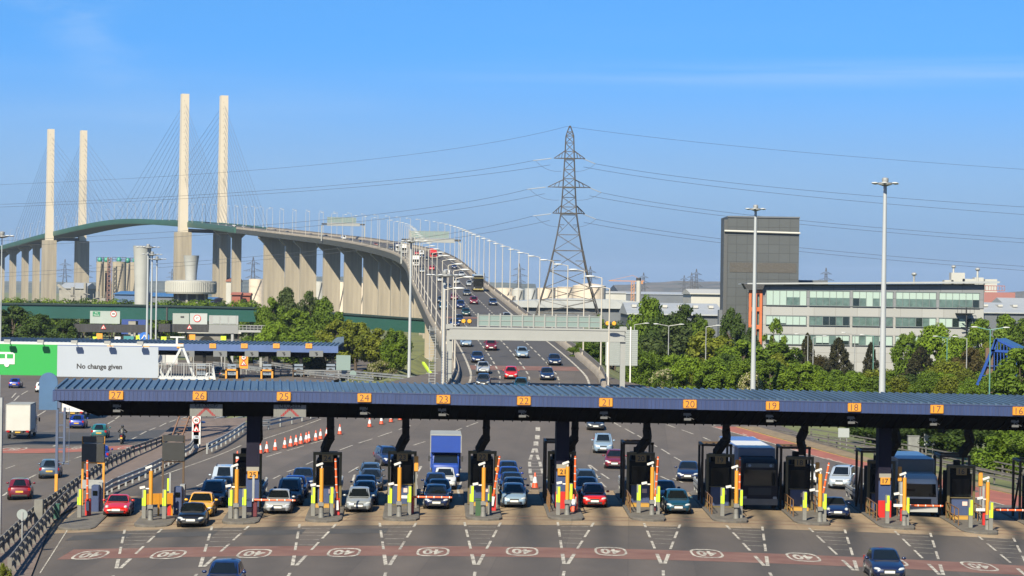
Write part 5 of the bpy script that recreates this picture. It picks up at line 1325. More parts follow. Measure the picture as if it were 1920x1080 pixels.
queue(22, [('hatch', 'lightblue', 157.4, -.12, 'pale blue hatchback leading the booth twenty-two queue'), ('hatch', 'navy', 162.4, -.1, 'dark blue hatchback second in the booth twenty-two queue'), ('saloon', 'darkblue', 167.6, -.25, 'dark blue saloon third in the booth twenty-two queue'), ('saloon', 'blue', 173.0, -.35, 'bright blue saloon fourth in the booth twenty-two queue'), ('hatch', 'darkblue', 178.4, -.3, 'dark blue hatchback last in the booth twenty-two queue')], '')
queue(21, [('hatch', 'red', 157.0, .0, 'bright red hatchback passing the cone at booth twenty-one'), ('saloon', 'darkblue', 163.0, -.35, 'dark blue saloon close behind the red hatchback'), ('estate', 'greyblue', 169.0, -.25, 'grey-blue estate third in the booth twenty-one queue')], '')
queue(20, [('hatch', 'teal', 154.8, .05, 'teal blue hatchback leaving booth twenty'), ('saloon', 'darkblue', 162.5, -.35, 'dark blue saloon in shade behind the teal hatchback')], '')
queue(18, [('sports', 'navy', 154.0, .1, 'low dark blue sports car with round headlights at booth eighteen')], '')
queue(26, [('coupe', 'black', 149.2, .35, 'black coupe pulling away from the second open lane'), ('saloon', 'yellow', 155.7, .28, 'bright yellow saloon behind the black coupe'), ('mpv', 'navy', 162.6, .5, 'very dark people carrier behind the yellow saloon'), ('saloon', 'darkblue', 168.8, .7, 'blue saloon hidden between dark people carrier and silver off-roader'), ('suv', 'pearl', 174.6, .45, 'tall silver-blue off-roader last in the yellow car queue')], '')
queue(27, [('sports', 'red', 155.4, -.05, 'red sports car with round headlights alone in the end open lane')], '')
# moving cars on the plaza; front bumper on the ground at this picture point
def carpx(kind, col, px, py, label, rz=0.0, group='cars driving on the road', sf=surf, front=True, lite=False, **k):
    if not front: rz += pi
    p = G(px, py, sf); pit = 0.0
    if sf is surf and p.y > 262: pit = math.atan((road(p.y + 2)[1] - road(p.y - 2)[1]) / 4)
    return car(kind, col, p + Vector((0, 0, .03 if p.y > 255 else .01)), rz, label, group, lite, front, pit, **k)
carpx('saloon', 'navy', 1668, 1090, 'dark blue saloon driving off over the red band after booth eighteen', -.02)
carpx('hatch', 'darkblue', 414, 1120, 'dark blue car cut off by the picture edge in front of the black coupe', .02)
carpx('saloon', 'navy', 1289, 904, 'dark blue saloon with one lit headlight arriving between booths twenty and nineteen', -.10)
carpx('hatch', 'maroon', 1152, 880, 'maroon hatchback with grey bumpers coming up to booth twenty', -.06)
carpx('mpv', 'lightblue', 1131, 851, 'silver-blue people carrier just behind the maroon hatchback', -.02)
carpx('saloon', 'darkgrey', 1117, 808, 'dark saloon just coming out from under the canopy edge', 0)
carpx('estate', 'darkblue', 738, 875, 'blue estate with roof rails veering towards booth twenty-three', .25)
carpx('mpv', 'pearl', 1573, 918, 'pale blue people carrier waiting far back behind booth eighteen', -.25)
carpx('hatch', 'white', 1516, 910, 'white car mostly hidden behind booth eighteen', -.1)
# cars heading away on the tunnel side, seen from behind
for a in [('hatch', 'maroon', 36, 938, 'dark red hatchback seen from behind at the kerb of the tunnel road', .16), ('hatch', 'greyblue', 92, 898, 'slate grey hatchback seen from behind beside the blue ladder mast', .13), ('saloon', 'blue', 143, 804, 'vivid blue saloon seen from behind just ahead of the canopy end', .08),
          ('hatch', 'cyan', 185, 823, 'teal hatchback seen from behind next to the motorcycle', .09), ('saloon', 'blue', 186, 868, 'blue saloon partly hidden by the black sign board', .12), ('hatch', 'white', 76, 736, 'white hatchback seen from behind near the far booths', .1), ('saloon', 'darkblue', 372, 818, 'dark blue car hidden behind the canopy support with the forty sign', .1),
          ('saloon', 'blue', 26, 728, 'blue car braking under the green hanging sign', .08), ('saloon', 'darkgrey', 420, 709, 'dark saloon with red tail lights passing the far toll booths', .1), ('hatch', 'greyblue', 409, 703, 'grey-blue car beyond the dark saloon at the far toll booths', .1), ('hatch', 'white', 393, 716, 'white car beside the end of the white sign truss', .1)]:
    carpx(a[0], a[1], a[2], a[3], a[4], a[5], 'cars heading for the tunnel', lsurf, False, lite=a[3] < 760)
# traffic on the bridge
BR = [('saloon', 'silver', 906, 702, 'silver saloon beside the red car past the big gantry'), ('hatch', 'red', 958, 712, 'bright red car past the big gantry'), ('saloon', 'navy', 1026, 714, 'dark navy saloon in the outer lane past the big gantry'), ('hatch', 'darkgrey', 905, 727, 'dark car half hidden by the canopy roof below the silver saloon'), ('hatch', 'teal', 976, 735, 'teal car roof just showing over the canopy below the red car'),
      ('estate', 'lightblue', 874, 651, 'silver-blue estate just under the big gantry beam'), ('mpv', 'maroon', 921, 658, 'dark maroon people carrier just under the big gantry beam'), ('saloon', 'darkblue', 896, 681, 'dark blue saloon between the silver and maroon cars'), ('hatch', 'lightblue', 980, 672, 'pale blue hatchback alone in the third lane under the gantry'), ('saloon', 'navy', 1041, 686, 'dark blue saloon close to the outer parapet'),
      ('hatch', 'greysilver', 951, 602, 'silver car mostly hidden behind the gantry sign'), ('saloon', 'silver', 826, 482, 'silver car near the bend of the bridge road'), ('mpv', 'darkblue', 852, 504, 'dark blue van-like car in the outer lane near the bend'), ('saloon', 'silver', 866, 519, 'silver saloon in the outer lane behind the blue van-like car'), ('saloon', 'greysilver', 881, 537, 'silver car beside the black coach'), ('saloon', 'silver', 856, 533, 'white-silver car in the third lane before the coach'),
      ('hatch', 'silver', 826, 529, 'pale silver car half hidden by the floodlight head'), ('van', 'white', 838, 519, 'white van ahead of the silver cars on the ramp'), ('saloon', 'darkgrey', 840, 543, 'dark saloon in the inner lane by the lamp posts'), ('hatch', 'maroon', 852, 563, 'dark red hatchback beside the inner lane line'), ('saloon', 'darkgrey', 876, 555, 'black saloon ahead of the coach in the third lane'), ('mpv', 'maroon', 889, 571, 'maroon people carrier in the third lane'), ('saloon', 'navy', 925, 573, 'navy saloon with headlights in the outer lane'),
      ('mpv', 'darkblue', 864, 579, 'dark blue people carrier in the second lane'), ('hatch', 'green', 874, 593, 'dark green hatchback in the second lane'), ('saloon', 'navy', 861, 606, 'navy saloon behind the amber gantry lamps'), ('saloon', 'darkblue', 853, 614, 'dark blue car at the edge of the gantry beam'), ('saloon', 'darkgrey', 828, 569, 'black saloon close to the inner parapet'), ('hatch', 'teal', 831, 581, 'dark teal hatchback close to the inner parapet'),
      ('hatch', 'red', 810, 507, 'red hatchback half way up the ramp between lamp posts'), ('saloon', 'darkgrey', 800, 489, 'dark saloon close behind the red lorry'), ('saloon', 'navy', 792, 484, 'dark car next to the white van near the bend'), ('saloon', 'greysilver', 792, 512, 'silver-grey car in the inner lane behind the red hatchback'), ('hatch', 'red', 782, 478, 'small red car at the bend beside the white van'), ('van', 'white', 791, 479, 'white van at the bend beside the small red car')]
for i, a in enumerate(BR): 
    p = G(a[2], a[3]); d = rdir(p.y); carpx(*a, rz=atan2(-d.x, d.y), group='cars driving on the bridge', lite=p.y > 380)
def onbridge(px, off_, y0, y1):
    y = yon(px, off_, y0, y1); return rpt(y, off_, .02), rz_at(y)
for kind, col, px, off_, lb in [('saloon', 'orange', 703, -5.4, 'orange car on the viaduct below the distant gantry'), ('van', 'white', 643, -1.8, 'white van on the viaduct before the distant gantry'), ('saloon', 'navy', 657, -5.4, 'dark car beside the distant gantry leg'), ('saloon', 'darkblue', 676, -5.4, 'blue car under the distant gantry'), ('saloon', 'darkgrey', 732, -5.4, 'dark car nearing the bend on the viaduct'),
                            ('saloon', 'navy', 582, -5.4, 'dark blue car alone on the viaduct above the open piers'), ('saloon', 'darkgrey', 538, -5.4, 'dark car where the green girder begins'), ('saloon', 'white', 437, -1.8, 'white car on the cable deck beside a cream tower'), ('saloon', 'white', 455, -1.8, 'second white car just after the cream tower'), ('saloon', 'darkgrey', 470, -5.4, 'dark car following the two white cars'), ('hatch', 'maroon', 515, -5.4, 'maroon car on the deck past the cables'), ('mpv', 'darkgrey', 610, -5.4, 'dark people carrier above the viaduct piers')]:
    p, rz = onbridge(px, off_, 900, 1800); car(kind, col, p, rz, lb, 'cars driving on the bridge', True, None)
# ---- lorries, coach, motorcycle
def lorry(name, label, pos, rz, cabc, boxc, roofc, Wb=2.45, Hb=3.5, Lb=5.5, z0=.9, cab='luton', pitch=0, boxL=None, cabH=2.4, back=False):
    """front at y=0 of the local frame, length along +y"""
    t = thing(name, ulabel(label), 'lorry', pos, rz); t.rotation_euler = (pitch, 0, rz)
    pass
    w = Wb if cab != 'luton' else 2.05
    c = MB(); hw = w / 2
    sec = lambda y, z1, k=1.0: [(-hw * k, y, .45), (hw * k, y, .45), (hw * k, y, z1 * .55), (hw * k * .97, y, z1 - .12), (hw * k * .86, y, z1), (-hw * k * .86, y, z1), (-hw * k * .97, y, z1 - .12), (-hw * k, y, z1 * .55)]
    if cab == 'luton': c.loft([sec(0, 1.15, .93), sec(.12, 1.3), sec(.55, 1.42), sec(.95, 2.1), sec(1.9, 2.15)])
    else: c.loft([sec(0, cabH - .45, .96), sec(.05, cabH - .28), sec(.45, cabH), sec(1.95, cabH + .1)])
    c.put('cab', cabc, t, smooth=35)
    if cab == 'luton':
        MB().poly([(-hw * .9, .50, 1.36), (hw * .9, .50, 1.36), (hw * .84, .90, 2.06), (-hw * .84, .90, 2.06)]).put('windscreen', M_cgl, t, fix=False)
        for s in (-1, 1): MB().poly([(s * (hw + .012), .75, 1.35), (s * (hw + .012), 1.5, 1.35), (s * (hw + .002), 1.5, 1.95), (s * (hw + .002), .98, 1.95)]).put('side_window', M_cgl, t, fix=False)
        zl = .85
    else:
        MB().poly([(-hw * .90, -.02, cabH * .48), (hw * .90, -.02, cabH * .48), (hw * .86, -.02, cabH * .79), (-hw * .86, -.02, cabH * .79)]).put('windscreen', M_cgl, t, fix=False)
        for s in (-1, 1): MB().poly([(s * (hw + .012), .35, cabH * .5), (s * (hw + .012), 1.3, cabH * .5), (s * (hw + .012), 1.3, cabH * .78), (s * (hw + .012), .55, cabH * .78)]).put('side_window', M_cgl, t, fix=False)
        MB().box((0, .0, cabH * .365), (w * .62, .1, cabH * .14)).put('grille', M_trim, t)
        MB().box((0, .0, .55), (w * .97, .25, .42)).put('bumper', M_post if cabc is not PAINT['white'] else mat('light grey bumper', (.42, .43, .44), .5), t)
        zl = .82
    for s in (-1, 1):
        MB().box((s * hw * .82, -.02 if cab != 'luton' else .1, zl), (.26, .16, .2)).put('headlight', M_hl, t, bevel=.03)
        mi = MB().box((s * (hw + .22), .5 if cab == 'luton' else .25, 1.75 if cab == 'luton' else cabH * .68), (.14, .12, .42)); mi.bar((s * hw, .6, 1.8 if cab == 'luton' else cabH * .7), (s * (hw + .22), .5 if cab == 'luton' else .25, 1.8 if cab == 'luton' else cabH * .7), .05); mi.put('mirror', M_trim, t)
    MB().box((0, -.06 if cab != 'luton' else -.01, .52), (.53, .05, .13)).put('number_plate', M_pw, t)
    y0 = .55 if cab == 'luton' else 2.1
    bx = MB()
    if cab == 'luton': bx.prism([(y0, 2.2), (y0 + 1.5, 2.2), (y0 + 1.5, z0), (y0 + Lb, z0), (y0 + Lb, Hb), (y0, Hb - .02)], -Wb / 2, Wb / 2, 'x')
    else: bx.box((0, y0 + Lb / 2, (z0 + Hb) / 2), (Wb, Lb, Hb - z0))
    b = bx.put('cargo_box', boxc, t, bevel=.02)
    MB().box((0, y0 + Lb / 2, Hb + .03), (Wb + .02, Lb + .02, .08)).put('box_roof', roofc, t)
    tr = MB()
    for s in (-1, 1):
        for z in (z0 + .05, Hb - .04): tr.box((s * Wb / 2, y0 + Lb / 2, z), (.06, Lb, .08))
        for y in (y0 + .02, y0 + Lb - .02): tr.box((s * Wb / 2, y, (z0 + Hb) / 2 if cab != 'luton' or y > 2 else (2.2 + Hb) / 2), (.07, .07, Hb - z0 if cab != 'luton' or y > 2 else Hb - 2.2))
    tr.put('box_trim', M_galv, t)
    ch = MB().box((0, y0 + Lb / 2, z0 - .12), (Wb * .4, Lb, .24)); ch.box((0, y0 + Lb - .1, .6), (Wb * .9, .15, .15)); ch.put('chassis', M_trim, t)
    for s in (-1, 1):
        for y in (1.0, y0 + Lb * .72, y0 + Lb * .72 + (1.1 if Lb > 7 else 0.001)):
            wo = MB().lathe([(.2, -.14), (.46, -.14), (.5, -.09), (.5, .09), (.46, .14), (.2, .14)], (0, 0, 0), 16, 'x').put('wheel', M_tyre, t, (s * (Wb / 2 - .2), y, .5), smooth=50)
            MB().lathe([(.03, s * .10), (.22, s * .145), (.26, s * .10)], (0, 0, 0), 12, 'x').put('rim', M_rim, wo)
            if Lb < 7 and y > 2: break
        MB().box((s * Wb * .4, y0 + Lb + .03, .85), (.3, .06, .2)).put('tail_light', M_tl, t)
    MB().box((0, y0 + Lb + .04, .75), (.53, .05, .13)).put('number_plate', M_py, t)
    return t
M_lblue = mat('lorry blue', (.018, .065, .36), .4, var=.06, vscale=1); M_boxg = mat('grey box roof', (.34, .35, .33), .6, var=.1, vscale=.8); M_boxw = mat('white box side', (.60, .59, .56), .5, var=.06, vscale=.8)
x = lane_x(23, 180.4) + .35
lorry('box_lorry', 'bright blue box lorry with a grey roof queueing behind the white hatchback', (x, 180.4, surf(x, 180.4)), -phi(x), M_lblue, M_lblue, M_boxg, Wb=2.3, Hb=3.5, Lb=5.2)
p = G(1424, 956); x = p.x
t = lorry('articulated_lorry', 'black-fronted articulated lorry with a blue and white trailer at booth nineteen', p, -phi(x) + .02, mat('plum black cab paint', (.018, .012, .018), .55, spec=.2), mat('blue white curtain', (.30, .34, .46), .5, var=.05, vscale=.4), mat('blue trailer roof', (.10, .19, .48), .35), Wb=2.5, Hb=4.0, Lb=13.2, z0=1.1, cab='tractor', cabH=3.45)
MB().box((0, -.02, 3.02), (1.9, .1, .26)).put('sun_visor', mat('grey visor', (.07, .09, .095), .4), t)
for s in (-1, 1): MB().lathe([(.1, -.02), (.1, .02)], (s * .72, -.09, 3.02), 12, 'y').put('visor_badge', mat('badge blue', (.25, .35, .5), .4), t)
MB().box((0, 6.0, 4.085), (2.3, 7.5, .03)).put('roof_sheet', M_whitep, t)
p = G(1724, 969); x = p.x
lorry('box_lorry', 'white-cabbed lorry with a grey box and blue roof held at booth seventeen', p, -phi(x), PAINT['white'], mat('grey box side', (.27, .27, .26), .6, var=.1, vscale=.6), mat('blue box roof', (.06, .15, .32), .4), Wb=2.5, Hb=3.75, Lb=8.2, z0=1.0, cab='tractor', cabH=2.85)
# tunnel-bound lorries, seen from behind: the rear of the box sits at this point
def behind(px, py, total): p = G(px, py, lsurf); return p
p = G(20, 824, lsurf); L_ = 5.2 + 2.1
lorry('box_lorry', 'white box lorry with a grey roof heading for the tunnel', (p.x - .09 * -L_ - .6, p.y + L_, p.z), pi + .09, PAINT['white'], M_boxw, M_boxg, Wb=2.45, Hb=3.55, Lb=5.2, cab='tractor', cabH=2.5)
p = G(102, 786, lsurf); L_ = 8.4 + 2.1
lorry('box_lorry', 'tall white lorry seen from behind past the canopy end', (p.x + 1.2, p.y + L_, p.z), pi + .09, PAINT['white'], M_whitep, M_boxw, Wb=2.5, Hb=4.0, Lb=8.4, cab='tractor', cabH=2.8)
for px, py, cc_, bc, rc, lb, Hb in [(813, 486, 'red', mat('lorry red', (.55, .03, .02), .4), mat('lorry red', 0), 'red lorry coming round the bend under the second gantry', 3.9), (780, 500, 'white', M_whitep, M_boxw, 'white lorry behind the lamp posts on the inner lane', 3.6)]:
    p = G(px, py); d = rdir(p.y); lorry('box_lorry', lb, p + Vector((0, 0, .05)), atan2(-d.x, d.y), PAINT[cc_], bc, rc, Hb=Hb, Lb=7.5, cab='tractor', cabH=3.0)
for px, lb, bc in [(747, 'dark blue high-sided lorry at the start of the bend', mat('navy box', (.02, .03, .09), .5)), (757, 'white high-sided lorry following the dark blue one', M_whitep)]:
    p, rz = onbridge(px, -5.4, 850, 1400); lorry('box_lorry', lb, p, rz, PAINT['white'], bc, M_boxw, Hb=3.9, Lb=8, cab='tractor', cabH=2.9)
p = G(897, 547); d = rdir(p.y)
t = thing('coach', 'black double-deck coach with gold trim coming down the outer lanes', 'coach', p + Vector((0, 0, .05)), atan2(-d.x, d.y)); t.rotation_euler[0] = .034
M_cb = mat('coach black', (.012, .012, .012), .3, coat=.5); M_gold = mat('coach gold', (.42, .34, .10), .4)
MB().loft([[(x * 1.25, y, z) for x, z in ((-1, .4), (1, .4), (1, 3.2), (.94, 3.75), (.8, 3.9), (-.8, 3.9), (-.94, 3.75), (-1, 3.2))] for y in (0.1, 11.5)]).put('body', M_cb, t)
MB().poly([(-1.1, .07, 1.35), (1.1, .07, 1.35), (1.1, .07, 3.0), (-1.1, .07, 3.0)]).put('windscreen', M_cgl, t, fix=False); MB().box((0, .05, .55), (2.5, .2, .3)).put('bumper', M_gold, t); MB().box((0, .06, 3.3), (2.4, .12, .1)).put('gold_band', M_gold, t); MB().box((0, 5.8, 3.93), (2.0, 10, .1)).put('roof', mat('coach roof grey', (.4, .46, .5), .4), t)
for s in (-1, 1):
    MB().box((s * 1.26, 5.8, 2.5), (.03, 10.6, 1.1)).put('side_window', M_cgl, t); MB().box((s * 1.0, .05, .85), (.3, .12, .2)).put('headlight', M_hl, t); MB().box((s * 1.42, .05, 2.3), (.16, .2, .6)).put('mirror', M_trim, t)
    for y in (2.2, 8.6): MB().lathe([(.1, -.12), (.5, -.12), (.5, .12), (.1, .12)], (0, 0, 0), 14, 'x').put('wheel', M_tyre, t, (s * 1.15, y, .5))
MB().box((0, -.0, .55), (.53, .1, .12)).put('number_plate', M_pw, t)
# motorcycle and rider, seen from behind
p = G(229, 832, lsurf); mc = thing('motorcycle', 'dark motorcycle ridden towards the tunnel between the cars', 'motorcycle', p, pi + .05)
for y, nm in ((-.72, 'wheel'), (.72, 'wheel')): MB().lathe([(.20, -.06), (.30, -.08), (.32, 0), (.30, .08), (.20, .06)], (0, 0, 0), 16, 'x').put(nm, M_tyre, mc, (0, y, .32), smooth=50)
MB().loft([[(x * w, y, z + zz_) for x, zz_ in ((-1, 0), (-.6, .22), (.6, .22), (1, 0), (.5, -.2), (-.5, -.2))] for y, w, z in ((-.75, .12, .95), (-.45, .24, .9), (-.1, .2, .85), (.3, .17, .78), (.85, .10, .85))]).put('body', PAINT['navy'], mc, smooth=40)
MB().tube((-.36, -.45, 1.08), (.36, -.45, 1.08), .025).put('handlebar', M_trim, mc); MB().box((0, .92, .82), (.16, .06, .09)).put('tail_light', M_tl, mc); MB().box((0, .9, .6), (.22, .03, .2)).put('number_plate', M_py, mc)
for s in (-1, 1): MB().ell((s * .44, -.5, 1.18), (.09, .04, .05)).put('mirror', M_trim, mc)
MB().box((0, 0, .45), (.3, .6, .35)).put('engine', M_trim, mc); MB().tube((.2, .0, .35), (.22, .8, .5), .06).put('exhaust', M_rim, mc)
def skin_person(name, label, loc, rz, J, E, m, rad):
    me = bpy.data.meshes.new('body'); me.from_pydata([J[k] for k in J], [], []) if False else None
    me = bpy.data.meshes.new('person'); ks = list(J); me.from_pydata([J[k] for k in ks], [(ks.index(a), ks.index(b)) for a, b in E], [])
    o = link(bpy.data.objects.new(name, me)); o.location = loc; o.rotation_euler = (0, 0, rz)
    sk = o.modifiers.new('skin', 'SKIN'); o.modifiers.new('sub', 'SUBSURF').render_levels = 1; o.modifiers['sub'].levels = 1
    for v, k in zip(me.skin_vertices[0].data if me.skin_vertices else [], ks): v.radius = rad.get(k, (.05, .05)); v.use_root = k == 'pelvis'
    dg = bpy.context.evaluated_depsgraph_get(); m2 = bpy.data.meshes.new_from_object(o.evaluated_get(dg)); o.modifiers.clear(); o.data = m2
    m2.materials.clear(); m2.materials.append(m); m2.polygons.foreach_set('use_smooth', [True] * len(m2.polygons))
    return tag(o, label, 'person')
J = dict(pelvis=(0, .22, .92), waist=(0, .16, 1.12), chest=(0, .02, 1.36), neck=(0, -.06, 1.54), head=(0, -.10, 1.66), ls=(-.2, -.02, 1.42), le=(-.38, -.16, 1.22), lw=(-.36, -.40, 1.10), rs=(.2, -.02, 1.42), re=(.38, -.16, 1.22), rw=(.36, -.40, 1.10),
         lh=(-.14, .2, .88), lk=(-.26, -.18, .74), la=(-.24, .08, .36), lt=(-.24, -.08, .30), rh=(.14, .2, .88), rk=(.26, -.18, .74), ra=(.24, .08, .36), rt=(.24, -.08, .30))
E = [('pelvis', 'waist'), ('waist', 'chest'), ('chest', 'neck'), ('neck', 'head'), ('chest', 'ls'), ('ls', 'le'), ('le', 'lw'), ('chest', 'rs'), ('rs', 're'), ('re', 'rw'), ('pelvis', 'lh'), ('lh', 'lk'), ('lk', 'la'), ('la', 'lt'), ('pelvis', 'rh'), ('rh', 'rk'), ('rk', 'ra'), ('ra', 'rt')]
rad = dict(pelvis=(.15, .13), waist=(.15, .12), chest=(.19, .14), neck=(.07, .07), head=(.10, .10), ls=(.09, .09), rs=(.09, .09), le=(.065, .065), re=(.065, .065), lw=(.05, .05), rw=(.05, .05), lh=(.11, .11), rh=(.11, .11), lk=(.08, .08), rk=(.08, .08), la=(.055, .055), ra=(.055, .055), lt=(.05, .04), rt=(.05, .04))
rider = skin_person('person', 'rider in black leathers and helmet sitting on the dark motorcycle', p, pi + .05, J, E, mat('black leathers', (.012, .012, .013), .55), rad)
MB().ell((0, -.10, 1.70), (.14, .165, .155), 14, 10).put('helmet', mat('black helmet', (.01, .01, .011), .2), rider, smooth=80)
for s in (-1, 1):
    gl = MB()
    for i in range(4): gl.tube((s * (.33 + i * .022), -.44, 1.12), (s * (.33 + i * .022), -.49, 1.075), .012, .010, 6)
    gl.ell((s * .36, -.42, 1.11), (.05, .045, .03)); gl.tube((s * .315, -.42, 1.1), (s * .30, -.47, 1.08), .012, .01, 6); gl.put('glove', mat('black leathers', 0), rider)
# ------------------------------------------------------------------ trees
def leaf_mat(name, c1, c2, rnd=.18):
    c1, c2 = tuple(c * k for c, k in zip(c1, (1.2, 1.14, 1))), tuple(c * k for c, k in zip(c2, (1.2, 1.14, 1)))
    m = mat(name, c1, .7, var=.25, vscale=.55, col2=c2, rnd=rnd, spec=.2)
    nt = m.node_tree; b = nt.nodes['Principled BSDF']; out = nt.nodes['Material Output']
    tr = nt.nodes.new('ShaderNodeBsdfTranslucent'); mx = nt.nodes.new('ShaderNodeMixShader'); mx.inputs[0].default_value = .4
    nt.links.new(b.inputs['Base Color'].links[0].from_socket, tr.inputs['Color'])
    nt.links.new(b.outputs[0], mx.inputs[1]); nt.links.new(tr.outputs[0], mx.inputs[2]); nt.links.new(mx.outputs[0], out.inputs['Surface'])
    return m
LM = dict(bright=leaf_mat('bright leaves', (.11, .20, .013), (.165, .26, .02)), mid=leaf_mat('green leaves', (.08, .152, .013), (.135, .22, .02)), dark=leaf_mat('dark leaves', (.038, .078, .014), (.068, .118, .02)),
          grey=leaf_mat('grey green leaves', (.052, .088, .026), (.085, .125, .038)), olive=leaf_mat('olive leaves', (.115, .16, .014), (.18, .21, .022)), conifer=leaf_mat('pine needles', (.024, .034, .014), (.06, .058, .028)), bronze=leaf_mat('bronze leaves', (.055, .05, .016), (.09, .075, .025)))
M_bloss = leaf_mat('white blossom', (.44, .42, .29), (.62, .60, .46), .06)
M_bark = mat('bark', (.085, .062, .045), .9, var=.3, vscale=3)
def leaves(name, centers, per, size, rng, up=.25):
    """leaf-sized quads spread over the shells of many clumps"""
    P, Nn = [], []
    for (c, r) in centers:
        k = int(per * (r[0] * r[2])**.5); d = rng.normal(size=(k, 3)); d /= np.linalg.norm(d, axis=1)[:, None]
        rad = rng.uniform(.55, 1.08, (k, 1)); P.append(np.array(c) + d * rad * np.array(r)); Nn.append(d + rng.normal(scale=.42, size=(k, 3)) + np.array([0, 0, up]))
    P, N = np.concatenate(P), np.concatenate(Nn); N /= np.linalg.norm(N, axis=1)[:, None]
    k = len(P); a = np.cross(N, rng.normal(size=(k, 3))); a /= np.linalg.norm(a, axis=1)[:, None]; b = np.cross(N, a)
    s = size * rng.uniform(.55, 1.25, (k, 1)); w = s * rng.uniform(.45, .8, (k, 1))
    V = np.stack([P - a * s, P - b * w, P + a * s, P + b * w], 1).reshape(-1, 3)
    me = bpy.data.meshes.new(name); me.vertices.add(4 * k); me.vertices.foreach_set('co', V.astype(np.float32).ravel())
    me.loops.add(4 * k); me.loops.foreach_set('vertex_index', np.arange(4 * k, dtype=np.int32)); me.polygons.add(k)
    me.polygons.foreach_set('loop_start', np.arange(0, 4 * k, 4, dtype=np.int32)); me.update(calc_edges=True); return me
def tree_kit(kind, seed):
    """a plant ten metres tall and about eight and a half wide"""
    rng = np.random.default_rng(seed); C_ = []; tr = MB(); bl = None
    if kind == 'conifer':
        for i in range(170):
            t = (i + .5) / 170; z = .7 + 8.9 * t; rr = 4.1 * (1 - t)**.62 + .15; a = i * 2.4 + rng.uniform(-.5, .5); q = rr * rng.uniform(.5, 1)
            C_.append(((q * cos(a), q * sin(a), z - .12 * q), (.85 * (1.2 - t), .85 * (1.2 - t), .5)))
        me = leaves('crown', C_, 150, .19, rng, .5); tr.tube((0, 0, -.3), (0, 0, 9.3), .22, .04, 8)
    elif kind in ('bush', 'blossom'):
        for i in range(46):
            a, t = rng.uniform(0, 6.28), rng.uniform(0, 1); z = .6 + 8.0 * t; rr = 4.0 * sqrt(max(.05, 1 - (max(0, t - .35) / .68)**2)) * rng.uniform(.35, 1); s = rng.uniform(.8, 1.5)
            C_.append(((rr * cos(a), rr * sin(a), z), (s, s, s * .95)))
        me = leaves('crown', C_, 150, .26, rng)
        if kind == 'blossom': bl = leaves('blossom', [(c, tuple(x * 1.08 for x in r)) for c, r in C_ if rng.uniform() < .8], 110, .2, rng)
        for i in range(4): a = i * 1.6; tr.tube((.3 * cos(a), .3 * sin(a), -.4), (1.6 * cos(a), 1.6 * sin(a), 5), .2, .06, 6)
    else:
        sparse = kind == 'young'; n = 22 if sparse else 42
        for i in range(n):
            u = rng.normal(size=3); u /= np.linalg.norm(u); u[2] = u[2] * .95; k = rng.uniform(.45, 1.0)**.6
            w = 1.0 if u[2] < .3 else 1 - .35 * (u[2] - .3)
            if sparse: w *= 1 - .55 * max(0, u[2])
            c = (3.3 * u[0] * k * w, 3.3 * u[1] * k * w, 5.6 + 3.6 * u[2] * k); s = rng.uniform(.65, 1.5) * (.7 if sparse else 1)
            C_.append((c, (s, s, s * .85)))
        for i in range(5): C_.append(((rng.normal() * .9, rng.normal() * .9, 8.2 + i * .26), (.85, .85, .7)))
        me = leaves('crown', C_, 115 if sparse else 160, .27, rng)
        tr.tube((0, 0, -.4), (0, 0, 3.2), .30, .22, 9); tr.tube((0, 0, 3.2), (.2, .1, 7.5), .22, .05, 8)
        for c, r in C_[::4]:
            z0 = max(1.8, min(c[2] - 1.6, 5.5)); m = ((c[0]) * .5, (c[1]) * .5, (z0 + c[2]) / 2 + .3); tr.tube((0, 0, z0), m, .11, .07, 6); tr.tube(m, c, .07, .03, 6)
    return me, tr.mesh('trunk', M_bark, 50), bl
TK = {}
def tree(kind, col, px, top, Y, wpx, label, group='trees around the toll plaza', seed=None):
    p = W(px, top, Y); z0 = ground_z(p.x, Y) - .05; v = (seed if seed is not None else int(px * 7 + Y)) % (3 if kind == 'broad' else 2)
    if (kind, v) not in TK: TK[(kind, v)] = tree_kit(kind, 10 * v + len(kind))
    me, tk, bl = TK[(kind, v)]; h = (p.z - z0) / 9.9; w = wpx * (1.45 if kind == 'conifer' else 1.12) / F * Y / 8.3
    nm = dict(broad='broadleaf_tree', young='young_tree', conifer='pine_tree', bush='leafy_bush', blossom='hawthorn_bush')[kind]
    t = thing(nm, ulabel(label), 'bush' if kind in ('bush', 'blossom') else 'tree', (p.x, Y, z0), (px * 1.7 + Y) % 6.28, group); t.scale = (w, w, h)
    put('trunk', tk, None, t); put('crown', me, LM[col], t)
    if bl: put('blossom', bl, M_bloss, t)
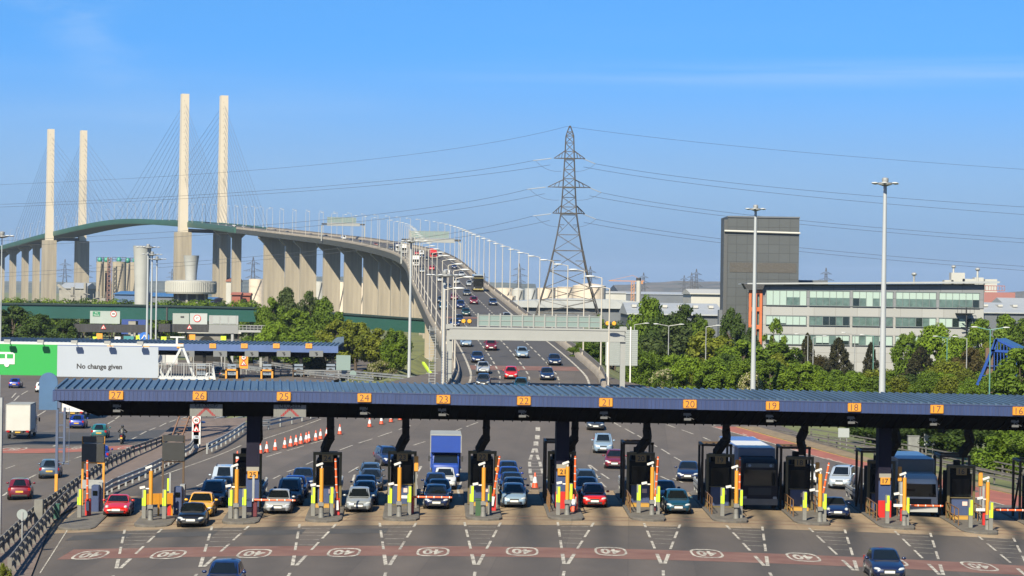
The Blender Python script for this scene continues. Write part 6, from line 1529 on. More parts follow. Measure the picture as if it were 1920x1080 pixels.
TR = [  # behind and beside the office, far to near
 ('broad', 'mid', 1216, 553, 432, 74, 'round-topped green tree just beyond the sign back of the big gantry'), ('broad', 'dark', 1282, 568, 428, 84, 'dark tree with two tops in front of the white-domed shed'), ('broad', 'dark', 1240, 592, 420, 74, 'dark green tree below the two-topped dark tree'),
 ('broad', 'mid', 1315, 596, 424, 56, 'mid green tree sloping down towards the grey tower'), ('broad', 'dark', 1372, 576, 436, 56, 'tall dark tree standing against the foot of the grey tower'), ('broad', 'dark', 1408, 612, 428, 46, 'dark tree by the orange stair bay'),
 ('young', 'mid', 1452, 596, 418, 60, 'thin feathery tree rising before the first office windows'), ('conifer', 'conifer', 1514, 624, 424, 34, 'slim brown pine before the office next to the twin lamp posts'), ('conifer', 'conifer', 1572, 632, 414, 50, 'broad dark pine in the middle of the office lawn'),
 ('conifer', 'conifer', 1633, 641, 428, 30, 'small gappy pine beside the tall floodlight mast'), ('bush', 'bronze', 1540, 664, 420, 44, 'bronze bush between slim pine and broad pine'), ('broad', 'mid', 1698, 622, 412, 60, 'green maple right of the floodlight mast before the office'.replace('right of', 'next to')), ('broad', 'bright', 1758, 606, 418, 92, 'big bright green maple before the office end'),
 ('broad', 'bright', 1800, 628, 412, 70, 'bright maple under the spiral stair'), ('conifer', 'conifer', 1727, 650, 398, 62, 'dark spreading pine before the bright maple'), ('broad', 'bronze', 1815, 650, 394, 58, 'brownish tree between bright maple and blue pavilion'), ('broad', 'bright', 1840, 596, 430, 74, 'light green tree at the far corner of the office'), ('broad', 'mid', 1884, 588, 434, 84, 'full green tree behind the blue pavilion roof'),
 ('broad', 'mid', 1925, 592, 428, 80, 'green tree above the blue pavilion at the picture edge'), ('broad', 'olive', 1852, 640, 404, 46, 'yellow-green tree behind the pavilion strut'),
 ('broad', 'grey', 1262, 606, 398, 112, 'large grey-green tree behind the double lamp post'), ('broad', 'olive', 1330, 614, 386, 96, 'large olive tree in front of the white-domed shed'), ('broad', 'bright', 1392, 636, 378, 104, 'large bright tree behind the first floodlight mast'), ('broad', 'mid', 1458, 640, 384, 112, 'wide green tree below the feathery tree'),
 ('broad', 'mid', 1512, 684, 376, 88, 'green tree below the slim brown pine'), ('bush', 'mid', 1605, 692, 372, 64, 'green bush below the broad dark pine'), ('bush', 'olive', 1662, 690, 370, 64, 'olive bush behind the taller floodlight mast'), ('bush', 'olive', 1778, 672, 372, 84, 'olive bush below the brownish tree'),
 ('bush', 'mid', 1200, 652, 345, 64, 'green bush at the foot of the sign back'), ('blossom', 'mid', 1243, 688, 336, 52, 'cream-flowered hawthorn just above the canopy roof'), ('bush', 'bright', 1292, 664, 338, 76, 'bright bush next to the cream-flowered hawthorn'), ('broad', 'mid', 1340, 668, 336, 84, 'dense green tree low behind canopy number twenty'),
 ('bush', 'bright', 1388, 672, 330, 72, 'bright bush before the first floodlight mast'), ('blossom', 'olive', 1408, 694, 322, 44, 'sparsely flowered hawthorn by the first floodlight mast foot'), ('broad', 'mid', 1446, 672, 332, 84, 'dense green tree past the first floodlight mast'), ('broad', 'bright', 1500, 678, 328, 80, 'bright rounded tree low behind canopy number nineteen'), ('bush', 'bright', 1540, 692, 326, 54, 'low bright bush at the end of the dense trees'),
 ('bush', 'mid', 1588, 700, 330, 66, 'low hedge bush behind canopy number eighteen'), ('bush', 'mid', 1640, 704, 326, 64, 'low hedge bush at the taller floodlight mast'), ('bush', 'olive', 1688, 702, 326, 64, 'low olive hedge bush past the taller floodlight mast'), ('bush', 'mid', 1736, 704, 324, 62, 'low hedge bush below the spreading pine'), ('bush', 'olive', 1782, 702, 322, 60, 'low olive hedge bush below the brownish tree'), ('bush', 'mid', 1822, 706, 316, 50, 'low hedge bush by the foot of the blue strut'),
 ('broad', 'mid', 1866, 694, 296, 66, 'bushy tree at the foot of the blue pavilion'), ('broad', 'mid', 1912, 650, 290, 116, 'large dense tree in front of the blue pavilion'), ('broad', 'bright', 1965, 640, 292, 110, 'bright tree cut by the picture edge beside the pavilion'),
 # the dark trees seen under the canopy
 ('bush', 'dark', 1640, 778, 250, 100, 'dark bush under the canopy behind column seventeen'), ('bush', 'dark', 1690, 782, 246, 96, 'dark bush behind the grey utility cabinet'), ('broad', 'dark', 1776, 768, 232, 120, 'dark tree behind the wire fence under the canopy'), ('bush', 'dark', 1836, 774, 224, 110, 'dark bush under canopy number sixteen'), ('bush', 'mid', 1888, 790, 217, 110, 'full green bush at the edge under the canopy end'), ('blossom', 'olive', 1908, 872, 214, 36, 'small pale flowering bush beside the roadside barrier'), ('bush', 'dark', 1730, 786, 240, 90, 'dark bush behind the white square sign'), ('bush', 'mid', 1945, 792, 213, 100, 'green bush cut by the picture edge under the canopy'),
 # the tunnel side
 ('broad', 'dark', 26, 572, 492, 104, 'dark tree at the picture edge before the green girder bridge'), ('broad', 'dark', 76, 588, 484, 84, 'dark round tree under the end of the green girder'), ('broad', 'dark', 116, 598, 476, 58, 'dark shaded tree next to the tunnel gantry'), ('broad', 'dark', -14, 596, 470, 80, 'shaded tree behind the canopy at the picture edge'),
 ('broad', 'grey', 540, 537, 512, 70, 'tall grey-green tree topping the middle clump'), ('broad', 'grey', 582, 543, 510, 56, 'grey-green tree close beside the tallest of the clump'), ('broad', 'mid', 612, 556, 508, 64, 'dark green tree on the bridge side of the clump'), ('broad', 'mid', 508, 556, 506, 60, 'green tree on the tunnel side of the clump'),
 ('broad', 'bright', 548, 578, 488, 96, 'broad bright tree in front of the grey-green clump'), ('broad', 'bright', 512, 604, 476, 66, 'bright tree at the low end of the middle clump'), ('broad', 'mid', 604, 588, 480, 78, 'mid green tree in the front of the clump'), ('broad', 'olive', 624, 598, 466, 66, 'olive tree above the far canopy end'), ('broad', 'bright', 566, 622, 462, 100, 'bright low tree behind far canopy number thirteen'),
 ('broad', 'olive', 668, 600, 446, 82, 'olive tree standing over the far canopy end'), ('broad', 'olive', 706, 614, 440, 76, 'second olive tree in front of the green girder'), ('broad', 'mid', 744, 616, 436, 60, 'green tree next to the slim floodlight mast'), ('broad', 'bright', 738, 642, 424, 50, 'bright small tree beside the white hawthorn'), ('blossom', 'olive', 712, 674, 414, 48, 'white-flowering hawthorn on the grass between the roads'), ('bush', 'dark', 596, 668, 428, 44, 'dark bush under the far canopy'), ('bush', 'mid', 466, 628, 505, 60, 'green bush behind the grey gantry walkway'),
 ('bush', 'mid', 1095, 640, 345, 66, 'green bush under the big gantry beside its outer leg'), ('bush', 'dark', 1150, 600, 420, 70, 'dark bush behind the amber lamps of the big gantry'), ('bush', 'mid', 1120, 588, 520, 50, 'green bush at the foot of the brown pylon'), ('bush', 'olive', 6, 1052, 113, 30, 'yellow-flecked gorse at the corner by the steel barrier')]
HD = ['behind canopy number twenty-one', 'beside the flowered hawthorn', 'between hawthorn and first mast', 'under the olive tree', 'below the orange stair bay', 'below the feathery tree', 'under the first office windows', 'below the slim pine', 'under the bronze bush', 'beneath the broad pine', 'past the broad pine', 'before the small gappy pine', 'at the taller mast', 'past the taller mast', 'under the green maple', 'below the spreading pine', 'under the big maple', 'beneath the spiral stair', 'by the blue strut', 'before the pavilion glazing']
for i, w in enumerate(HD):
    px = 1216 + i * 35
    TR.append((('bush', 'broad')[i % 3 == 1], ('mid', 'bright', 'olive', 'mid', 'dark')[i % 5], px, (690 + (i * 29) % 12 if px > 1475 else 656 + (i * 29) % 22), 352 + (i * 17) % 14, 66, '%s in the second tree row %s' % (('green bush', 'bright bush', 'olive bush', 'leafy bush', 'dark bush')[i % 5], w)))
for a in TR: tree(*a)
BL = ['beside the picture edge', 'under the outermost pier', 'between the outer piers', 'next to the far tower pier', 'below the far tower', 'between far tower and silos', 'under the process plant', 'below the silos', 'beside the flared shaft', 'between shaft and drum', 'below the drum building', 'beside the drum', 'under the near tower pier', 'below the second near tower pier', 'between tower pier and red house', 'beside the red houses', 'next to the first wide pier']
for i, w in enumerate(BL):
    px = 8 + i * 29; tree('bush', ('bright', 'mid', 'dark')[i % 3], px, (558, 556, 559, 557)[i % 4] + px * .008, 690 + (i * 37) % 60, 62, 'low bush above the green girder ' + w, 'bushes along the river bank')
# ------------------------------------------------------------------ road edges, signs, masts
me_gp = MB().box((0, .09, .42), (.12, .14, .95)).mesh('post', M_galv); me_gp2 = MB().box((0, 0, .5), (.16, .22, 1.0)).mesh('post', M_galv)
def rail(name, label, P, zs=(.42, .72), h=.22, th=.09, step=2.6, m=M_galv, post=me_gp, cat='barrier', zf=surf, dz=.0, skip=None, base=.1):
    t = thing(name, ulabel(label), cat, (0, 0, 0), 0, 'steel barriers beside the roads')
    P = [Vector(p) for p in P]; d = 0.0; pts = []
    for a, b in zip(P[:-1], P[1:]):
        n = max(1, int((b - a).length / 1.3)); pts += [a.lerp(b, i / n) for i in range(n)]
    pts.append(P[-1])
    for p in pts: p.z = zf(p.x, p.y) + base
    for z in zs:
        mb = MB()
        rings = []
        for i, p in enumerate(pts):
            q = pts[min(i + 1, len(pts) - 1)] - pts[max(i - 1, 0)]; q.z = 0; q.normalize(); u = Vector((q.y, -q.x, 0))
            if u.y > 0: u = -u
            pf = [(.0, -h / 2), (th * .8, -h / 2 + .02), (th * .3, 0), (th * .8, h / 2 - .02), (0, h / 2), (-.02, 0)]
            rings.append([tuple(p + u * a + Vector((0, 0, z + b))) for a, b in pf])
        mb.loft(rings).put('rail', m, t, smooth=50)
    acc = 0.0; last = None
    for a, b in zip(pts[:-1], pts[1:]):
        acc += (b - a).length
        if last is None or acc - last > step: put('post', post, m, t, a, atan2(b.y - a.y, b.x - a.x)); last = acc
    return t
g = lambda *l: [G(*p) for p in l]
gl = lambda *l: [G(*p, lsurf) for p in l]
M_dull = mat('dull weathered steel', (.20, .185, .165), .6, metal=.2, var=.2, vscale=1.2)
rail('median_barrier', 'long grey steel barrier between the tunnel road and the brown paving', gl((-20, 1062), (5, 1040), (60, 985), (105, 952), (152, 917), (200, 883), (250, 858), (302, 839), (352, 822)), zf=lsurf, zs=(.5, .86), h=.26, step=1.9, m=M_dull, post=me_gp2)
rail('lane_barrier', 'shiny two-rail steel barrier curving along the end open lane', g((176, 948), (212, 924), (275, 897), (330, 868), (358, 852), (366, 838)), zs=(.45, .80), h=.25, step=2.0)
rail('corner_barrier', 'dark steel barrier with studs running out of the corner of the picture', g((18, 1086), (60, 1028), (100, 978), (130, 946)), zs=(.5, .9), h=.26, step=1.6, m=M_dull, post=me_gp2)
rail('roadside_barrier', 'two-rail steel barrier along the far side of the closed lane with cones', g((390, 852), (457, 812), (505, 806), (560, 793), (592, 783)), zs=(.45, .85), h=.22, step=2.4)
rail('white_fence', 'pale post and rail fence behind the coned lane barrier', gl((394, 812), (430, 803), (470, 796), (520, 788), (560, 781)), zs=(.5, .9, 1.3), h=.12, th=.05, step=2.2, m=M_whitep, zf=lsurf)
def verge(x, y): return ground_z(x, y)
B_ = [Vector((p.x + 3.0, p.y + .8, 0)) for p in outer]
rail('verge_barrier', 'grey two-rail barrier along the grass beside the red strip', [B_[0] + Vector((-8, 22, 0))] + B_, zs=(.55, .95), h=.24, step=3.2, m=M_dull, zf=verge, base=.2)
rail('bank_fence', 'tall dull fence behind the roadside barrier on the grass bank', [Vector((p.x + 5, p.y + 3, 0)) for p in B_[:4]], zs=(.6, 1.1), h=.12, th=.05, step=3.4, m=M_dull, zf=verge)
rail('ramp_barrier', 'steel barrier along the foot of the ramp on its outer side', [(x, y, 0) for x, y in ((12.3, 302), (14.5, 288), (20, 272))], zs=(.5, .8), zf=verge, m=M_dull)
rail('tunnel_barrier', 'long steel barrier past the far toll booths', gl((455, 698), (520, 704), (600, 711), (700, 722)), zs=(.5, .9), h=.25, step=4, base=.2, zf=lsurf)
rail('tunnel_barrier', 'steel barrier at the grass edge beyond the far toll booths', gl((400, 690), (470, 698), (560, 706), (650, 708), (740, 716), (800, 722)), zs=(.5, .9), h=.25, step=5, base=.2, zf=lsurf)
rail('tunnel_barrier', 'steel barrier behind far booth fourteen on the grass', gl((475, 686), (520, 692), (548, 697)), zs=(.5, .9), h=.25, step=5, base=.2, zf=lsurf)
# traffic cones
M_cone = mat('cone orange', (.80, .085, .02), .5); M_conew = mat('cone reflective white', (.78, .78, .80), .35)
me_cb = MB().box((0, 0, .03), (.52, .52, .06)).mesh('base', mat('cone base', (.10, .03, .02), .7)); me_cl = MB().lathe([(.21, .06), (.155, .36)], n=16).mesh('cone_skirt', M_cone, 40)
me_cw_ = MB().lathe([(.157, .36), (.085, .74)], n=16).mesh('white_band', M_conew, 40); me_ct = MB().lathe([(.085, .74), (.045, .98), (.03, 1.0)], n=16).mesh('cone_tip', M_cone, 40)
CONES = [(445, 868), (488, 851), (500, 849), (516, 845), (534, 841), (545, 838), (555, 836), (564, 833), (574, 831), (579, 829), (592, 827), (601, 824), (613, 820), (618, 818), (637, 815), (693, 801), (715, 796), (733, 792), (750, 788)]
for i, c in enumerate(CONES + [(1003, 916), (1075, 965)]):
    w = G(*c); lb = 'orange and white traffic cone, %s in the long row closing the lane' % nth(i + 1) if i < len(CONES) else ('lone traffic cone behind booth twenty-one' if i == len(CONES) else 'traffic cone standing against the barrier of booth twenty-one')
    t = thing('traffic_cone', ulabel(lb), 'cone', w + Vector((0, 0, .02 if i < len(CONES) + 1 else .17)), 0, 'traffic cones'); s = 1.0 if i < len(CONES) else 1.15; t.scale = (s, s, s)
    for nm, me in (('base', me_cb), ('cone_skirt', me_cl), ('white_band', me_cw_), ('cone_tip', me_ct)): put(nm, me, None, t)
# high floodlight masts
def mast(px, py_top, Y, base_z, r0, r1, label, hr=1.15, m=M_lampp if 'M_lampp' in globals() else None):
    p = W(px, py_top, Y); zt = p.z; t = thing('floodlight_mast', ulabel(label), 'floodlight mast', (p.x, Y, base_z)); h = zt - base_z
    MB().tube((0, 0, 0), (0, 0, h - .6), r0, r1, 12).put('mast', mat('mast grey blue', (.44, .47, .50), .45, var=.05, vscale=.2), t, smooth=60)
    hd = MB().lathe([(.2, h - .9), (hr * .62, h - .75), (hr * .62, h - .55), (.2, h - .5)], n=14); hd.put('ring', M_galv, t)
    MB().lathe([(.28, h - .5), (.34, h - .38), (.32, h - .12), (.14, h - .04)], n=12).put('winch_cap', M_galv, t, smooth=60)
    for i in range(6):
        a = i * pi / 3 + .3; MB().ell((hr * cos(a), hr * sin(a), h - .62), (.34, .34, .11), 10, 6).put('floodlight', M_lamph, t, smooth=60)
mast(1660, 332, 238, 0, .36, .17, 'taller floodlight mast before the middle of the office')
mast(1417, 383, 318, 0, .36, .17, 'floodlight mast in front of the grey tower')
mast(771, 444, 330, -.5, .26, .12, 'slim floodlight mast on the grass beside the ramp')
mast(834, 506, 283.6, 0, .30, .18, 'floodlight mast with a ladder beside the big gantry leg', 1.9)
mast(278, 457, 440, -2, .26, .14, 'tallest of three floodlight masts before the flared shaft', 1.9); mast(285.5, 471, 470, -2, .24, .14, 'middle of three floodlight masts before the flared shaft', 1.7); mast(294.5, 480, 500, -2, .22, .14, 'lowest of three floodlight masts before the flared shaft', 1.7)
mast(4, 433, 300, -2, .10, .06, 'floodlight mast cut off by the picture edge near the far tower', 1.2)
ld = MB(); p = G(835, 716); x = p.x + .1
for s in (-.35, .35): ld.bar((p.x - 1.2 + s, 280, 2), (p.x - 1.2 + s, 280, 10.2), .08)
for i in range(26): ld.bar((p.x - 1.55, 280, 2.2 + i * .31), (p.x - .85, 280, 2.2 + i * .31), .05)
for i in range(5): ld.bar((p.x - 1.9, 279.4, 3 + i * 1.7), (p.x - .5, 279.4, 3 + i * 1.7), .05)
tag(ld.put('access_ladder', M_galv), 'steel access ladder beside the big gantry leg', 'ladder')
# car park lamps among the trees: slim posts with two arms
me_lp = MB().tube((0, 0, 0), (0, 0, 9.8), .11, .07, 7).mesh('post', M_galv, 60); me_la = MB().tube((-1.8, 0, 10.0), (0, 0, 9.75), .05, n=6).tube((1.8, 0, 10.0), (0, 0, 9.75), .05, n=6).mesh('arms', M_galv); 
def plamp(px, top, Y, label, arms=2, m=None):
    p = W(px, top, Y); z = ground_z(p.x, Y); t = thing('car_park_lamp', ulabel(label), 'street lamp', (p.x, Y, z), 0, 'car park lamps among the trees'); s = (p.z - z) / 10; t.scale = (1, 1, s)
    put('post', me_lp, m, t)
    for k in ((-1, 1) if arms == 2 else (arms,)):
        a = MB().tube((0, 0, 9.75), (k * 1.6, 0, 10), .05, n=6).put('arm', m or M_galv, t); MB().ell((k * 1.9, 0, 10.02), (.45, .16, .09 / s)).put('lamp_head', M_lamph, a)
M_lgreen = mat('lamp green paint', (.10, .26, .22), .5)
for a in [(1254, 608, 360, 'double-armed lamp post in front of the grey-green tree'), (1324, 610, 372, 'lamp post in front of the olive tree', 1), (1515, 627, 404, 'lamp post before the slim brown pine', -1), (1525, 630, 396, 'lamp post next to the slim brown pine', 1), (1603, 624, 400, 'thin lamp post between broad pine and floodlight mast', -1), (1638, 628, 396, 'green lamp post beside the taller floodlight mast', -1, M_lgreen), (1776, 631, 384, 'green lamp post in front of the big bright maple', -1, M_lgreen), (1813, 632, 380, 'grey lamp post in front of the brownish tree', -1), (1857, 614, 286, 'green double lamp post beside the blue pavilion', 2, M_lgreen), (1190, 606, 380, 'lamp post just past the sign back', 1), (1222, 574, 480, 'lamp post before the round-topped tree', -1), (1278, 588, 470, 'white lamp post before the white-domed shed', -1)]: plamp(*a)
# sign back on white posts by the big gantry
a, b = W(1136, 618, 300), W(1195, 686, 300); z0 = 1.0
t = thing('road_sign', 'back of a large ribbed road sign on two white posts by the gantry', 'sign', ((a.x + b.x) / 2, 300, 0)); w = b.x - a.x
MB().box((0, 0, (a.z + b.z) / 2), (w, .06, a.z - b.z)).put('panel', mat('ribbed sign back', (.34, .38, .38), .5), t)
rb_ = MB()
for i in range(18): rb_.box((0, -.05, b.z + (a.z - b.z) * (i + .5) / 18), (w - .1, .04, .05))
rb_.put('rib', M_galv, t)
for px in (1142, 1185): MB().box(((px - 960 - 1.3) / F * 300 - (a.x + b.x) / 2, -.12, a.z / 2 + .2), (.16, .14, a.z + .4)).put('post', M_whitep, t)
for px, y0, y1, Y, wd, lb in ((1582, 803, 820, 240, 1.1, 'grey back of a small square sign on the grass bank'), (1743, 809, 835, 232, 1.05, 'white square sign on two posts before the dark bushes'), (1918, 848, 872, 215, .9, 'pale sign at the picture edge by the flowering bush')):
    a, b = W(px, y0, Y), W(px, y1, Y); gz0 = ground_z(a.x, Y); t = thing('road_sign', ulabel(lb), 'sign', (a.x, Y, gz0))
    MB().box((0, 0, (a.z + b.z) / 2 - gz0), (wd, .06, a.z - b.z)).put('panel', mat('pale sign back', (.38, .41, .42), .5), t)
    for s in (-.3, .3): MB().tube((s * wd, .06, 0), (s * wd, .06, a.z - gz0), .04).put('post', M_galv, t)
p = W(1712, 852, 238); tag(MB().box((0, 0, .85), (1.1, .6, 1.7)).box((0, 0, 1.72), (1.2, .7, .06)).put('utility_cabinet', mat('cabinet grey', (.22, .23, .23), .6, var=.25, vscale=2), None, (p.x, 238, ground_z(p.x, 238))), 'grey utility cabinet on the grass bank before dark bushes', 'cabinet')
rail('wire_fence', 'thin wire fence posts with bent tops under the canopy end', [(p.x + 1, 240, 0), (p.x + 6, 238, 0), (p.x + 12, 232, 0)], zs=(.5, 1.5, 2.2), h=.03, th=.02, step=2.5, zf=verge, base=0, post=MB().box((0, 0, 1.2), (.07, .07, 2.4)).bar((0, 0, 2.4), (.4, 0, 2.9), .06).mesh('post', M_galv), cat='fence')
# ------------------------------------------------------------------ the tunnel side
M_sgreen = mat('sign green', (.002, .36, .05), .5); M_sgrey = mat('sign pale blue grey', (.40, .45, .53), .5, var=.03, vscale=.3); M_wtruss = mat('white steel truss', (.60, .62, .63), .45)
SY = 232.0
def sx_(px): return (px - 960.0) / F * SY
def sz_(py, px): return W(px, py, SY).z
gs = thing('sign_gantry', 'big hanging sign, green bus panel and pale No change given panel on white truss', 'sign', (0, SY, 0))
zt, zb = sz_(647, 150), sz_(705, 150)
q = MB().box(((sx_(-70) + sx_(109.5)) / 2, 0, (zt + zb) / 2), (sx_(109.5) - sx_(-70), .12, zt - zb)).put('green_panel', M_sgreen, gs)
bus = MB(); bx0 = sx_(30); bz = (zt + zb) / 2 + .1
bus.prism([(bx0, bz - .55), (bx0, bz + .45), (bx0 - .25, bz + .62), (bx0 - 3.2, bz + .62), (bx0 - 3.2, bz - .55)], -.10, -.07); bus.put('white_pictogram', M_whitep, q)
bw_ = MB()
for i in range(4): bw_.box((bx0 - .45 - i * .78, -.11, bz + .22), (.6, .02, .42))
bw_.put('pictogram_window', M_sgreen, q)
wh = MB()
for xx in (bx0 - .75, bx0 - 2.6): wh.lathe([(.24, -.13), (.24, -.11)], (xx, 0, bz - .58), 16, 'y')
wh.put('pictogram_wheel', M_whitep, q)
q = MB().box(((sx_(109.5) + sx_(299)) / 2, 0, (zt + zb) / 2 - .08), (sx_(299) - sx_(109.5) - .01, .12, zt - zb)).put('grey_panel', M_sgrey, gs)
sign_text(MB(), 'No change given', .66, (sx_(189), -.075, sz_(688.5, 189)), 1.0, bold=.018).put('lettering', M_ink, q, fix=False)
tb = MB().box(((sx_(-70) + sx_(346)) / 2, .2, zt + .12), (sx_(346) - sx_(-70), .5, .24)); tb.put('top_beam', M_wtruss, gs)
for px in (20, 82, 145, 207, 268):
    f = MB().bar((sx_(px), -.1, zt + .2), (sx_(px), -1.0, zt + .3), .06); la = f.put('lamp_bracket', M_galv, gs); MB().bar((sx_(px) - .3, -1.05, zt + .32), (sx_(px) + .3, -1.05, zt + .32), .42, .3).put('sign_lamp', M_gant, la)
tr = MB(); apx, apz = sx_(343), zt + .1; bl, br_ = sx_(314), sx_(366)
zl = sz_(706, 340)
for a, b in (((apx, .2, apz), (bl, .2, zl)), ((apx, .2, apz), (br_, .2, zl)), ((sx_(300), .2, sz_(690, 300)), (sx_(308), .2, zl))): tr.bar(a, b, .22)
tr.box(((sx_(300) + sx_(394)) / 2, .2, zl - .12), (sx_(394) - sx_(300), .5, .34)); tr.bar((sx_(333), .2, zt + .1), (sx_(333), .2, zt + .9), .2); tr.bar((sx_(320), .2, zt + .9), (sx_(347), .2, zt + .9), .14); tr.bar((sx_(400), .2, sz_(684, 400)), (sx_(405), .2, sz_(712, 400)), .2)
tr.put('truss', M_wtruss, gs)
wr = MB(); zr_ = sz_(681, 350)
for z in (zr_, zr_ - .18): wr.bar((sx_(300), -.1, z), (sx_(400), -.1, z), .07)
for i in range(22): xx = sx_(300) + (sx_(400) - sx_(300)) * i / 21; wr.bar((xx, -.1, zl), (xx, -.1, zr_), .03 if i % 5 else .09)
wr.put('walkway_railing', M_galv, gs)
for px in (375, -60):
    c = MB().box((sx_(px), .3, (zl - 2) / 2), (.55, .5, zl + 2)); c.put('leg', M_navy, gs)
st = MB()
for i in range(14): st.box((sx_(372) + .2 - i * .11, -1.2 - i * .16, zl - .6 - i * .33 - 1), (.9, .25, .06))
for s in (-.5, .45): st.bar((sx_(372) + .2 + s, -1.0, zl - .4), (sx_(372) - 1.3 + s, -3.4, .2), .1)
st.put('stair', mat('rusty stair', (.20, .10, .06), .8), gs)
# speed and warning sign at the head of the paving
p = G(368, 842); t = thing('road_sign', 'white post with a forty roundel and a warning triangle at the head of the paving', 'sign', p + Vector((0, 0, .1))); Y = p.y
MB().box((0, 0, 1.1), (.5, .4, 2.2)).put('post', M_whitep, t); zc = W(367, 790, Y).z - p.z; zt_ = W(367, 806, Y).z - p.z
MB().box((0, -.05, (zc + zt_) / 2 - .2), (.8, .3, 3.2)).put('board', M_whitep, t)
M_sred = mat('sign red', (.62, .02, .02), .5)
def roundel_sign(t, c, r, body, sz):
    MB().lathe([(r, 0), (r, -.04)], c, 28, 'y').put('red_ring', M_sred, t); d = MB().lathe([(r * .78, -.045), (r * .78, -.06)], c, 28, 'y').put('white_disc', M_whitep, t)
    if body: sign_text(MB(), body, sz, (c[0], c[1] - .07, c[2]), .95, bold=.01).put('lettering', M_ink, d, fix=False)
def tri_sign(t, c, r, mark=True):
    f = lambda k: [(c[0] + k * r * sin(a), c[2] + k * r * cos(a)) for a in (0, 2 * pi / 3, 4 * pi / 3)]
    MB().prism(f(1), c[1] - .03, c[1]).put('red_triangle', M_sred, t); d = MB().prism(f(.64), c[1] - .05, c[1] - .032).put('white_triangle', M_whitep, t)
    if mark: MB().box((c[0], c[1] - .06, c[2] - .02), (.12 * r, .015, .42 * r)).ell((c[0] + .12 * r, c[1] - .06, c[2] - .15 * r), (.2 * r, .01, .14 * r)).put('black_symbol', M_ink, d)
roundel_sign(t, (0, -.22, zc), .36, '40', .36); tri_sign(t, (0, -.22, zt_ - .05), .42)
q = MB().box((0, -.22, zt_ - .75), (.62, .03, .3)).put('plate', M_sgrey, t); sign_text(MB(), '30', .26, (0.05, -.245, zt_ - .75), bold=.008).put('lettering', M_ink, q, fix=False)
# blue ladder mast with an amber foot
p = G(105, 950, lsurf); t = thing('ladder_mast', 'slender blue ladder mast with an amber foot beside the tunnel road', 'mast', p + Vector((0, 0, .05))); zt2 = W(110, 765, p.y).z - p.z
M_lbl = mat('faded blue paint', (.07, .10, .19), .5)
MB().box((0, 0, 1.1), (.2, .2, 2.2)).put('foot', M_oyel, t)
mb = MB().box((0, 0, (zt2 + 2.2) / 2), (.17, .17, zt2 - 2.2)); mb.box((.5, 0, (zt2 + 3) / 2), (.15, .15, zt2 - 3))
for i in range(6): mb.bar((0, 0, 3 + i * .85), (.55, 0, 3 + i * .85), .07)
for i in range(4): mb.bar((.5, 0, 2.9 + i * 1.25), (.85, 0, 2.9 + i * 1.25), .05)
mb.bar((.83, 0, 2.8), (.83, 0, zt2), .03); mb.box((0, 0, zt2 + .3), (.5, .3, .7)); mb.put('mast', M_lbl, t)
# odd things on the paving in the corner
p = G(41, 1040); t = thing('road_sign', 'grey back of a round sign on a thin post in the corner', 'sign', p + Vector((0, 0, .1))); h = W(42, 968, p.y).z - p.z
MB().tube((0, 0, 0), (0, 0, h), .045).put('post', M_galv, t); MB().lathe([(.30, -.05), (.30, -.08)], (0, 0, h), 24, 'y').put('disc', mat('sign back grey', (.30, .34, .34), .5), t); MB().box((0, -.1, h - .1), (.1, .05, .5)).put('clip', M_galv, t)
p = G(73, 984); tag(MB().box((0, 0, .75), (.55, .5, 1.6)).put('concrete_block', mat('weathered block', (.20, .195, .18), .85, var=.2, vscale=2), None, p + Vector((0, 0, .05)), bevel=.03), 'grey concrete pillar block beside the long steel barrier', 'block')
p = G(106, 975); tag(MB().box((0, 0, .45), (.4, .4, .9)).box((0, 0, .92), (.44, .44, .06)).put('green_box', mat('box green', (.02, .10, .07), .5), None, p + Vector((0, 0, .1))), 'small green box on the paving behind the corner barrier', 'box')
p = G(3, 1010, lsurf); tag(MB().box((0, 0, 4.2), (.4, .3, 8.4)).put('grey_column', M_galv, None, p + Vector((-.25, 0, 0))), 'grey steel column at the very edge of the picture', 'column')
# far toll canopy
FYc, FRc = 420.0, 432.0; kf = FYc / F
fc = thing('toll_canopy', 'smaller blue toll canopy far off with orange numbers ten to fourteen', 'canopy', (0, 0, 0))
XA, XB = (-120 - 960) * kf, (636 - 960) * kf
zf1, zf0 = W(500, 647.5, FYc).z, W(500, 657, FYc).z
rf = MB().loft([[(x, FYc, zf1), (x, FRc, zf1 + .35), (x, FRc, zf1 + .1), (x, FYc, zf1 - .2)] for x in (XA, XB)])
x = XA
while x < XB: rf.bar((x, FYc, zf1 + .08), (x, FRc, zf1 + .42), .2, .16); x += .75
rf.put('roof', M_rblue, fc, fix=False)
MB().box(((XA + XB) / 2, FYc - .05, (zf1 + zf0) / 2 - .1), (XB - XA, .2, zf1 - zf0 + .3)).put('fascia', mat('far fascia blue', (.075, .135, .33), .45, var=.1, vscale=.3), fc)
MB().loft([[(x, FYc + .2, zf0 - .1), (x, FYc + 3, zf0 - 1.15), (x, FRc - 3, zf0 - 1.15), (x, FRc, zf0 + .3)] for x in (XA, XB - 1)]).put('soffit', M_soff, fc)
MB().prism([(XB - 2.2, zf1 - .1), (XB - 1.9, zf1 + .7), (XB - 1.2, zf1 + 1.3), (XB + .1, zf1 + 1.5), (XB + .1, zf1 - .9), (XB - 1, zf1 - .9)], FRc + .2, FRc + .5).put('end_panel', M_rblue, fc)
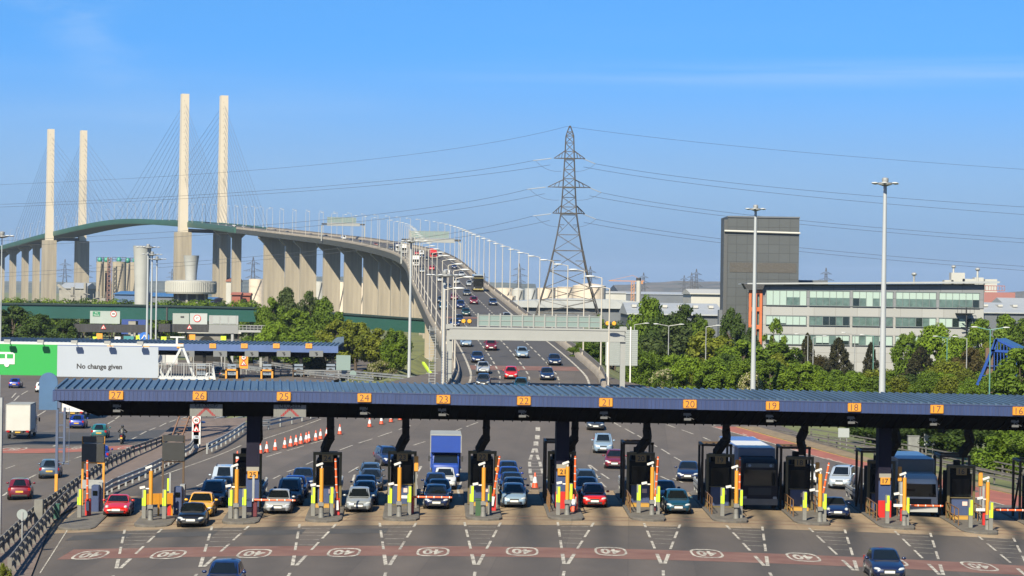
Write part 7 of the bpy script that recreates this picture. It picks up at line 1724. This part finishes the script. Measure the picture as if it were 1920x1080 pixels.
for px, n, w in ((340, '10', 0), (401, '11', 1), (460, '12', 1), (520, '13', 1), (581, '14', 1), (7, '7', 0), (75, '8', 0), (209, '9', 0), (276, '9', 0)):
    x = (px - 960) * kf; z = W(px, 648.5, FYc).z
    s = MB().box((0, 0, 0), (1.15, .1, .82)).put('number_sign', M_osign, fc, (x, FYc - .25, z))
    if px > 300: sign_text(MB(), n, .66, (0, -.06, 0)).put('lettering', mat('faded orange lettering', (.40, .13, .03), .5), s, fix=False)
    if px > 330:
        l = MB().box((0, 0, 0), (2.4, .1, 1.05)).put('lane_sign', mat('mid grey lane sign', (.16, .17, .18), .5), fc, (x + 1.3, FYc - .2, z - 1.35)); m_ = MB()
        for i, (a, b) in enumerate((((-.25, .2), (.2, .2)), ((.2, .2), (-.1, -.02)), ((-.1, -.02), (.3, -.05)), ((.3, -.05), (0, -.25)), ((0, -.25), (.25, -.25)))): m_.bar((a[0], -.06, a[1]), (b[0], -.06, b[1]), .09)
        m_.put('symbol', M_ink, l)
for px, yel in ((432, 1), (498, 1), (557, 0), (617, 0), (375, 2)):
    x = (px + 6 - 960) * kf; t = thing('toll_booth', ulabel('far toll booth with a grey car-only board, %s' % {432: 'in front of the orange warning board', 498: 'second from the orange warning board', 557: 'third from the orange warning board', 617: 'nearest the canopy end', 375: 'half hidden by the white truss'}[px]), 'toll booth', (x, FYc - .5, -2.0), 0, 'far toll booths')
    bz_ = W(px, 693, FYc).z + 2
    MB().box((0, 2, bz_ / 2), (1.9, 3.5, bz_ + .6)).put('cabin', M_booth, t); MB().bar((.2, 2, bz_), (.2 if yel != 1 or px > 450 else -1.2, 2, zf0 + 2 - .8), .5).put('duct', M_booth, t)
    b = MB().box((0, -.3, bz_ - .25), (1.5, .1, 1.35)).put('board', mat('blue grey board', (.20, .25, .32), .5), t); MB().box((0, -.3, bz_ + .82), (1.5, .1, .38)).put('price_board', mat('blue grey board', 0), t)
    MB().prism([(-.55, bz_ - .12), (.55, bz_ - .12), (.55, bz_ + .03), (.3, bz_ + .07), (.15, bz_ + .24), (-.2, bz_ + .24), (-.35, bz_ + .07), (-.55, bz_ + .03)], -.39, -.36).put('car_symbol', M_ink, b); sign_text(MB(), 'Only', .42, (0, -.37, bz_ - .55), bold=.006).put('lettering', M_ink, b, fix=False)
    mlg = M_oyel if yel == 1 else M_bbrown
    fm = MB()
    for s in (-1, 1): fm.box((s * .95, -.5, .9), (.3 if yel == 1 else .16, .3, 2.2))
    fm.box((0, -.5, 1.9), (2.2, .3, .28)); fm.put('frame', mlg, t)
# orange warning board, tunnel gantries and portal
def board(px0, px1, y0, y1, Y, m, label, cat='sign', leg=True, name='road_sign'):
    a, b = W(px0, y0, Y), W(px1, y1, Y); zg = -2.3; t = thing(name, ulabel(label), cat, ((a.x + b.x) / 2, Y, zg)); p = MB().box((0, 0, (a.z + b.z) / 2 - zg), (b.x - a.x, .12, a.z - b.z)).put('panel', m, t)
    if leg:
        for s in (-.3, .3): MB().box((s * (b.x - a.x), .1, (a.z - zg) / 2), (.15, .1, a.z - zg)).put('post', M_galv, t)
    return t, (a.z + b.z) / 2 - zg, b.x - a.x, a.z - b.z, p
M_oboard = mat('orange warning board', (.85, .34, .02), .5)
t, zc, w, h, p_ = board(449, 465, 665, 691, 440, M_oboard, 'orange board with a forty roundel and warning triangle past the far booths')
roundel_sign(t, (0, -.1, zc + h * .3), .5, '40', .5); tri_sign(t, (0, -.1, zc - h * .15), .72)
TYg = 478.0; kt = TYg / F
tg = thing('tunnel_gantry', 'dark tunnel gantry band carrying big grey sign boards and warning triangles', 'gantry', (0, TYg, 0))
X_ = lambda px: (px - 960) * kt; Z_ = lambda py, px=300: W(px, py, TYg).z
for a, b in ((133, 285), (299, 392)): MB().box(((X_(a) + X_(b)) / 2, 0, (Z_(607, a) + Z_(622, a)) / 2), (X_(b) - X_(a), .8, Z_(607) - Z_(622))).put('dark_band', mat('tunnel band dark', (.030, .031, .038), .8, var=.4, vscale=1.2, stretch=(3, 1, .2)), tg)
for px in (196, 357): tri_sign(tg, (X_(px), -.5, Z_(614, px)), .62)
q = MB().box(((X_(170) + X_(226)) / 2, -.1, Z_(595, 198)), (X_(226) - X_(170), .2, Z_(582.5) - Z_(606))).put('sign_board', mat('pale grey green board', (.36, .42, .40), .5, var=.06, vscale=.5), tg)
MB().box((X_(182), -.24, Z_(588.5, 182)), (1.45, .04, .95)).put('green_plate', mat('plate green', (.01, .22, .10), .5), q); 
for i, s in enumerate(('Any', 'Vehicle')): sign_text(MB(), s, .42, (X_(182), -.27, Z_(588.5, 182) + .2 - i * .42), .9).put('lettering', M_whitep, q, fix=False)
roundel_sign(q, (X_(214), -.24, Z_(588.5, 214)), .62, '', 0); MB().box((X_(214), -.33, Z_(588.5, 214)), (.6, .02, .22)).put('lorry_symbol', M_ink, q)
for a, b, m in ((324, 356, mat('ribbed grey board', (.34, .38, .36), .5)), (357, 390, mat('pale board', (.44, .48, .48), .5))): q = MB().box(((X_(a) + X_(b)) / 2, -.1, Z_(597.5, a)), (X_(b) - X_(a) - .06, .2, Z_(587) - Z_(607.5))).put('sign_board', m, tg)
roundel_sign(q, (X_(371), -.24, Z_(597, 371)), .74, '3T', .6)
MB().box((X_(343), -.24, Z_(594, 343)), (.7, .1, .3)).put('slot', M_dsteel, q)
q = MB().box(((X_(393) + X_(448)) / 2, -.1, Z_(600, 420)), (X_(448) - X_(393), .3, Z_(592) - Z_(609))).put('louvre_board', M_galv, tg); lv = MB()
for i in range(3): lv.box((X_(400) + (i + .45) * 1.62, -.28, Z_(600, 420)), (1.4, .08, Z_(594) - Z_(608)))
lv.put('louvre_panel', mat('pale louvre', (.36, .39, .39), .5), q)
MB().box(((X_(393) + X_(448)) / 2, -.05, Z_(617, 420)), (X_(448) - X_(393), .4, Z_(609.2) - Z_(625))).put('ribbed_base', mat('ribbed grey base', (.24, .25, .26), .6), tg)
wk = MB().box(((X_(449) + X_(506)) / 2, 0, Z_(621, 470)), (X_(506) - X_(449), 1.2, .45))
for i in range(9): wk.bar((X_(450 + i * 7), -.5, Z_(620, 470)), (X_(450 + i * 7), -.5, Z_(610, 470)), .1)
for y in (610, 615): wk.bar((X_(449), -.5, Z_(y, 470)), (X_(506), -.5, Z_(y, 470)), .1)
wk.put('walkway', M_galv, tg); MB().box((X_(478), .2, Z_(614, 470)), (3.4, .6, .9)).put('equipment', M_dsteel, tg)
for px in (141, 249, 437, 491): MB().box((X_(px), .2, (Z_(622) - 2.3) / 2), (.5, .5, Z_(622) + 2.3)).put('leg', M_galv, tg)
Yp = 512; kp = Yp / F; pt = thing('tunnel_portal', 'stone tunnel mouth with a dark arch under the tunnel gantry', 'tunnel', (0, Yp, 0)); zt3 = W(380, 626, Yp).z
xa, xb = (352 - 960) * kp, (418 - 960) * kp; xc = (388 - 960) * kp
MB().box(((xa + xb) / 2, 3, zt3 / 2 - 1.2), (xb - xa, 4, zt3 + 2.4)).put('wall', mat('portal stone', (.21, .20, .18), .85, var=.25, vscale=.6), pt)
ar = MB().prism([(xc + 3.1 * cos(a), -2.4 + 6.2 * sin(a)) for a in [pi * i / 18 for i in range(19)]], .9, .96); ar.put('arch_opening', mat('tunnel darkness', (.008, .008, .008), .9), pt)
MB().box(((xb + 6), 3.5, zt3 / 2 - 1.6), (12, 4, zt3 + 1)).put('side_wall', mat('dark stone', (.09, .09, .085), .9, var=.25, vscale=.6), pt)
MB().box(((xa + xb) / 2 + 1, .4, zt3 + .5), (xb - xa + 6, .4, .7)).put('pale_coping', M_whitew, pt)
dk = MB().prism([((248 - 960) * kp + 4 * cos(a), -2.4 + 6.4 * sin(a)) for a in [pi * i / 18 for i in range(19)]], 1, 1.3); tag(dk.put('tunnel_mouth', mat('tunnel darkness', 0), None, (0, Yp - 6, 0)), 'dark tunnel mouth beyond the far canopy below the warning triangle', 'tunnel')
for a in [(181, 192, 625, 636, 460, M_oboard, 'orange sign board before the dark tunnel mouth'), (352, 366, 627, 637, 455, M_oboard, 'orange and white lane board at the stone tunnel mouth'), (232, 251, 630, 638, 465, mat('teal board', (.03, .24, .27), .5), 'teal board in front of the dark tunnel mouth'), (174, 182, 631, 637, 458, M_lime, 'lime board next to the orange sign board'), (255, 265, 629, 637, 458, M_lime, 'lime board beside the blue arrow sign'), (302, 312, 631, 638, 460, M_lime, 'lime board between the tunnel gantry halves'), (414, 424, 630, 638, 456, M_lime, 'lime board near the grey gantry walkway'), (215, 226, 631, 637, 461, M_whitep, 'white box sign beside the teal board')]: board(*a)
p = W(271, 632, 455); t = thing('road_sign', 'round blue sign with white arrows above the far canopy', 'sign', (p.x, 455, -2.3)); MB().lathe([(.95, 0), (.95, -.08)], (0, 0, p.z + 2.3), 28, 'y').put('disc', mat('sign blue', (.02, .16, .62), .4), t)
ar = MB()
for s in (-1, 1): ar.bar((0, -.1, p.z + 2.75), (s * .5, -.1, p.z + 1.95), .16)
ar.put('arrow', M_whitep, t); MB().box((0, .1, (p.z + 2) / 2), (.2, .2, p.z + 2)).put('post', M_galv, t)
p = W(303, 636, 490); lorry('box_lorry', 'white lorry with a blue stripe waiting at the tunnel', (p.x, 490, -2.2), pi + .35, PAINT['white'], M_whitep, M_boxw, Hb=4.2, Lb=8, cab='tractor', cabH=2.9)
for px, py, lb in ((628, 693, 'pale boulder on the grass beyond the far booths'), (646, 694, 'second pale boulder beside the far sign')):
    p = G(px, py + 4, lsurf); tag(MB().ell((0, 0, .4), (1.3, .8, .75), 9, 6).put('boulder', mat('pale stone', (.36, .31, .25), .9, var=.2, vscale=1), None, (p.x, p.y, ground_z(p.x, p.y)), smooth=30), lb, 'boulder', 'boulders on the grass')
for px, y0, y1, Y, w, lb in ((644, 666, 694, 405, 2.4, 'ribbed grey back of a large sign at the end of the far canopy'), (662, 695, 707, 385, 1.1, 'round pale sign back on a post on the grass')):
    a, b = W(px, y0, Y), W(px, y1, Y); t = thing('road_sign', ulabel(lb), 'sign', (a.x, Y, -1.6))
    if w > 2:
        MB().box((0, 0, (a.z + b.z) / 2 + 1.6), (w, .08, a.z - b.z)).put('panel', M_signback, t)
        for s in (-.35, .35): MB().box((s * w, .1, a.z / 2 + .8), (.14, .12, a.z + 1.6)).put('post', M_galv, t)
    else: MB().lathe([(w / 2, 0), (w / 2, -.06)], (0, 0, (a.z + b.z) / 2 + 1.6), 24, 'y').put('disc', M_signback, t); MB().tube((0, .05, 0), (0, .05, b.z + 1.8), .06).put('post', M_galv, t)
# path, compound fence and bright strip by the foot of the ramp
sheet('footpath', lambda y: -15.5 - (y - 300) * .02, lambda y: -11.2, 300, 345, 5, mat('gravel path', (.26, .22, .18), .9, var=.2, vscale=.8), lambda x, y: ground_z(x, y), .12, 6)
p = W(800, 690, 350); tag(MB().bar((p.x - .6, 352, p.z + .7), (p.x + .9, 346, p.z - .9), .35, .3).put('lime_ramp_rail', M_lime), 'bright lime rail on the path at the foot of the ramp', 'rail')
p = W(786, 684, 360); tag(MB().box((0, 0, .8), (.9, .8, 1.7)).put('site_cabinet', mat('navy cabinet', (.03, .06, .12), .5), None, (p.x, 360, ground_z(p.x, 360))), 'small navy cabinet on the grass beside the ramp path', 'cabinet')
rail('path_fence', 'dark fence along the path at the foot of the ramp', [(p.x - .5, 362, 0), (p.x - .2, 335, 0), (p.x + 1.5, 312, 0)], zs=(.5, .9, 1.3), h=.25, th=.05, step=2.0, m=mat('dark green fence', (.04, .07, .06), .6), zf=lambda x, y: ground_z(x, y), base=0, cat='fence')
# ------------------------------------------------------------------ a little summer haze over the far ground
hz = bpy.data.materials.new('summer haze'); hz.use_nodes = True; nt = hz.node_tree; nt.nodes.clear()
vo = nt.nodes.new('ShaderNodeVolumePrincipled'); ou = nt.nodes.new('ShaderNodeOutputMaterial'); nt.links.new(vo.outputs[0], ou.inputs['Volume'])
vo.inputs['Density'].default_value = .000042; vo.inputs['Color'].default_value = (.60, .76, 1.0, 1); vo.inputs['Anisotropy'].default_value = .2
tag(MB().box((0, 6700, 83), (14400, 13600, 176)).put('haze', hz), kind='stuff')
